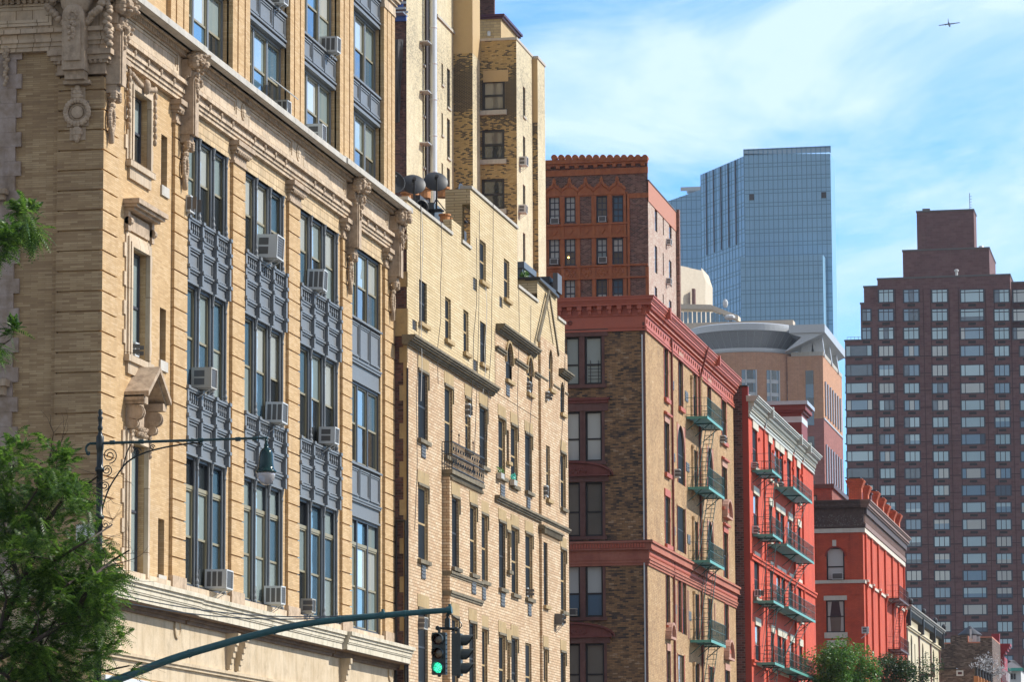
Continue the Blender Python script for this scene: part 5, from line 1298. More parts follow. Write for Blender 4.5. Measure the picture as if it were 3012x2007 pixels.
g.box(X5+.1,X5+.15,Y5+.1,Y5e,zcb-.5,zcb-.45); g.box(X5+.1,X5+.18,Y5+.1,Y5e,zt_+.3,zt_+.38); obj('frieze_bracket', g, BCOR, b5)
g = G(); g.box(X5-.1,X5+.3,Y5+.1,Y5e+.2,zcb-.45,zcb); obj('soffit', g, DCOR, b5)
g = G(); rs = random.Random(8)      # flaking paint on the side cornice
for k in range(150):
    u = 2395+140*rs.random(); v = 1517+34*rs.random(); x, z = s(u, v, Y5-.085); 
    if v > 1542: z = zt_+.1+.1*rs.random()
    w_ = .02+.06*rs.random(); hh = .02+.12*rs.random()*rs.random(); dd = .082 if z > zt_+.23 else .202; S5.box(g, x, x+w_, dd-.01, dd+.003, z, z+hh)
obj('flaked_paint', g, paint('flaked_grey_paint',(.22,.20,.18),.7), b5)
# chimneys
ch = [(2511,2541,2556,1408,'tallest brick chimney above the dark cornice corner, first of the chimney row'),(2554,2560,2576,1427,'second brick chimney of the row, partly behind the small dark one'),(2572,2586,2600,1445,'third brick chimney of the row on the vermilion building'),(2598,2604,2617,1464,'fourth brick chimney of the row on the vermilion building'),(2612,2617,2632,1484,'fifth brick chimney of the row on the vermilion building'),(2630,2636,2651,1501,'sixth brick chimney of the row on the vermilion building'),(2648,2651,2662,1511,'last and smallest looking brick chimney of the row')]
for k, (ua, ub, uc, v, lb) in enumerate(ch):
    Xc = X5-.35; y0, z = e(ub, v, Xc+.2); y1 = y0+1.0; wx = .95
    t = thing('brick_chimney', lb, 'chimney', (Xc-wx/2, y0, Zc5-.3), 'brick chimneys on the vermilion building')
    g = G(); g.box(Xc-wx, Xc, y0, y1, Zc5-.3, z-.75); 
    for j in range(7): d = .035*j; g.box(Xc-wx-d, Xc+d, y0-d, y1+d, z-.75+.09*j, z-.75+.09*(j+1))
    g.box(Xc-wx-.1, Xc+.1, y0-.1, y1+.1, z-.12, z-.02); obj('shaft', g, CHB, t)
    g = G(); g.box(Xc-wx+.05, Xc-.05, y0+.05, y1-.05, z-.02, z+.1); obj('cap', g, BLACKM, t)
    g = G(); g.box(Xc, Xc+.03, y0+.35, y0+.65, Zc5+.1, Zc5+.9); obj('recess', g, REDD, t)
y0, z = e(2567,1458,X5-.3); g = G(); g.box(X5-1.2,X5-.35,y0-1.0,y0,Zc5-.2,z); g.box(X5-1.28,X5-.27,y0-1.08,y0+.08,z,z+.12); tag(obj('brick_chimney', g, paint('dark_maroon_stack',(.10,.03,.03),.7)), 'small dark square chimney stub in front of the tallest brick chimneys', 'chimney', 'brick chimneys on the vermilion building')
for k, (u0,u1,v,vr) in enumerate(((2646,2670,1762,1724),(2650,2672,1912,1875))):
    X_ = X5+1.0; y0, z = e(u0,v,X_); y1 = eY(u1,v,X_)+.4; fire_escape(b5, X5, y0-.3, y1+.5, z, 1.0, eZ(u0,vr,X_)-z, BROWN, BROWN, (z-3.7, y1-.8, y0+.3), dens=.22)
# low red building behind
Yz = 300; Xz = s(2447,1450,Yz)[0]; zt = s(2447,1430,Yz)[1]; Yze = eY(2500,1477,Xz)
lb_ = thing('low_red_brown_building', 'low red brown brick building with a brown roof edge behind the vermilion corner building', 'building', (Xz,Yz,0))
g = G(); g.box(Xz-12,Xz,Yz,Yze,0,zt-.2); obj('wall', g, brick('red_brown_brick',[(0.1,(.22,.06,.04)),(.9,(.32,.10,.07))],(.2,.08,.06),.4,.15,.02,.3), lb_)
g = G(); g.box(Xz-12,Xz+.2,Yz-.2,Yze,zt-.2,zt+.15); obj('roof_edge', g, BROWN, lb_)
window(lb_, FS(Yz), *hS(2378,2404,1460,1478,Yz)[:2], s(2390,1490,Yz)[1], s(2390,1458,Yz)[1], .005, BLACKM, GP, GP, .1, 0)

# ================================================================== BUILDING 6: cream house with black cornice
X6 = -26.4; Y6 = Y5e+.1; Y6e = eY(2763,1900,X6)
b6 = thing('cream_house', 'cream painted house with a black bracketed cornice right of the vermilion building', 'building', (X6,Y6,0))
CREAM = paint('cream_wall_paint', (.62,.54,.36), .6, 0, .3, (.5,.42,.28), ns=1)
Zc6 = eZ(2765,1846,X6+.5); w6 = []
for u in (2678.5,2711.5,2743): a = eY(u,1900,X6); z = eZ(u,{2678.5:1868,2711.5:1892,2743:1910}[u],X6); w6 += [(a,a+1.5,z-3.6,z),(a,a+1.5,z-8,z-5)]
for u in (2690,2722,2754): a = eY(u,1920,X6); w6 += [(a,a+.8,Zc6-5.8,Zc6-2.7)]
g = G(); FE(X6).wall(g, Y6, Y6e, 0, Zc6-.2, w6, .10); g.box(-40,X6-.3,Y6,Y6+.2,0,Zc6-.3); g.box(-40,X6-.3,Y6e-.3,Y6e-.01,0,Zc6-.3); obj('wall', g, CREAM, b6)
for i, h in enumerate(w6):
    window(b6, FE(X6), *h, -.2, BLACKM, GD, GD, .1, .5)
    if i < 6: g = G(); FE(X6).archfill(g, h[0], h[1], h[3], -.1, .02); obj('window_arch', g, CREAM, b6)
z = crown(b6, X6, Y6, Y6e, Zc6, ((.14,.62),(.12,.52),(.15,.42)), paint('grey_brown_cornice',(.30,.28,.24),.6,0,.6,(.08,.07,.06)), None)
g = G(); y = Y6+.1
while y < Y6e: g.box(X6,X6+.4,y,y+.3,z-.5,z); y += 1.0
for t in (.0,.36,.7,.97): y = Y6+(Y6e-Y6)*t; g.box(X6,X6+.5,y,y+.5,z-1.3,z+.45); g.ell((X6+.5,y+.25,z+.65),.22,.25,.3)
obj('cornice_bracket', g, BLACKM, b6)
crown(b6, X6, Y6, Y6e, z-1.15, ((.12,.25),(.14,.16)), CREAM, None)
g = G()
for t in (.03,.36,.7,.97): y = Y6+(Y6e-Y6)*t; g.box(X6,X6+.14,y,y+.3,0,z-1.4)
obj('downpipe', g, paint('mauve_pipe',(.24,.14,.13),.6), b6)
y0, z = e(2748,1990,X6+1.0); fire_escape(b6, X6, y0-3, y0+1, z, 1.0, 1.0, BROWN, BROWN, None, dens=.2)
# ================================================================== terracotta apartment tower
YT = 285.0; XT = s(1907,700,YT)[0]
t2 = thing('terracotta_apartment_building', 'brown brick apartment building with orange terracotta ogee arches and scalloped roofline', 'building', (XT,YT,0))
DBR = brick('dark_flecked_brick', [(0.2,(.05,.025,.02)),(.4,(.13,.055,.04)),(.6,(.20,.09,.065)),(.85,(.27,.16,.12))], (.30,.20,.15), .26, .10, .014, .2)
OT = stone('orange_terracotta', (.36,.115,.045), (.46,.165,.065), (.12,.04,.025), .45)
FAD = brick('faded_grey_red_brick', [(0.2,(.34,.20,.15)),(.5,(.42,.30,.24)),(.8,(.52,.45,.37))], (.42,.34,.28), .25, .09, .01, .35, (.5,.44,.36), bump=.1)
fs = FS(YT); f_ = FE(XT)
C = [(1614.3,1647),(1660.7,1693.6),(1753.6,1786.8),(1800.7,1834)]
R_ = [(576,654),(701,780),(822,905),(945,1028)]
th = [hS(a,b,v0,v1,YT) for v0,v1 in R_ for a,b in C]
zt = s(1900,474,YT)[1]; x0 = XT-16
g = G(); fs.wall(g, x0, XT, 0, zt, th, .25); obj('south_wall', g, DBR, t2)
eh = [hE(1925.7,1932.8,v0,v1,XT) for v0,v1 in ((597,677),(720,800),(841,920))]+[hE(1949.3,1952.1,v0,v1,XT) for v0,v1 in ((625,690),(743,809),(864,930))]+[hE(1967.8,1975,v0,v1,XT) for v0,v1 in ((641,718),(763,838),(881,950))]
YTe = eY(1988,700,XT); zte = eZ(1909,536,XT)
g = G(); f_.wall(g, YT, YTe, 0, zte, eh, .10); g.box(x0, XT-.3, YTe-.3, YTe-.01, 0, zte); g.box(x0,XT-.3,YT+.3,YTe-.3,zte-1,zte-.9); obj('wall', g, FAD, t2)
g = G(); g.box(XT-.1,XT+.05,YT,YTe,zte-1.6,zte); obj('parapet_render', g, paint('salmon_parapet_paint',(.50,.22,.14),.7,0,.3), t2)
g = G(); g.box(XT-.2,XT+.1,YT,YTe,zte,zte+.1); obj('coping', g, GREYM, t2)
Xp2 = s(1998,700,YTe)[0]; g = G(); g.box(XT-1, Xp2, YTe, YTe+.6, 0, s(1992,616,YTe)[1]); obj('end_pier', g, DBR, t2)
g = G()
zz = lambda v: s(1750,v,YT)[1]
fs.box(g, x0, XT+.03, 0, .25, zz(486), zz(474)); fs.box(g, x0, XT+.03, 0, .12, zz(515), zz(497)); fs.box(g, x0, XT+.03, 0, .4, zz(480), zz(468))
x = XT-.2
while x > XT-8: fs.box(g, x-.3, x, .12, .35, zz(494), zz(486)); x -= .75
for k in range(14):      # scalloped barrel tiles on the ridge
    u = 1899-20.5*k; x, z = s(u, 466, YT); g.lathe((x,YT-.45,z), [(.24,0),(.24,.6)], 12, (0,1,0))
fs.box(g, x0, XT+.03, 0, .1, zz(586), zz(574)) if False else None
fs.box(g, s(1847,580,YT)[0], XT+.02, 0, .06, zz(587), zz(573))
for a in (1600,1650,1697,1741,1790,1836,1843):   # vertical ribs
    xa = s(a,700,YT)[0]; fs.box(g, xa, xa+.26, 0, .12, 0, zz(575))
for v0, v1 in ((657,701),(781,822),(906,945),(1030,1070)):
    xa, xb = s(1600,700,YT)[0], s(1847 if v0 != 781 else 1905,700,YT)[0]
    fs.box(g, xa, s(1847,700,YT)[0], 0, .05, zz(v1), zz(v0)); fs.box(g, xa, xb, 0, .2, zz(v0+5), zz(v0)); fs.box(g, xa, xb, 0, .22, zz(v1), zz(v1-4))
fs.box(g, s(1898,700,YT)[0], XT+.02, 0, .06, 0, zz(790))
fs.box(g, s(1600,700,YT)[0], s(1847,700,YT)[0], 0, .04, zz(577), zz(568))
for (a, b) in C: 
    for v0, v1 in R_: h = hS(a,b,v0,v1,YT); fs.box(g, h[0]-.1, h[0], 0, .09, h[2], h[3]); fs.box(g, h[1], h[1]+.1, 0, .09, h[2], h[3])
obj('terracotta_trim', g, OT, t2)
g = G()
for k, uc in enumerate((1630.4,1675.7,1723,1769.6,1816)):
    xc = s(uc,560,YT)[0]; w = s(uc+23,560,YT)[0]-xc; zb, zp = zz(574), zz(543)
    pts = [(xc-w,zb),(xc-w,zz(560)),(xc-w*.8,zz(553)),(xc-w*.35,zz(548)),(xc-.05,zz(537)),(xc+.05,zz(537)),(xc+w*.35,zz(548)),(xc+w*.8,zz(553)),(xc+w,zz(560)),(xc+w,zb)]
    g.prism([fs.p(a,0,z) for a, z in pts], (0,-.12,0))
    for p, q_ in zip(pts[1:-1], pts[2:-1]):
        n_ = 4
        for j in range(n_): t = j/n_; g.ell(fs.p(p[0]+(q_[0]-p[0])*t, .15, p[1]+(q_[1]-p[1])*t), .12,.1,.12,6,4)
    for dz, r in ((535,.2),(531,.26),(527,.16),(523,.1)): g.ell(fs.p(xc,.15,zz(dz)), r*.6,.1,r,6,4)
    for kk in (-1,1): g.ell(fs.p(xc+kk*.3,.15,zz(545)),.12,.08,.1,6,4)
    for v in (678,802,926):       # lozenge and quatrefoil panels
        zc = zz(v-1)
        if v == 802:
            for j in range(4): th_ = math.pi/2*j; g.lathe(fs.p(xc+.2*math.cos(th_),.05,zc+.24*math.sin(th_)),[(.22,0),(.20,.05),(.16,.05),(.14,.01),(.02,.01)],10,(0,-1,0))
        else: g.prism([fs.p(xc-.26,.05,zc),fs.p(xc,.05,zc+.34),fs.p(xc+.26,.05,zc),fs.p(xc,.05,zc-.34)],(0,-.08,0))
obj('ogee_arch', g, OT, t2)
rs = random.Random(11)
for i, h in enumerate(th): window(t2, fs, *h, -.2, IROND, [GW,GW,GC,GB,GW,GW,GW,GW][i%8], [GW,GW,GC,GB,GW,GC,GP,GC,GW,GW,GW,GW,GP,GP,GP,GP][i], .12, .5, grid=(2,2), fw=.08)
for h in eh: window(t2, f_, *h, -.15, BLACKM, GD, GD, .08, .5)
g = G(); h = th[5]; lx, lz = s(1671.6,757,YT); g.ell((lx,YT+.12,lz),.07,.07,.07); m, nt, b = newmat('lit_lamp_bulb'); b.inputs['Emission Color'].default_value = (1,.6,.15,1); b.inputs['Emission Strength'].default_value = 6; obj('lamp', g, m, t2)

# ================================================================== far buildings
def slab(name, lb, cat, mat, x0, x1, y0, y1, z1):
    t = thing(name, lb, cat, (x1,y0,0)); g = G(); g.box(x0,x1,y0,y1,0,z1); obj('wall', g, mat, t); return t
# --- brown slab tower
YW = 590.0
bt = thing('brown_slab_tower', 'tall stepped purplish brown brick apartment tower filling the right side', 'building', (s(2700,1500,YW)[0],YW,0))
PB = brick('purplish_brown_brick', [(0.1,(.125,.06,.06)),(.5,(.155,.074,.072)),(.9,(.19,.10,.095))], (.17,.10,.09), .9, .4, .03, .2, (.24,.16,.14), bump=.05)
def S6(u, v): return s(u, v, YW)
blocks = [(2485,3150,1004.6,40),(2531,2600,895,38),(2540.6,2600,846,36),(2580.6,2971,823,40),(2971,3150,834,38),(2655,2909.5,740,22),(2696,2864,625,14)]
g = G()
for (ua, ub, v, dy) in blocks:
    x0, z = S6(ua, v); x1 = S6(ub, v)[0]; off = {1004.6:0, 895:.02, 846:.5, 823:.04, 834:3, 740:6, 625:8}[v]
    # keep outline true: compute at the block's own face
    Yf = YW+off; x0, z = s(ua, v, Yf); x1 = s(ub, v, Yf)[0]
    g.box(x0, x1, Yf, YW+dy, 0 if v > 800 else 80, z)
obj('wall', g, PB, bt)
g = G()
for (ua, ub, v, dy) in blocks:
    off = {1004.6:0, 895:.02, 846:.5, 823:.04, 834:3, 740:6, 625:8}[v]; Yf = YW+off; ub = 2530 if v > 1000 else (2541 if v == 895 else (2580 if v == 846 else ub)); x0, z = s(ua, v, Yf); x1 = s(ub, v, Yf)[0]; g.box(x0-.1, x1+.1, Yf-.1, YW+dy+.1, z, z+.25)
obj('coping', g, GREYM, bt)
g = G()
for k in range(24): 
    v = 1055+50.3*k; x0, z = S6(2485, v); g.box(x0, x0+60, YW-.03, YW, z-.08, z+.08)
for u in (2577,2640,2722,2744,2798,2826,2906,2932,2980): 
    x, z = S6(u, 1200); g.box(x-.06,x+.06,YW-.04,YW,0,S6(u,850 if u > 2590 else 1010)[1])
obj('joint_line', g, paint('dark_joint',(.09,.045,.042),.8), bt)
rows = [(854.6,889),(911.8,944),(966.4,998),(1020,1048),(1076,1106)]+[(1130+50.15*k,1156.5+50.15*k) for k in range(17)]
wcols = [(2585,2627.5,3),(2658.5,2702,3),(2741.5,2786,3),(2825.7,2892.5,4),(2924.6,2967.5,3)]
nwin = 0; rs = random.Random(21)
def lean(v): return (v-1000)*.0145
TP1 = glass('tower_pane_light', (.33,.50,.56), (.50,.66,.70)); TP2 = glass('tower_pane_middle', (.16,.28,.38), (.25,.39,.50)); TP3 = glass('tower_pane_dark', (.07,.11,.15), (.12,.17,.22))
pan_up = [TP1,TP1,TP1,TP2,TP2,TP3,GW,TP1,TP2]
def tower_win(a0, a1, v0, v1, n, dark=False):
    global nwin
    x0, zt_ = S6(a0, v0); x1 = S6(a1, v0)[0]; zb_ = S6(a0, v1)[1]; fr = FS(YW)
    if nwin >= 99: STUFF.append((x0,x1,zb_,zt_,n)); return
    nwin += 1
    up = rs.choice(pan_up); lo = up if rs.random() < .6 else rs.choice(pan_up)
    g = G(); t = .16; fr.box(g, x0-t, x1+t, 0, .05, zb_-t, zt_+t); 
    W = obj('window', g, IROND, bt); p = G(); w = (x1-x0)
    cuts = [0]+([.18,.82] if n == 4 else [k/n for k in range(1,n)])+[1]
    for j in range(len(cuts)-1):
        A, B = x0+w*cuts[j]+.06, x0+w*cuts[j+1]-.06; zm = zb_+(zt_-zb_)*rs.choice([.0,.0,.35,.6]) if j == 0 else zm
        p.mi = 0; fr.quad(p, A, B, zm, zt_, .055)
        if zm > zb_: p.mi = 1; fr.quad(p, A, B, zb_, zm, .055)
        if rs.random() < .2: p.mi = 2; fr.quad(p, A, B, zb_, zt_, .06)
    if dark: p.mi = 0; g = G(); fr.box(g, x0, x1, .05, .08, zt_-.45, zt_-.3); obj('transom', g, IROND, W)
    obj('pane', p, [up, lo, rs.choice([GW,TP3])], W)
STUFF = []; slots = G()
for k, (v0, v1) in enumerate(rows):
    if k >= 5: v1 = v0+27
    cc = [(a+lean(v0)*.0,b,n) for a,b,n in wcols]
    if k in (1,2): cc = [(2536,2561,2)]+cc
    if k >= 3: cc = [(2488,2563.5,4)]+cc
    if k >= 3: cc = cc+[(2999,3040,3)]
    if k in (0,1,2): cc = cc+[(2980,3040,4)]
    for (a, b, n) in cc:
        ln = 0
        if k >= 3: ln = 1.5+.0*k
        x0_, _ = S6(a, 1000); a_ = a+ (v0-1000)*.0118 if k >= 3 else a; b_ = b+(v0-1000)*.0118 if k >= 3 else b
        tower_win(a_, b_, v0, v1, n, k < 3)
        um = (a_+b_)/2; xs, zs_ = S6(um-11, v1+5.5); slots.box(xs, S6(um+11,v1)[0], YW-.04, YW+.02, S6(um,v1+12.5)[1], zs_)
obj('air_conditioner_slot', slots, BLACKM, bt)
if STUFF:
    g = G(); p = G(); fr = FS(YW)
    for (x0,x1,zb_,zt_,n) in STUFF:
        g.mi = 3; fr.box(g, x0-.16, x1+.16, 0, .05, zb_-.16, zt_+.16); w = x1-x0; m_ = rs.choice([0,0,1,2]); m2 = m_ if rs.random() < .5 else rs.choice([0,1,2,4])
        cuts = [0]+([.18,.82] if n == 4 else [k/n for k in range(1,n)])+[1]; zm = zb_+(zt_-zb_)*rs.choice([0,.4])
        for j in range(len(cuts)-1):
            A, B = x0+w*cuts[j]+.06, x0+w*cuts[j+1]-.06; g.mi = m_; fr.quad(g, A, B, zm, zt_, .055)
            if zm > zb_: g.mi = m2; fr.quad(g, A, B, zb_, zm, .056)
    o = obj('lower_windows', g, [TP1,TP2,GW,IROND,TP3], bt); o['kind'] = 'stuff'
g = G(); x, z = s(2853,625,YW+9); g.tube((x,YW+9,z),(x,YW+9,z+3.2),.05); 
for k in range(5): g.box(x-.0,x+.35,YW+9-.03,YW+9.03,z+.8+.45*k,z+.86+.45*k)
obj('antenna', g, GREYM, bt)
g = G(); x, z = s(2724,626,YW+9); g.box(x-.6,x+.6,YW+9,YW+10,z,z+.7); obj('roof_stack', g, GREYM, bt)
g = G(); x, z = s(2814,818,YW+.5); g.lathe((x,YW+.5,z),[(.2,0),(.22,1.0),(.35,1.05),(.35,1.3),(.2,1.4)],10); x, z = s(2886,735,YW+6); g.lathe((x,YW+6.5,z),[(.5,0),(.3,.2),(.5,.35),(.35,.7)],10); obj('roof_vent', g, WHITE, bt)
g = G(); x, z = S6(2500,1003); g.box(x-.5,x+2.4,YW+.3,YW+.35,z+.6,z+.65); 
for k in range(5): g.box(x-.5+.6*k,x-.45+.6*k,YW+.3,YW+.35,z,z+.65)
g.box(x+2.2,x+3,YW+1,YW+1.5,z,z+1.2); g.tube((x+2.6,YW+1,z+1),(x+3,YW+1,z+2.6),.05); obj('terrace_furniture', g, RCD, bt)

# --- orange and maroon postmodern building
YO = 900.0; XO = s(2421,1100,YO)[0]; YOe = eY(2476,1100,XO)
bo = thing('postmodern_tower', 'orange brick tower with a round drum, flared disc canopy and maroon lower storeys', 'building', (XO,YO,0))
OB = brick('orange_brick', [(0.1,(.48,.24,.13)),(.9,(.56,.30,.17))], (.42,.22,.12), 1.2,.5,.04,.15,bump=.05); MB_ = brick('maroon_brick', [(0.1,(.26,.085,.065)),(.9,(.36,.13,.10))], (.24,.09,.07), 1.2,.5,.04,.2,bump=.05)
AL = paint('pale_metal_panel', (.50,.52,.53), .45, .2, .3)
so_ = lambda u, v: s(u, v, YO)
ztb = so_(2400,1047)[1]; zsw = so_(2400,1232)[1]
x_l = so_(2340,1100)[0]
g = G(); g.box(x_l-2, XO, YO, YOe, zsw, ztb); obj('upper_wall', g, OB, bo)
g = G(); g.box(x_l-40, XO, YO+.0, YOe, 0, zsw); obj('lower_wall', g, MB_, bo)
g = G()
for k in range(7):
    y = YO+3+(YOe-YO-4)*k/7; g.box(XO,XO+.3,y,y+1.6,zsw+1,ztb-6); g.box(XO,XO+.3,y,y+1.6,zsw-38,zsw-6); g.box(XO,XO+.3,y,y+1.6,zsw-90,zsw-44)
obj('window_strip', g, paint('grey_strip_glass',(.22,.2,.2),.3), bo)  # window strips in one plain grey
g = G(); g.box(XO, XO+.2, YO, YOe, zsw-.2, zsw+.2); g.box(XO,XO+.4,YO,YOe,zsw-41,zsw-40.3); obj('belt', g, AL, bo)
g = G(); fr = FS(YO)
for (va, vb) in ((1091,1252),(1285,1383),(1416,1440)):
    xa, za = so_(2369,va); xb, zb = so_(2395 if va < 1260 else 2397,vb); n = max(2,int((za-zb)/3.1))
    for k in range(n): g.mi = k % 2; fr.quad(g, xa, xb, zb+(za-zb)*k/n, zb+(za-zb)*(k+1)/n, .1)
obj('window_strip', g, [GB, GD], bo)
# drum
cx = so_(2178,1040)[0]; Rd = so_(2341,1040)[0]-cx; cy = YO+Rd*.6
ztd = s(2178,1036,cy-Rd)[1]
g = G(); g.lathe((cx,cy,zsw-60), [(Rd,0),(Rd,ztd-zsw+60)], 64); obj('drum', g, OB, bo)
g = G(); g.lathe((cx,cy,ztd), [(Rd+.2,0),(Rd+.3,.4),(Rd+.3,1.0),(Rd-.3,1.05)], 64); obj('drum_parapet', g, AL, bo)
g = G(); zt1 = s(2178,955,cy-Rd)[1]
g.lathe((cx,cy,ztd+.5), [(Rd*.70,0),(Rd*.74,.2),(Rd*1.0,zt1-ztd-2.0)], 64); obj('disc_soffit', g, paint('canopy_soffit_panel',(.32,.325,.33),.6,.1,.4), bo)
g = G(); g.lathe((cx,cy,zt1-1.5), [(Rd*1.0,0),(Rd*1.03,.1),(Rd*1.03,1.7),(Rd*.98,2.0),(Rd*.3,2.6)], 64); obj('disc_canopy', g, AL, bo)
g = G()
for k in range(40):
    t = math.pi*2*k/40; a, b = Vector((cx+Rd*.75*math.cos(t),cy+Rd*.75*math.sin(t),ztd+.8)), Vector((cx+Rd*1.0*math.cos(t),cy+Rd*1.0*math.sin(t),zt1-1.6)); g.tube(a,b,.05,None,4)
obj('disc_rib', g, AL, bo)
gw = G(); gl = G()
for (ua, ub) in ((2142,2165),(2190,2233),(2260,2294),(2313.5,2335)):
    for side in (0,):
        ta = math.acos(max(-1,min(1,(so_(ua,1100)[0]-cx)/Rd))); tb = math.acos(max(-1,min(1,(so_(ub,1100)[0]-cx)/Rd)))
        n = 4; zt_w = s(2200,1076,cy-Rd)[1]-1
        for j in range(n):
            t0 = ta+(tb-ta)*j/n; t1_ = ta+(tb-ta)*(j+1)/n
            for k in range(6):
                z1_ = zt_w-k*3.2; z0_ = z1_-2.3; gw.mi = 0 if j % 3 else 1
                gw.face([(cx+(Rd+.1)*math.cos(t),cy-(Rd+.1)*math.sin(t),z) for t,z in ((t0,z0_),(t1_,z0_),(t1_,z1_),(t0,z1_))])
                gl.face([(cx+(Rd+.12)*math.cos(t),cy-(Rd+.12)*math.sin(t),z) for t,z in ((t0,z0_-.9),(t1_,z0_-.9),(t1_,z0_),(t0,z0_))])
        for tt in (ta+(tb-ta)*.28, ta+(tb-ta)*.95):
            a = Vector((cx+(Rd+.2)*math.cos(tt),cy-(Rd+.2)*math.sin(tt),0)); gl.tube(a+Vector((0,0,zt_w-20)), a+Vector((0,0,zt_w)), .22, None, 5)
obj('window_bay', gw, [GD,GB], bo); obj('window_grid', gl, AL, bo)
g = G()      # sloping canopy over the square part
za = so_(2400,985)[1]; xr = XO+1.0
g.prism([(x_l-1,YO-3,za-1),(xr,YO-3,za-1),(xr,YO-3,za+.9),(x_l-1,YO-3,za+.9)], (0,YOe-YO+6,0)) if False else g.box(x_l-1, xr, YO-4, YOe+1, za, za+2.0)
g.prism([(x_l-1,YO-3.5,za),(xr,YO-3.5,za),(xr-10,YO-3.5,za-4.5),(x_l+2,YO-3.5,za-1)], (0,YOe-YO+3,0))
obj('roof_canopy', g, AL, bo)
g = G()
for xx, yy in ((x_l+3,YO+1),(XO-1.2,YO+1),(XO-1.2,YO+18),(XO-1.2,YO+34)): g.prism([(xx-1.8,yy,ztb),(xx+1.6,yy,ztb),(xx+.9,yy,ztb+5.2),(xx-1.2,yy,ztb+5.2)],(0,1.6,0)); g.box(xx-.6,xx-.2,yy,yy+.5,ztb+5,za); g.box(xx+.2,xx+.6,yy,yy+.5,ztb+5,za)
obj('canopy_post', g, AL, bo)
g = G(); g.box(x_l-1,XO+.1,YO-.1,YOe,ztb,ztb+1.0); obj('parapet', g, COPE, bo)
# --- beige wing behind
YE = 965.0; g = G()
bw = thing('beige_wing', 'beige concrete wing with a ribbon of blue windows behind the brown brick corner house', 'building', (s(2060,900,YE)[0],YE,0))
fr = FS(YE); BG = stone('beige_concrete', (.58,.50,.38), (.66,.58,.46), (.4,.34,.26), .2)
se = lambda u, v: s(u, v, YE)
for (ua,ub,v) in ((1960,2026,773),(2026,2063,788)):
    Ya_, Yb_ = YE+(ua-1960)*.14, YE+(ub-1960)*.14; a_, b_ = s(ua,v,Ya_), s(ub,v,Yb_)
    g.prism([(a_[0],Ya_,0),(b_[0],Yb_,0),(b_[0],Yb_,a_[1]),(a_[0],Ya_,a_[1])],(0,14,0))
p = [(2063,788),(2075,826),(2075,1100),(2063,1100)]; g.prism([(s(u,v,YE+(u-1960)*.14)[0],YE+(u-1960)*.14,s(u,v,YE+(u-1960)*.14)[1]) for u, v in p],(0,14,0)); obj('wall', g, BG, bw)
g = G(); x, z = se(2022,836); g.box(x, se(2026,836)[0]+.4, YE+8, YE+10, se(2022,903)[1], z); obj('recess', g, BRN, bw)
g = G(); zt = se(2100,905)[1]
pa = [(1955,903,935),(2100,906,936),(2180,938,965)]
for k in range(2):
    (ua,va,vb),(ub,vc,vd) = pa[k],pa[k+1]
    P_ = [(*se(ua,va),),(*se(ub,vc),),(*se(ub,vc+14),),(*se(ua,va+14),)]; g.prism([(x,YE-6,z) for x, z in P_],(0,5,0))
g.box(se(1955,940)[0], se(2340,940)[0], YE-6, YE-1, 0, se(2100,958)[1]); obj('parapet', g, BG, bw)
g = G(); x0_, z0_ = se(1960,958); 
fr2 = FS(YE-5.5)
for k in range(14): ua = 1972+13.2*k; xa, za_ = s(ua,918+max(0,k-8)*2.2,YE-5.5); fr2.quad(g, xa, s(ua+10,900,YE-5.5)[0], s(ua,960,YE-5.5)[1], za_, 0)
obj('ribbon_window', g, GB, bw)
g = G(); x, z = se(2146,915); g.ell((x,YE-8,z+.8),.7,.7,1.2); x, z = se(2160,948); g.ell((x,YE-9,z),1.5,1.5,.8); obj('radome', g, WHITE, bw)

# --- blue glass tower
YG = 1100.0; sg_ = lambda u, v: s(u, v, YG)
bg_ = thing('glass_tower', 'pale blue glass skyscraper with a sloping left wing rising behind the orange tower', 'building', (sg_(2300,900)[0],YG,0))
def curtain(name, c, c2, cell):
    m, nt, b = newmat(name); pos, wc = wallco(nt); br = N(nt,'ShaderNodeTexBrick'); nt.links.new(wc, br.inputs['Vector']); br.offset = 0
    br.inputs['Scale'].default_value = 1; br.inputs['Brick Width'].default_value = cell[0]; br.inputs['Row Height'].default_value = cell[1]; br.inputs['Mortar Size'].default_value = 0
    br.inputs['Color1'].default_value = (*c,1); br.inputs['Color2'].default_value = (*c2,1)
    f = ramp(nt, noi(nt, pos, .03, 3), [(.35,0),(.7,1)]); cc = mixc(nt, br.outputs['Color'], tuple(min(1,x*1.35) for x in c), mth(nt,'MULTIPLY',f,.35))
    nt.links.new(cc, b.inputs['Base Color']); b.inputs['Roughness'].default_value = .3; b.inputs['Specular IOR Level'].default_value = .5; return m
G1 = curtain('blue_curtain_glass', (.20,.39,.55), (.22,.42,.59), (1.4,4)); G2 = curtain('deep_blue_curtain_glass', (.16,.38,.60), (.17,.40,.64), (1.4,4))
MU = paint('blue_grey_mullion', (.12,.25,.37), .5, .3, .2)
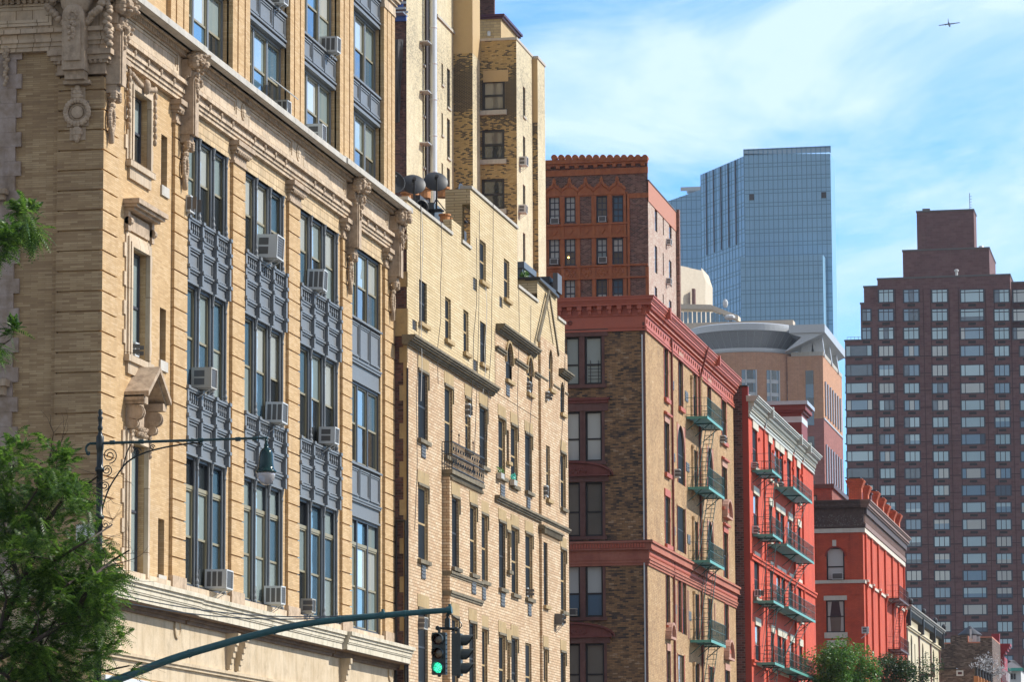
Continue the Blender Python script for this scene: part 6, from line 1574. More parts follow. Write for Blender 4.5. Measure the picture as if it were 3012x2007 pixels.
def facade(par, O, A, D, w, z0, ztop_a, ztop_b, mat, nv, pitch, zref, name='curtain_wall', depth=12):
    fr = Fr(O, A, D); g = G(); P = fr.p
    g.hexa([P(0,-depth,z0),P(w,-depth,z0),P(w,0,z0),P(0,0,z0),P(0,-depth,ztop_a),P(w,-depth,ztop_b),P(w,0,ztop_b),P(0,0,ztop_a)]); o = obj(name, g, mat, par)
    g = G()
    for k in range(nv+1): a = w*k/nv; zt_ = ztop_a+(ztop_b-ztop_a)*k/nv; fr.box(g, max(a-.08,0), min(a+.08,w), 0, .10, z0, zt_)
    z = zref
    while z > z0:
        for dz in (0, -1.15):
            zz_ = z+dz; a0_ = 0; a1_ = w
            if zz_ > ztop_a and zz_ > ztop_b: continue
            if zz_ > ztop_a: a0_ = w*(zz_-ztop_a)/(ztop_b-ztop_a)
            if zz_ > ztop_b: a1_ = w*(zz_-ztop_a)/(ztop_b-ztop_a)
            fr.box(g, a0_, a1_, 0, .08, zz_-.10, zz_+.10)
        z -= pitch
    obj('mullion', g, MU, o); return o
xa, za = sg_(2188,443); xb, zb = sg_(2442,433); 
ang = math.atan2(0,1)
zr = max(za,zb)
pit = (sg_(2300,610)[1]-sg_(2300,649)[1])
facade(bg_, (xa,YG,0), (1,0,0), (0,-1,0), xb-xa, 0, sg_(2188,452)[1], sg_(2442,452)[1], G1, 18, pit, sg_(2300,478)[1])
g = G(); fr = FS(YG); fr.box(g, xa, xb, -1, 0, sg_(2300,452)[1], za+.2); 
obj('glass_parapet', g, paint('pale_glass_parapet',(.30,.42,.52),.2,.2,.2), bg_)
g = G(); 
for k in range(19): a = xa+(xb-xa)*k/18; fr.box(g, a-.15, a+.15, 0, .15, sg_(2300,455)[1], za+.4)
fr.box(g, xa, xb, 0, .15, za, za+.4); obj('parapet_frame', g, MU, bg_)
# lower projecting volume
xa2, za2 = s(2178,757,YG-8); xb2, _ = s(2420,757,YG-8)
facade(bg_, (xa2,YG-8,0), (1,0,0), (0,-1,0), xb2-xa2, 0, za2, za2, G1, 17, pit, s(2300,772,YG-8)[1], 'lower_curtain_wall', 7.9)
# angled face going back to the left
d_ = Vector((-.524,.852,0)).normalized()
du = ray(2061,900); # intersection of the vertical plane of pixel column 2061 with the face line
dx, dy, dz = ray(2061, 520); t_ = (xa*dy-YG*dx)/(dx*d_.y-dy*d_.x) if False else None
# solve (xa + k dx', YG + k dy') proportional to (dx, dy)
k_ = (xa*dy-YG*dx)/(d_.y*dx-d_.x*dy); L = k_
pO = Vector((xa,YG,0)); pE = pO+d_*L
zE_ = CZ+ray(2061,514)[2]/ray(2061,514)[1]*pE.y
facade(bg_, (pE.x,pE.y,0), tuple(-d_), (-.852,-.524,0), L, 0, zE_, sg_(2188,459)[1], G2, 14, pit, sg_(2188,478)[1], 'angled_curtain_wall', 4)
# dark vertical fins
g = G(); frd = Fr((pE.x,pE.y,0), tuple(-d_), (-.852,-.524,0))
zB_ = sg_(2188,459)[1]
for k in range(5): fk = .14+.17*k; a = L*fk; frd.box(g, a-.15, a+.15, .1, .4, CZ+ray(2100,750-k*7)[2]/ray(2100,750-k*7)[1]*(pE.y+(YG-pE.y)*fk), zE_+(zB_-zE_)*fk-.3)
obj('fin', g, paint('dark_fin',(.05,.06,.09),.5), bg_)
YH = YG+70; xh, zh = s(1946,562,YH); xi, _ = s(2062,556,YH)
facade(bg_, (xh,YH,0), (1,0,0), (0,-1,0), xi-xh, 0, s(1946,562,YH)[1]-4, zh, G1, 8, pit, s(2000,580,YH)[1], 'rear_curtain_wall', 20)
g = G(); g.box(xh+6,xi,YH+1,YH+1.5,zh,zh+1.2); g.ell(((xh+xi)/2+4,YH+4,zh+.2),3,3,1.4); obj('roof_rail', g, AL, bg_)
g = G(); 
for (u, v) in ((2211,580),(2423,574)):
    x, z = sg_(u, v); g.box(x-.7,x+.7,YG-.3,YG-.05,z-.9,z+.9)
obj('open_vent', g, BLACKM, bg_)

# --- small buildings at the lower right
YS = 345.0; ss = lambda u, v: s(u, v, YS)
wb = thing('brown_brick_wall_building', 'dark brown brick side wall with orange edged parapet below the purplish tower', 'building', (ss(2840,1950)[0],YS,0))
BB = brick('speckled_brown_brick', [(0.2,(.06,.04,.032)),(.5,(.13,.085,.065)),(.85,(.26,.19,.15))], (.14,.10,.08), .3,.12,.015,.3); OE = paint('orange_edge_brick',(.55,.2,.12),.7)
g = G(); bl = ((2762,2796,1896),(2796,2847,1871),(2847,2883,1894),(2883,2918,1878))
for ua,ub,v in bl: g.box(ss(ua,v)[0], ss(ub,v)[0], YS, YS+12, 0, ss(ua,v)[1])
obj('wall', g, BB, wb)
g = G()
for ua,ub,v in (bl[0],bl[2],bl[3]): g.box(ss(ua,v)[0], ss(ub,v)[0], YS-.05, YS+12, ss(ua,v)[1], ss(ua,v)[1]+.12)
g.box(ss(2846,1880)[0], ss(2849,1880)[0], YS-.05, YS+.4, ss(2847,1894)[1], ss(2847,1872)[1]); obj('parapet_edge', g, OE, wb)
YV = 352.0; xc, zb = s(2849,1894,YV); wt = thing('water_tank', 'dark cone roofed rooftop water tank behind the brown brick parapet', 'water tank', (xc,YV+2,zb))
rT = s(2883,1880,YV)[0]-xc; z1_ = s(2849,1867,YV)[1]; g = G(); g.lathe((xc,YV+2,zb-2),[(rT*.95,0),(rT*.95,z1_-zb+2)],20); obj('tank', g, paint('grey_wood_staves',(.12,.12,.13),.8,0,.5), wt)
g = G(); g.lathe((xc,YV+2,z1_),[(rT*1.04,0),(rT*1.04,.08),(.05,s(2849,1839,YV)[1]-z1_)],20); obj('cone_roof', g, paint('black_cone_roof',(.03,.035,.045),.6), wt)
g = G(); x, z = s(2853,1890,YV-2); g.box(x,x+.15,YV-2,YV-1.9,z-.5,z+1.2); g.box(x+.25,x+.6,YV-2,YV-1.9,z-.5,z+.6); obj('ladder', g, WHITE, wt)
YL = 320.0; lw = thing('low_tarred_building', 'low dark roofed building with a white framed roof hatch below the brown side wall', 'building', (s(2800,1990,YL)[0],YL,0))
g = G(); g.box(s(2765,1968,YL)[0], s(2870,1968,YL)[0], YL, YL+10, 0, s(2800,1970,YL)[1]); obj('wall', g, BB, lw)
g = G(); g.box(s(2765,1968,YL)[0], s(2813,1968,YL)[0], YL-.1, YL+10, s(2800,1971,YL)[1], s(2800,1966,YL)[1]); obj('roof_edge', g, BLACKM, lw)
window(lw, FS(YL), *(lambda a,b: (a[0],b[0],b[1],a[1]))(s(2813,1974,YL), s(2834,1990,YL)), .01, WHITE, GD, GD, .12, 0)
for k in range(6):
    u = 2871+8.5*k; v = 1966+4*k; Yk = YL-4+2*k; x, z = s(u, v, Yk); t = thing('chimney_stack', ['tall dark chimney pot on an orange stack beside the white hatch','second dark chimney pot right of the white hatch','third dark chimney pot below the bare grey tree','fourth dark chimney pot below the bare grey tree','fifth dark chimney pot below the bare grey tree','last dark chimney pot beside the crimson cornice building'][k], 'chimney', (x,Yk,0), 'dark chimney pots by the crimson building')
    g = G(); g.box(x-.2,x+.2,Yk-.2,Yk+.3,0,z-.7); obj('stack', g, POT, t); g = G(); g.lathe((x,Yk,z-.75),[(.16,0),(.13,.6),(.17,.65),(.17,.8)],8); obj('pot', g, BLACKM, t)
# crimson building
YK = 358.0; XK = s(2940,1900,YK)[0]; ck = thing('crimson_building', 'narrow crimson building with a heavy flared red cornice at the lower right', 'building', (XK,YK,0))
CRI = paint('crimson_paint', (.34,.03,.035), .55, 0, .4, (.2,.015,.02)); zk = s(2920,1866,YK)[1]
g = G(); g.box(s(2916.5,1900,YK)[0], XK, YK, YK+.8, zk-1.5, zk); g.box(s(2916.5,1900,YK)[0]-6, XK-.25, YK, eY(2972,1990,XK), 0, zk-1.6); obj('wall', g, CRI, ck)
g = G(); Yke = eY(2974,1905,XK+.9)
for j, (hh, d) in enumerate(((.25,.95),(.2,.85),(.25,.7),(.25,.5))): zz_ = zk-.9-[0,.25,.45,.7][j]; g.box(XK-.3,XK+d,YK+.8,Yke,zz_-hh,zz_)
for k in range(6): y = YK+1+(Yke-YK-2)*k/6; g.box(XK-.25,XK+.3,y,y+.4,zk-3.2,zk-1.8)
obj('cornice', g, CRI, ck)
g = G()
for k in range(5): y = YK+1.2+(Yke-YK-3)*k/5; g.box(XK-.25,XK+.05,y,y+.5,0,zk-3.2)
obj('pilaster', g, paint('bright_crimson',(.5,.05,.06),.5), ck)
g = G()
for k in range(3): y = YK+6+2.2*k; g.box(XK-.25,XK+.25,y,y+.7,zk-4.2,zk-3.3)
obj('sign_panel', g, WHITE, ck)
YN = 470.0; cg_ = thing('white_house_green_roof', 'small white house with a grey hipped roof and green copper gutter at the lower right', 'building', (s(2980,1980,YN)[0],YN,0))
g = G(); g.box(s(2945,1980,YN)[0], s(3003,1980,YN)[0], YN, YN+10, 0, s(2980,1972,YN)[1]); obj('wall', g, paint('white_stucco',(.6,.6,.58),.8,0,.2), cg_)
xa, z = s(2930,1970,YN-.6); xb = s(3010,1970,YN-.6)[0]; zt = s(2955,1942,YN+3)[1]; g = G()
g.add([(xa,YN-.6,z),(xb,YN-.6,z),(xb,YN+10,z),(xa,YN+10,z),(xa+2,YN+4.5,zt),(s(2966,1942,YN+4)[0],YN+4.5,zt)],[(0,1,5,4),(1,2,5),(2,3,4,5),(3,0,4),(3,2,1,0)]); obj('roof', g, paint('grey_slate_roof',(.16,.15,.15),.8,0,.4), cg_)
g = G(); g.box(xa,xb,YN-.7,YN-.55,z-.25,z+.12); obj('gutter', g, paint('verdigris',(.08,.42,.32),.6), cg_)
for k, u in enumerate((2957,2973,2981)): window(cg_, FS(YN), s(u,1980,YN)[0], s(u+6,1980,YN)[0], s(u,2000,YN)[1], s(u,1983,YN)[1], .01, BLACKM, GD, GD, .08, .5)
# ================================================================== window air conditioners
acE(560,573,622,FI,'small pale air conditioner in the top window of the leftmost iron bay',.45,.3,style=1)
acE(815,689,758,FI,'largest white air conditioner, with two dark side openings, in the middle iron bay',.72,.62,legs=True,xf=F+.38)
acE(950,792,852,FI,'white air conditioner in the third iron bay just above the top slate spandrel',.55,.5,style=1,xf=F+.30)
acE(622,1080,1141,FI,'beige air conditioner with two dark side openings in the leftmost iron bay',.55,.55,BEIGE,xf=F+.34)
acE(830,1183,1243,FI,'white air conditioner with slatted front in the middle iron bay above the lamp arm',.62,.5,style=1,xf=F+.34)
acE(985,1256,1305,FI,'white air conditioner in the third iron bay level with the street lamp arm',.52,.5,xf=F+.34)
acE(667,1676,1733,FI,'white air conditioner on legs in the bottom of the first iron bay',.62,.6,style=1,xf=F+.40)
acE(827,1724,1778,FI,'white air conditioner at the foot of the middle iron bay left of the wire',.5,.5,style=1,xf=F+.34)
acE(918,1762,1803,FI,'small beige air conditioner at the foot of the third iron bay',.4,.35,BEIGE,xf=F+.2)
acE(846,292,336,FU,'white air conditioner below the tilted mesh screen on the grey ledge',.42,.5,style=1,xf=FU+.28)
acE(948,362,415,FU,'white air conditioner standing on the grey ledge in the third upper bay',.55,.5,xf=FU+.30)
acE(992,105,150,FU,'white air conditioner under the upper grey spandrel of the third upper bay',.45,.55,style=1,xf=FU+.34)
acE(836,-14,8,FU,'white air conditioner cut off by the top edge of the picture',.45,.5,xf=FU+.3)
acE(398,1006,1047,FW-.12,'small green fronted air conditioner in the narrow stone framed window',.35,.25,xf=FW-.0,legs=False)
acE(1378.5,1186,1225,X2,'white air conditioner high in the small window right above the iron balcony',.42,.3,xf=X2+.12,legs=False)
acE(1556,1122,1151,X2,'white air conditioner in the second pointed arch window from the left',.4,.3,xf=X2+.1,legs=False)
acE(1611.5,1151,1178,X2+.1,'white air conditioner at the foot of the tall arched window under the gable',.32,.25,xf=X2+.2,legs=False)
acE(1608,1428,1461,X2+.1,'white air conditioner in the plain window below the gable',.4,.32,xf=X2+.22,legs=False)
acE(1248,1816,1852,X2,'pale air conditioner just below the traffic signal arm, left of the signal heads',.5,.35,BEIGE,xf=X2+.2,legs=False)
acE(1552,1730,1756,X2,'small white air conditioner tilting out of the window left of the plain slit',.2,.15,xf=X2+.05,legs=False)
acE(1653,1807,1838,X2+.1,'dark grey air conditioner near the right edge of the pale brick house',.5,.3,GREYM,xf=X2+.4)
acE(1549,459,485,XS2,'white air conditioner in the upper lit slit window of the buff tower',.6,.5,xf=XS2+.45)
acE(1547,602,625,XS2,'white air conditioner in the lower lit slit window of the buff tower',.6,.5,xf=XS2+.45)
acS(1619,1643,642,658,YT,'white air conditioner in the first top floor window under the ogee arches'); acS(1760,1782,636,652,YT,'white air conditioner in the third top floor window under the ogee arches')
acS(1617,1641,761,777,YT,'white air conditioner in the first second floor window of the terracotta building'); acS(1760,1784,756,773,YT,'white air conditioner in the third second floor window, middle of the terracotta building')
acE(1973,702,719,XT,'white air conditioner in the upper right slit window of the faded brick side',.6,.4); acE(1973,818,835,XT,'white air conditioner in the lower right slit window of the faded brick side',.6,.4)
acE(2131,1281,1302,X3,'pale air conditioner in the end window beside the top green platform',.6,.3,xf=X3+.25,legs=False)
acE(1998,1380,1405,X3,'pale air conditioner below the brownstone arch of the corner house',.5,.3,xf=X3+.3,legs=False)
acS(1670,1696,1791,1812,Y3,'pale air conditioner in the shaded paired window below the dark belt',.3,BEIGE)
acE(2225,1360,1376,X4,'small air conditioner in the top left window of the red tenement',.5,.3,xf=X4+.3,legs=False)
acE(2300,1418,1436,X4,'small air conditioner in the middle top window of the red tenement',.5,.3,xf=X4+.3,legs=False)
acE(2228,1548,1570,X4,'narrow air conditioner in the second left window of the red tenement',.5,.3,xf=X4+.3,legs=False)
acE(2234,1735,1755,X4,'slatted air conditioner in the third left window of the red tenement',.6,.3,xf=X4+.35,legs=False,style=1)
acS(2447,2479,1687,1705,Y5,'white framed air conditioner in the arched window of the vermilion building')
acE(2554,1845,1863,X5,'pale air conditioner at the corner of the vermilion building above the street tree',.6,.5,xf=X5+.6)
for k, (u, v, lb) in enumerate(((1470,1392,'small window box with a green plant left of the brick slit, upper peach wall'),(1508,1412,'small window box with a bright turquoise pot right of the brick slit'))):
    y, z = e(u, v, X2+.12); t = thing('window_box', lb, 'window box', (X2+.12,y+.2,z-.12), 'window boxes on the peach brick wall'); g = G(); g.box(X2+.02,X2+.2,y-.1,y+.5,z-.2,z); obj('box', g, BEIGE, t)
    g = G(); r_ = random.Random(k)
    for _ in range(60):
        p = Vector((X2+.11+r_.gauss(0,.05),y+.2+r_.gauss(0,.14),z+.1+r_.gauss(0,.07))); a = Vector((r_.gauss(0,1),r_.gauss(0,1),r_.gauss(0,1))).normalized()*.05; b = a.orthogonal()*.5; g.face([p-a,p+b,p+a,p-b])
    obj('plant', g, LF if k == 0 else paint('turquoise_plastic',(.05,.45,.35),.4), t)
# tilted mesh screen
ya, za = e(804,226,FU+.1); yb, zb = e(880,328,FU+.75)
t = thing('window_screen', 'dark mesh window screen tilting out above the grey ledge', 'window screen', (FU,ya,zb))
p1_, p2_ = Vector((FU+.0,ya,za)), Vector((FU+.0,ya+.95,za)); q1, q2 = Vector((FU+.55,ya+.15,zb+.5)), Vector((FU+.55,ya+1.1,zb+.5))
g = G(); g.prism([p1_,p2_,q2,q1],(.006,0,.004)); obj('mesh', g, paint('dark_mesh',(.12,.12,.13),.8), t)
g = G(); 
for a, b in ((p1_,p2_),(p2_,q2),(q2,q1),(q1,p1_)): g.tube(a,b,.018,None,5)
obj('frame', g, WHITE, t)

# ================================================================== street lamp, signal arm, cables
def smooth_pts(P, n=5):
    out = []
    for i in range(len(P)-1):
        a, b, c, d = P[max(i-1,0)], P[i], P[i+1], P[min(i+2,len(P)-1)]
        for k in range(n):
            t = k/n; out.append(tuple(.5*(2*b[j]+(c[j]-a[j])*t+(2*a[j]-5*b[j]+4*c[j]-d[j])*t*t+(3*b[j]-a[j]-3*c[j]+d[j])*t**3) for j in (0,1)))
    return out+[P[-1]]
YLP = 75.0; DGM = paint('dark_green_gloss', (.012,.045,.045), .25, .1, .3); DGB = paint('near_black_green_iron', (.010,.018,.018), .35, .1, .3); TEAL = paint('teal_green_enamel', (.028,.115,.125), .4, 0, .7, (.015,.05,.055), ns=6)
sl_ = lambda u, v: s(u, v, YLP)
px = sl_(290,1700)[0]
lp = thing('street_lamp', 'dark green street lamp with a scrolled bracket arm and bell shaped hood', 'street lamp', (px,YLP,0))
zar = sl_(290,1305)[1]; g = G(); ztp = sl_(290,1216)[1]
g.lathe((px,YLP,0.14), [(.22,0),(.22,.5),(.14,.7),(.095,1.2),(.082,4),(.076,zar-2.6),(.11,zar-2.58),(.11,zar-2.5),(.072,zar-2.46),(.07,zar-1.75),(.10,zar-1.73),(.10,zar-1.67),(.07,zar-1.64),(.068,zar-.75),(.095,zar-.73),(.095,zar-.66),(.066,zar-.63),(.066,zar-.3),(.08,zar-.25),(.08,zar+.0),(.05,zar+.04),(.035,zar+.12),(.055,zar+.16),(.055,zar+.2),(.035,zar+.24),(.045,ztp-.28),(.06,ztp-.24),(.03,ztp-.2),(.05,ztp-.12),(.03,ztp-.06),(.03,ztp-.14)], 14)
obj('pole', g, DGB, lp, True)
def scroll(g, cx_, cz_, r0, r1, t0, t1_, r, n=26, Y=YLP):
    pr_ = None
    for k in range(n+1):
        t = t0+(t1_-t0)*k/n; rr = r0+(r1-r0)*k/n; p = Vector((cx_+rr*math.cos(t), Y, cz_+rr*math.sin(t)))
        if pr_ is not None: g.tube(pr_, p, r, None, 6, True)
        pr_ = p
    return pr_
g = G(); xe, ze = sl_(787,1297)
g.tube((px-.05,YLP,zar),(xe,YLP,zar+.02),.034,.026,10)
for u in (330,415,590,700,750): x = sl_(u,1300)[0]; g.tube((x-.05,YLP,zar+.01),(x+.05,YLP,zar+.01),.048,None,10)
g.tube((px,YLP,zar),(px-.22,YLP,zar+.0),.034,.03,8); scroll(g, px-.20, zar-.13, .13, .09, math.pi/2, math.pi*1.25, .028); scroll(g, px-.25,zar-.2,.04,.02,math.pi,2.4*math.pi,.022,10)
obj('arm', g, DGM, lp)
g = G()      # big curved brace with scrolls
pts = [sl_(295,1580),sl_(297,1540),sl_(303,1490),sl_(320,1440),sl_(345,1398),sl_(375,1360),sl_(420,1335),sl_(480,1318),sl_(560,1305),sl_(590,1305)]
pts = smooth_pts(pts)
for a, b in zip(pts[:-1],pts[1:]): g.tube((a[0],YLP,a[1]),(b[0],YLP,b[1]),.018,None,6)
for (u,v,r,t0,t1_) in ((310,1545,.07,math.pi*.9,3.2*math.pi),(322,1341,.17,-.5*math.pi,3.2*math.pi),(314,1384,.12,-.5*math.pi,3.0*math.pi),(308,1430,.10,-.5*math.pi,2.8*math.pi),(404,1330,.09,.2,2.6*math.pi),(448,1317,.06,.2,2.6*math.pi),(590,1312,.05,.2,2.4*math.pi)):
    x, z = sl_(u, v); scroll(g, x, z, r, r*.22, t0, t1_, .012, 30)
for a, b in ((sl_(360,1380),sl_(372,1335)),(sl_(372,1335),sl_(384,1308))): g.tube((a[0],YLP,a[1]),(b[0],YLP,b[1]),.015,None,6)
obj('scroll_bracket', g, DGB, lp)
xb_, zb_ = sl_(783,1300); k_ = sl_(784,1400)[0]-sl_(783,1400)[0]
g = G(); zt = sl_(783,1310)[1]; zm = sl_(783,1390)[1]; H = zt-zm
g.lathe((xb_,YLP,zm), [(.215,-.01),(.22,.01),(.215,.03),(.19,.05),(.165,.1),(.15,.2),(.145,.35),(.13,.42),(.10,.47),(.06,H-.06),(.045,H-.05),(.05,H),(.035,H+.03),(.03,H+.06)], 24); g.tube((xb_,YLP,zm+H),(xb_,YLP,zar+.02),.03); obj('bell_hood', g, paint('glossy_bottle_green',(.004,.03,.026),.15,.1,.2), lp, True)
m, nt, b = newmat('milky_lamp_glass'); b.inputs['Base Color'].default_value = (.62,.60,.62,1); b.inputs['Roughness'].default_value = .12; b.inputs['Transmission Weight'].default_value = .35; b.inputs['Coat Weight'].default_value = .8
g = G(); g.lathe((xb_,YLP,zm-.01), [(.195,0),(.19,-.06),(.165,-.14),(.12,-.21),(.06,-.25),(.01,-.262)], 24); obj('lamp_globe', g, m, lp, True)
# traffic signal mast
ts = thing('traffic_signal_mast', 'teal green curved traffic signal arm reaching across the avenue from the lower left', 'signal arm', (px+.35,YLP+.3,0))
pp = [(230,2035),(350,1999),(500,1942),(640,1900),(760,1867),(880,1840),(1000,1824),(1125,1812),(1230,1803),(1322,1796)]
g = G(); Ym = YLP+.3; pp = smooth_pts(pp); q_ = [s(u,v,Ym) for u, v in pp]
for i, (a, b) in enumerate(zip(q_[:-1],q_[1:])): g.tube((a[0],Ym,a[1]),(b[0],Ym,b[1]),.088-.0007*i,.088-.0007*(i+1),18,False)
g.tube((q_[0][0],Ym,0),(q_[0][0],Ym,q_[0][1]),.12,.1,14)
obj('arm', g, TEAL, ts, True)
g = G()
for u in (1125,1322): x, z = s(u, 1812 if u < 1200 else 1797, Ym); g.tube((x-.05,Ym,z-.0),(x+.05,Ym,z+.01),.082,None,14); g.box(x-.02,x+.03,Ym-.03,Ym+.03,z+.06,z+.13)
for u in (560,820,1000,1180):
    kk = min(range(len(q_)), key=lambda i: abs(pp[i][0]-u)); a, b = Vector((q_[kk][0],Ym,q_[kk][1])), Vector((q_[kk-1][0],Ym,q_[kk-1][1])); d_k = (a-b).normalized()
    g.tube(a-d_k*.03, a+d_k*.03, .088-.0007*kk+.008, None, 18); g.tube(a+Vector((0,0,-.1)), a+Vector((0,0,-.07)), .012)
obj('clamp', g, TEAL, ts)
g = G()
for (v0,) in ((1737,),(1759,)):
    a = Vector((s(300,v0,Ym)[0],Ym,s(300,v0,Ym)[1])); b = Vector((s(1125,1804,Ym)[0],Ym,s(1125,1804,Ym)[1])); pr_ = a
    for k in range(1,25): t = k/24; c = a.lerp(b,t); c.z -= .3*4*t*(1-t)*.9; g.tube(pr_,c,.013,None,5,False); pr_ = c
obj('stay_cable', g, paint('galvanised_cable',(.22,.24,.25),.35,.6,.2), ts)
# hanging hardware
x, z = s(1316,1800,Ym); hz = s(1316,1850,Ym)[1]
g = G(); g.tube((x,Ym,z-.05),(x,Ym,hz+.02),.025); g.box(x-.05,x+.05,Ym-.04,Ym+.04,hz+.02,hz+.2); 
for t in (.14,.2,.27): g.ell((x,Ym,hz+t),.045,.045,.03,8,5)
x0_, x1_ = s(1287,1855,Ym)[0], s(1342,1855,Ym)[0]; g.tube((x0_,Ym,hz+.01),(x1_,Ym,hz-.02),.028); g.ell((x0_,Ym,hz+.01),.05,.05,.05); g.ell((x1_,Ym,hz-.02),.05,.05,.05)
pr_ = Vector((x+.03,Ym,z-.05))
for k in range(1,17):
    t = k/16; a = Vector((x+.05+.24*math.sin(math.pi*t)+.02*t,Ym,z-.05-(z-hz)*t*1.05-.05*math.sin(math.pi*t))); g.tube(pr_,a,.011,None,5,False); pr_ = a
obj('hanger', g, DGB, ts)
def signal(u0, u1, v0, v1, Y, ang, label, lit):
    xa, zt = s(u0,v0,Y); xb = s(u1,v0,Y)[0]; zb = s(u0,v1,Y)[1]; w = .285; H = zt-zb; xc = (xa+xb)/2
    t = thing('traffic_light', label, 'traffic light', (xc,Y,zb), 'pair of hanging traffic lights')
    Rm = Matrix.Rotation(ang,3,'Z'); T = lambda x,y,z: Vector((xc,Y,0))+Rm@Vector((x,y,z))
    def bx(g,x0,x1,y0,y1,z0,z1): g.hexa([T(x0,y0,z0),T(x1,y0,z0),T(x1,y1,z0),T(x0,y1,z0),T(x0,y0,z1),T(x1,y0,z1),T(x1,y1,z1),T(x0,y1,z1)])
    g = G(); bx(g,-w/2,w/2,-.07,.12,zb,zt)
    for k in range(9): zz_ = zb+H*(k+.3)/9; bx(g,-w/2-.025,-w/2,-.0,.03,zz_,zz_+.02); bx(g,w/2,w/2+.025,-.0,.03,zz_,zz_+.02)
    g.tube(T(0,0,zt),T(0,0,zt+.1),.03); g.ell(T(0,0,zb-.02),.04,.04,.03); obj('housing', g, TS, t)
    for j in range(3):
        zc = zt-H*(j+.5)/3; r = .108
        g = G(); g.lathe(T(0,-.07,zc), [(.02,.012),(r*.7,.01),(r,0)], 20, Rm@Vector((0,-1,0)))
        obj('lens', g, [LR,LA,LG if lit else LGO][j], t)
        g = G(); d = Rm@Vector((0,-1,0)); rt = Rm@Vector((1,0,0)); n = 18; L_ = .24
        for k in range(n):
            t0 = -.32*math.pi+1.64*math.pi*k/n; t1_ = -.32*math.pi+1.64*math.pi*(k+1)/n
            l0 = L_*(.35+.65*max(0,math.sin((k)/n*math.pi))); l1 = L_*(.35+.65*max(0,math.sin((k+1)/n*math.pi)))
            c = T(0,-.07,zc); P_ = lambda tt,l,rr: c+rt*(rr*math.cos(tt))+Vector((0,0,rr*math.sin(tt)))+d*l
            g.add([P_(t0,0,r*1.12),P_(t1_,0,r*1.12),P_(t1_,l1,r*1.1),P_(t0,l0,r*1.1),P_(t0,0,r*1.02),P_(t1_,0,r*1.02),P_(t1_,l1,r*1.0),P_(t0,l0,r*1.0)],[(0,1,2,3),(4,7,6,5),(3,2,6,7),(0,4,5,1)])
        obj('visor', g, TS, t)
TS = paint('dark_olive_signal_paint', (.035,.045,.042), .45, 0, .4, (.07,.08,.075))
def lensm(n_, c, em=0, ec=None):
    m, nt, b = newmat(n_); b.inputs['Base Color'].default_value = (*c,1); b.inputs['Roughness'].default_value = .15; b.inputs['Coat Weight'].default_value = .5
    if em:
        g_ = N(nt,'ShaderNodeNewGeometry'); v = N(nt,'ShaderNodeTexVoronoi'); v.inputs['Scale'].default_value = 42; nt.links.new(g_.outputs['Position'], v.inputs['Vector'])
        f = ramp(nt, v.outputs['Distance'], [(.25,1.0),(.55,.25)]); nt.links.new(mth(nt,'MULTIPLY',f,em), b.inputs['Emission Strength']); b.inputs['Emission Color'].default_value = (*ec,1)
    return m
LR = lensm('red_lens', (.05,.004,.006)); LA = lensm('amber_lens', (.09,.03,.006)); LG = lensm('lit_green_lens', (.02,.3,.2), 1.5, (.05,1.0,.55)); LGO = lensm('unlit_green_lens', (.01,.06,.04))
signal(1272,1312,1863,1987,Ym,0,'left hanging traffic light facing us with its green lens lit',True)
signal(1328,1368,1866,1990,Ym,math.pi/2+.05,'right hanging traffic light turned sideways with three hooded visors',False)

# ================================================================== aeroplane
YAp = 4600.0; x, z = s(2792,71,YAp); ap = thing('aeroplane', 'small distant propeller aeroplane seen from behind against the pale clouds', 'aeroplane', (x,YAp,z))
AM = paint('blue_grey_aircraft_paint', (.16,.20,.32), .4, .1, .2); k_ = s(2793,71,YAp)[0]-x
g = G(); g.ell((x,YAp,z),3.4*k_,14,6.5*k_*.62,12,8); obj('fuselage', g, AM, ap, True)
g = G(); z0_ = z+.6*k_
for sg in (-1,1): g.prism([(x,YAp-2,z0_),(x+sg*31*k_,YAp-1,z0_+(2.8 if sg > 0 else -2.8)*k_),(x+sg*31*k_,YAp+1,z0_+(2.8 if sg > 0 else -2.8)*k_),(x,YAp+3,z0_)],(0,0,1.3*k_))
obj('wing', g, AM, ap)
g = G(); 
for sg in (-1,1): g.ell((x+sg*11.5*k_,YAp-1,z0_+sg*1.0*k_-.3*k_),1.6*k_,4,1.6*k_); 
obj('engine', g, AM, ap, True)
g = G(); g.prism([(x-.9*k_,YAp-13,z),(x+.9*k_,YAp-13,z),(x-.2*k_,YAp-13,z+11*k_),(x-1.6*k_,YAp-13,z+11*k_)],(0,3,0)); obj('tail_fin', g, AM, ap)
g = G(); g.prism([(x-10*k_,YAp-13,z-5.2*k_),(x+11*k_,YAp-13,z-3.6*k_),(x+11*k_,YAp-13,z-3.0*k_),(x-10*k_,YAp-13,z-4.6*k_)],(0,3,0)); obj('tailplane', g, AM, ap)

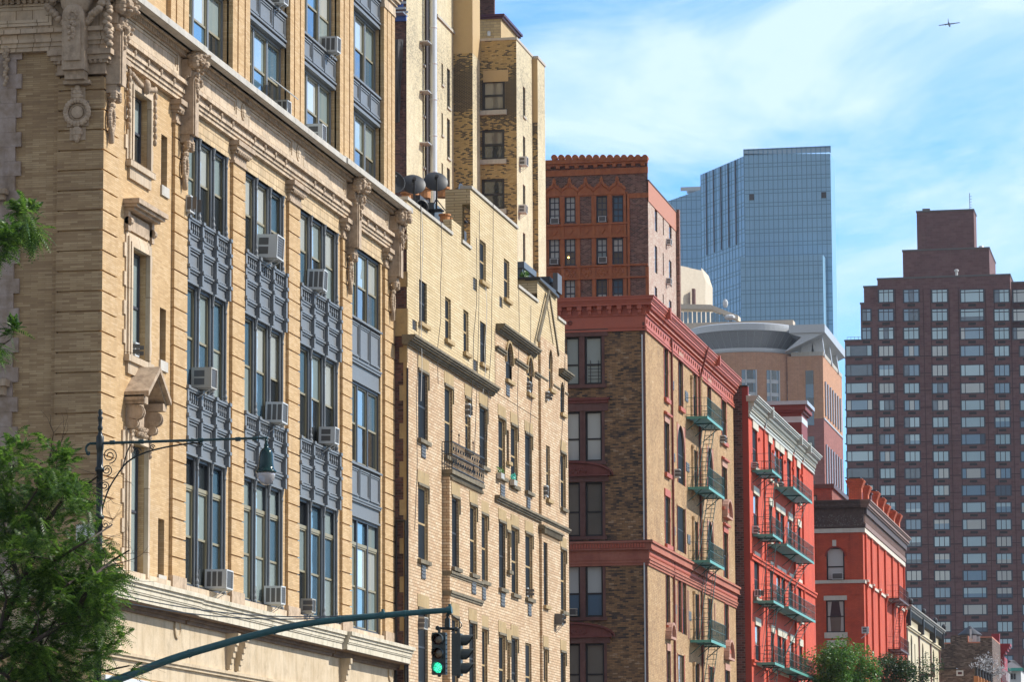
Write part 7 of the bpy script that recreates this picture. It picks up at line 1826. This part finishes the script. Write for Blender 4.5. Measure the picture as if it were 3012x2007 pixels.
# ================================================================== trees
BARK = stone('dark_bark', (.035,.025,.02), (.08,.06,.045), (.015,.012,.01), .5)
HON = leafmat('honey_locust_leaves', (.02,.06,.008), (.07,.155,.02), (.22,.36,.05), .5)
def upx(p):
    d = (p-Vector((0,0,CZ))); x, y, z = d.dot(XV), d.dot(AV), d.dot(ZV); M_ = R.transposed() @ d
    c = Vector((XV.x*0,0,0)); q = Rcam @ d; return CU+FPX*q.x/(-q.z), CV-FPX*q.y/(-q.z)
Rcam = R.inverted()
def frond(g, p, d, L_, rs, nl=9):
    if LIM:
        u, v = upx(p); lim = -200
        for (v0, u0), (v1, u1) in zip(LIM[:-1], LIM[1:]):
            if v0 <= v <= v1: lim = u0+(u1-u0)*(v-v0)/(v1-v0)
        if v > LIM[-1][0]: lim = LIM[-1][1]
        if u > lim: return
    d = d.normalized(); side = d.cross(Vector((0,0,1)))
    if side.length < .1: side = Vector((1,0,0))
    side.normalize(); up = side.cross(d)
    side = (side+up*rs.uniform(-.8,.8)).normalized(); drop = Vector((0,0,-1))
    for k in range(nl):
        t = (k+.6)/nl; c = p+d*(L_*t)+drop*(L_*.35*t*t)
        w = L_*.17*math.sin(math.pi*(.18+.75*t)); q = L_*.038
        for sg in (-1,1):
            tip = c+side*(sg*w)+d*(w*.45)+drop*(w*.25)
            g.face([c-d*q, tip-d*q*.5, tip+d*q*.5, c+d*q])
LIM = [(0,160),(600,160),(790,130),(791,-50),(960,60),(1060,40),(1061,-60),(1190,30),(1260,110),(1340,215),(1440,262),(1540,270),(1640,350),(1800,400),(1900,410),(2100,400)]
def branch(gt, p, d, L_, r, depth, rs, tips, seg=5, wander=.25, grav=-.02):
    pts = [p]
    for k in range(seg):
        d = (d+Vector((rs.gauss(0,wander),rs.gauss(0,wander),rs.gauss(0,wander)*.6+grav))).normalized(); q = p+d*(L_/seg)
        gt.tube(p, q, r*(1-k/seg*.5), r*(1-(k+1)/seg*.5), 6, False); p = q; pts.append(p)
        if depth > 0 and k >= 1:
            for _ in range(2 if depth > 1 else rs.choice([1,2])):
                dd = (d+Vector((rs.gauss(0,.8),rs.gauss(0,.8),rs.gauss(0,.5)))).normalized(); branch(gt, p, dd, L_*rs.uniform(.45,.65), r*.45, depth-1, rs, tips, seg, wander, grav)
        if depth == 0: tips.append((p, d))
    tips.append((p, d))
rs = random.Random(5)
YTr = 64.0; tp = lambda u, v, Y=YTr: Vector((s(u,v,Y)[0],Y,s(u,v,Y)[1]))
tr = thing('honey_locust_tree', 'leafy green honey locust tree filling the lower left corner in front of the street lamp', 'tree', tuple(tp(-60,2400).xy)+(0.14,))
gt = G(); tips = []
base = tp(-60,2520); base.z = .14; fork = tp(-40,1950); gt.tube(base, fork, .2, .15, 10)
mains = [((-40,1950),(60,1720),(120,1560),(150,1330)),((-40,1950),(80,1900),(220,1820),(330,1760)),((60,1720),(160,1650),(260,1590),(330,1545)),((-40,1950),(-90,1600),(-100,1200),(-90,950)),((80,1900),(200,1950),(310,1975),(380,1960)),((60,1720),(20,1600),(10,1480),(40,1370)),((120,1560),(180,1480),(250,1430),(290,1400)),((-100,1000),(-60,760),(40,690),(100,640)),((-90,1200),(-60,1080),(0,1020),(30,1000)),((80,1900),(110,1850),(140,1980),(170,2060)),((-40,1950),(20,1990),(60,2040),(160,2100)),((220,1820),(270,1700),(330,1650),(380,1620)),((-40,1950),(0,1850),(20,1760),(-20,1650)),((80,1900),(140,1780),(200,1720),(250,1680)),((60,1720),(100,1640),(60,1520),(110,1440))]
for i, m_ in enumerate(mains):
    Yo = [0]+[rs.uniform(-1.2,1.2) for _ in range(3)]
    P_ = [tp(*q, YTr+Yo[j]) for j, q in enumerate(m_)]
    r = .055 if i > 1 else .08
    for a, b in zip(P_[:-1],P_[1:]):
        gt.tube(a, b, r, r*.62, 7, False); L_ = (b-a).length; n = max(2, int(L_/.22))
        if i == 3 or (i in (7,8) and a is P_[0]): r *= .62; continue
        for k in range(1, n+1):
            p = a.lerp(b, k/n)
            if a is P_[0] and i not in (6,): 
                if rs.random() < .55: continue
            dd = ((b-a).normalized()*.7+Vector((rs.gauss(0,.6),rs.gauss(0,.6),rs.gauss(0,.45)))).normalized()
            branch(gt, p, dd, rs.uniform(.45,.8) if i not in (7,8) else rs.uniform(.18,.3), r*.28, 1, rs, tips, 3, .3, -.03)
        r *= .62
obj('trunk', gt, BARK, tr)
gl = G()
for (p, d) in tips:
    for _ in range(4):
        dd = (d+Vector((rs.gauss(0,.55),rs.gauss(0,.55),rs.gauss(0,.35)-.05))).normalized(); frond(gl, p+Vector((rs.gauss(0,.05),rs.gauss(0,.05),rs.gauss(0,.05))), dd, rs.uniform(.22,.36), rs, 9)
for (u, v, ru, n) in ((40,1330,75,150),(-10,1450,110,200),(90,1480,90,220),(180,1450,60,120),(30,1620,130,380),(160,1600,100,300),(250,1640,70,150),(60,1760,140,420),(190,1760,110,360),(300,1770,60,140),(60,1900,150,420),(190,1920,110,320),(290,1930,60,110),(120,2010,150,260),(20,2010,120,220)):
    c = tp(u, v, YTr); R_ = ru*YTr/11000
    for _ in range(int(n*.85)):
        o_ = Vector((rs.gauss(0,1),rs.gauss(0,1.3),rs.gauss(0,.8))); o_ = o_.normalized()*R_*1.15*rs.random()**.45
        dd = (o_.normalized()*.6+Vector((rs.gauss(0,.5),rs.gauss(0,.5),rs.gauss(0,.3)))).normalized(); frond(gl, c+o_, dd, rs.uniform(.2,.34), rs, 8)
print('locust tips', len(tips), 'faces', len(gl.f))
obj('crown', gl, HON, tr)
def street_tree(lb, u, v, Y, w, h, mat, seed, n, top=0, group='street trees by the vermilion building'):
    rs = random.Random(seed); c = Vector((s(u,v,Y)[0],Y,s(u,v,Y)[1])); t = thing('street_tree', lb, 'tree', (c.x,c.y,.14), group)
    gt = G(); gt.tube((c.x,c.y,.14),(c.x,c.y,c.z-h*.3),.16,.1,8,False)
    cl = []
    for k in range(26):
        th_ = rs.uniform(0,2*math.pi); q = c+Vector((w*.75*math.cos(th_)*rs.random()**.4, w*.7*math.sin(th_)*rs.random()**.5, h*rs.uniform(-.55,.85))); q.z -= h*.35*((q.x-c.x)/w)**2
        gt.tube((c.x,c.y,c.z-h*.5+.0*rs.random()), q, .06, .012, 5, False); cl.append((q, rs.uniform(.32,.55)*w*.75))
    obj('trunk', gt, BARK, t); g = G()
    for _ in range(n):
        q, r = rs.choice(cl); v_ = Vector((rs.gauss(0,1),rs.gauss(0,1),rs.gauss(0,.8))).normalized()*r*rs.random()**.33; p = q+v_
        a = Vector((rs.gauss(0,1),rs.gauss(0,1),rs.gauss(0,.6))).normalized()*rs.uniform(.06,.11); b = a.cross(Vector((rs.gauss(0,1),rs.gauss(0,1),1))).normalized()*a.length*.5
        g.face([p-a,p+b,p+a,p-b])
    obj('crown', g, mat, t)
ST1 = leafmat('bright_street_tree_leaves', (.03,.10,.012), (.08,.21,.03), (.22,.42,.08), .35); ST2 = leafmat('dark_street_tree_leaves', (.018,.045,.012), (.035,.085,.02), (.08,.16,.04), .3)
street_tree('bright green street tree at the bottom in front of the vermilion building', 2497, 2035, 222, 2.9, 2.5, ST1, 3, 24000)
street_tree('darker green street tree right of the bright one, in front of the cream house', 2655, 2030, 250, 2.6, 2.9, ST2, 6, 10000)
rs = random.Random(2); YB_ = 340; c = Vector((s(2898,1975,YB_)[0],YB_,s(2898,1975,YB_)[1])); tb = thing('bare_grey_tree', 'pale grey feathery tree behind the dark chimney pots', 'tree', (c.x,c.y,0))
gt = G(); gt.tube((c.x,c.y,0),(c.x,c.y,c.z-.5),.15,.08,6,False); tips = []
for k in range(9): branch(gt, Vector((c.x,c.y,c.z-.8)), Vector((rs.gauss(0,.8),rs.gauss(0,.5),1)).normalized(), 1.6, .03, 1, rs, tips, 4, .3, 0)
obj('trunk', gt, BARK, tb); g = G()
for p, d in tips:
    for _ in range(4): q = p+Vector((rs.gauss(0,.25),rs.gauss(0,.25),rs.gauss(0,.22))); a = Vector((rs.gauss(0,1),rs.gauss(0,1),rs.gauss(0,1))).normalized()*.12; b = a.orthogonal().normalized()*.035; g.face([q-a,q+b,q+a,q-b])
obj('crown', g, paint('pale_grey_foliage',(.42,.43,.45),.9,0,.3), tb)
# ------------------------------------------------------------------ ground, sky, light
g = G(); g.box(-3000, 3000, -400, 9000, -0.5, 0.0); o = obj('ground', g, paint('asphalt_ground', (0.06,0.06,0.062), 0.9, 0, .4)); o['kind'] = 'structure'
g = G(); g.box(-22.2, -0.0, -400, 3000, 0.004, 0.008); o = obj('road', g, paint('asphalt', (0.05,0.05,0.052), 0.9, 0, .4)); o['kind'] = 'structure'
g = G(); g.box(-27.5, -22.2, -400, 3000, 0.0, 0.14); o = obj('pavement', g, paint('concrete_pavement', (0.32,0.31,0.29), 0.9, 0, .3)); o['kind'] = 'structure'
SUN_EL, SUN_AZ = math.radians(40), math.radians(24)     # azimuth from +x (east face normal) towards +y
sd = Vector((math.cos(SUN_EL)*math.cos(SUN_AZ), math.cos(SUN_EL)*math.sin(SUN_AZ), math.sin(SUN_EL)))
sl = bpy.data.lights.new('sun', 'SUN'); sl.energy = 4.0; sl.angle = math.radians(0.5); sl.color = (1.0,0.95,0.86)
so = bpy.data.objects.new('sun', sl); COL.objects.link(so); so.rotation_euler = sd.to_track_quat('Z','Y').to_euler(); so.location = (0,0,300)
w = bpy.data.worlds.new('World'); SC.world = w; w.use_nodes = True; nt = w.node_tree
for n in list(nt.nodes): nt.nodes.remove(n)
sky = N(nt,'ShaderNodeTexSky', sky_type='NISHITA', sun_disc=False); sky.sun_elevation = SUN_EL; sky.sun_rotation = math.pi/2-SUN_AZ
sky.air_density = 1.0; sky.dust_density = 0.3; sky.ozone_density = 2.5
tc = N(nt,'ShaderNodeTexCoord')
mp = N(nt,'ShaderNodeMapping'); mp.inputs['Scale'].default_value = (1.0,1.0,2.3); mp.inputs['Location'].default_value = (3.1,0.4,1.7); nt.links.new(tc.outputs['Generated'], mp.inputs[0])
c1 = noi(nt, mp.outputs[0], 8.0, 9, 0.6, 0.7)
sx = N(nt,'ShaderNodeSeparateXYZ'); nt.links.new(tc.outputs['Generated'], sx.inputs[0])
mask = mth(nt,'MULTIPLY', ramp(nt, c1, [(0.43,0.0),(0.62,1.0)]), ramp(nt, sx.outputs[1], [(0.1,0.42),(0.75,1.0)]))
tint = mixc(nt, (1.25,1.05,0.95), (0.62,1.02,1.45), ramp(nt, sx.outputs[1], [(0.1,0.0),(0.75,1.0)]))  # unseen southern sky warmed and clouded to set fill on the shaded walls
skc = mixc(nt, sky.outputs[0], tint, 1.0, 'MULTIPLY')
clc = mixc(nt, (6.4,6.0,5.6), (4.9,6.2,7.9), ramp(nt, sx.outputs[1], [(0.1,0.0),(0.75,1.0)]))
cc = mixc(nt, skc, clc, mth(nt,'MULTIPLY',mask,0.9))
bg = N(nt,'ShaderNodeBackground'); bg.inputs['Strength'].default_value = 0.118; nt.links.new(cc, bg.inputs[0])
wo = N(nt,'ShaderNodeOutputWorld'); nt.links.new(bg.outputs[0], wo.inputs[0])
SC.view_settings.view_transform = 'Standard'; SC.view_settings.look = 'None'; SC.view_settings.exposure = 0.5; SC.view_settings.gamma = 1
SC.render.engine = 'CYCLES'; SC.cycles.max_bounces = 5; SC.cycles.use_denoising = True

g = G(); g.box(-420, 120, -60, 1320, -1.5, 330)
hm = bpy.data.materials.new('haze_air'); hm.use_nodes = True; nt = hm.node_tree
for n in list(nt.nodes): nt.nodes.remove(n)
pv = N(nt,'ShaderNodeVolumePrincipled'); pv.inputs['Density'].default_value = 0.00006; pv.inputs['Color'].default_value = (.75,.86,1,1); pv.inputs['Anisotropy'].default_value = 0.2
ou = N(nt,'ShaderNodeOutputMaterial'); nt.links.new(pv.outputs[0], ou.inputs['Volume'])
ho = obj('haze', g, hm); ho['kind'] = 'stuff'
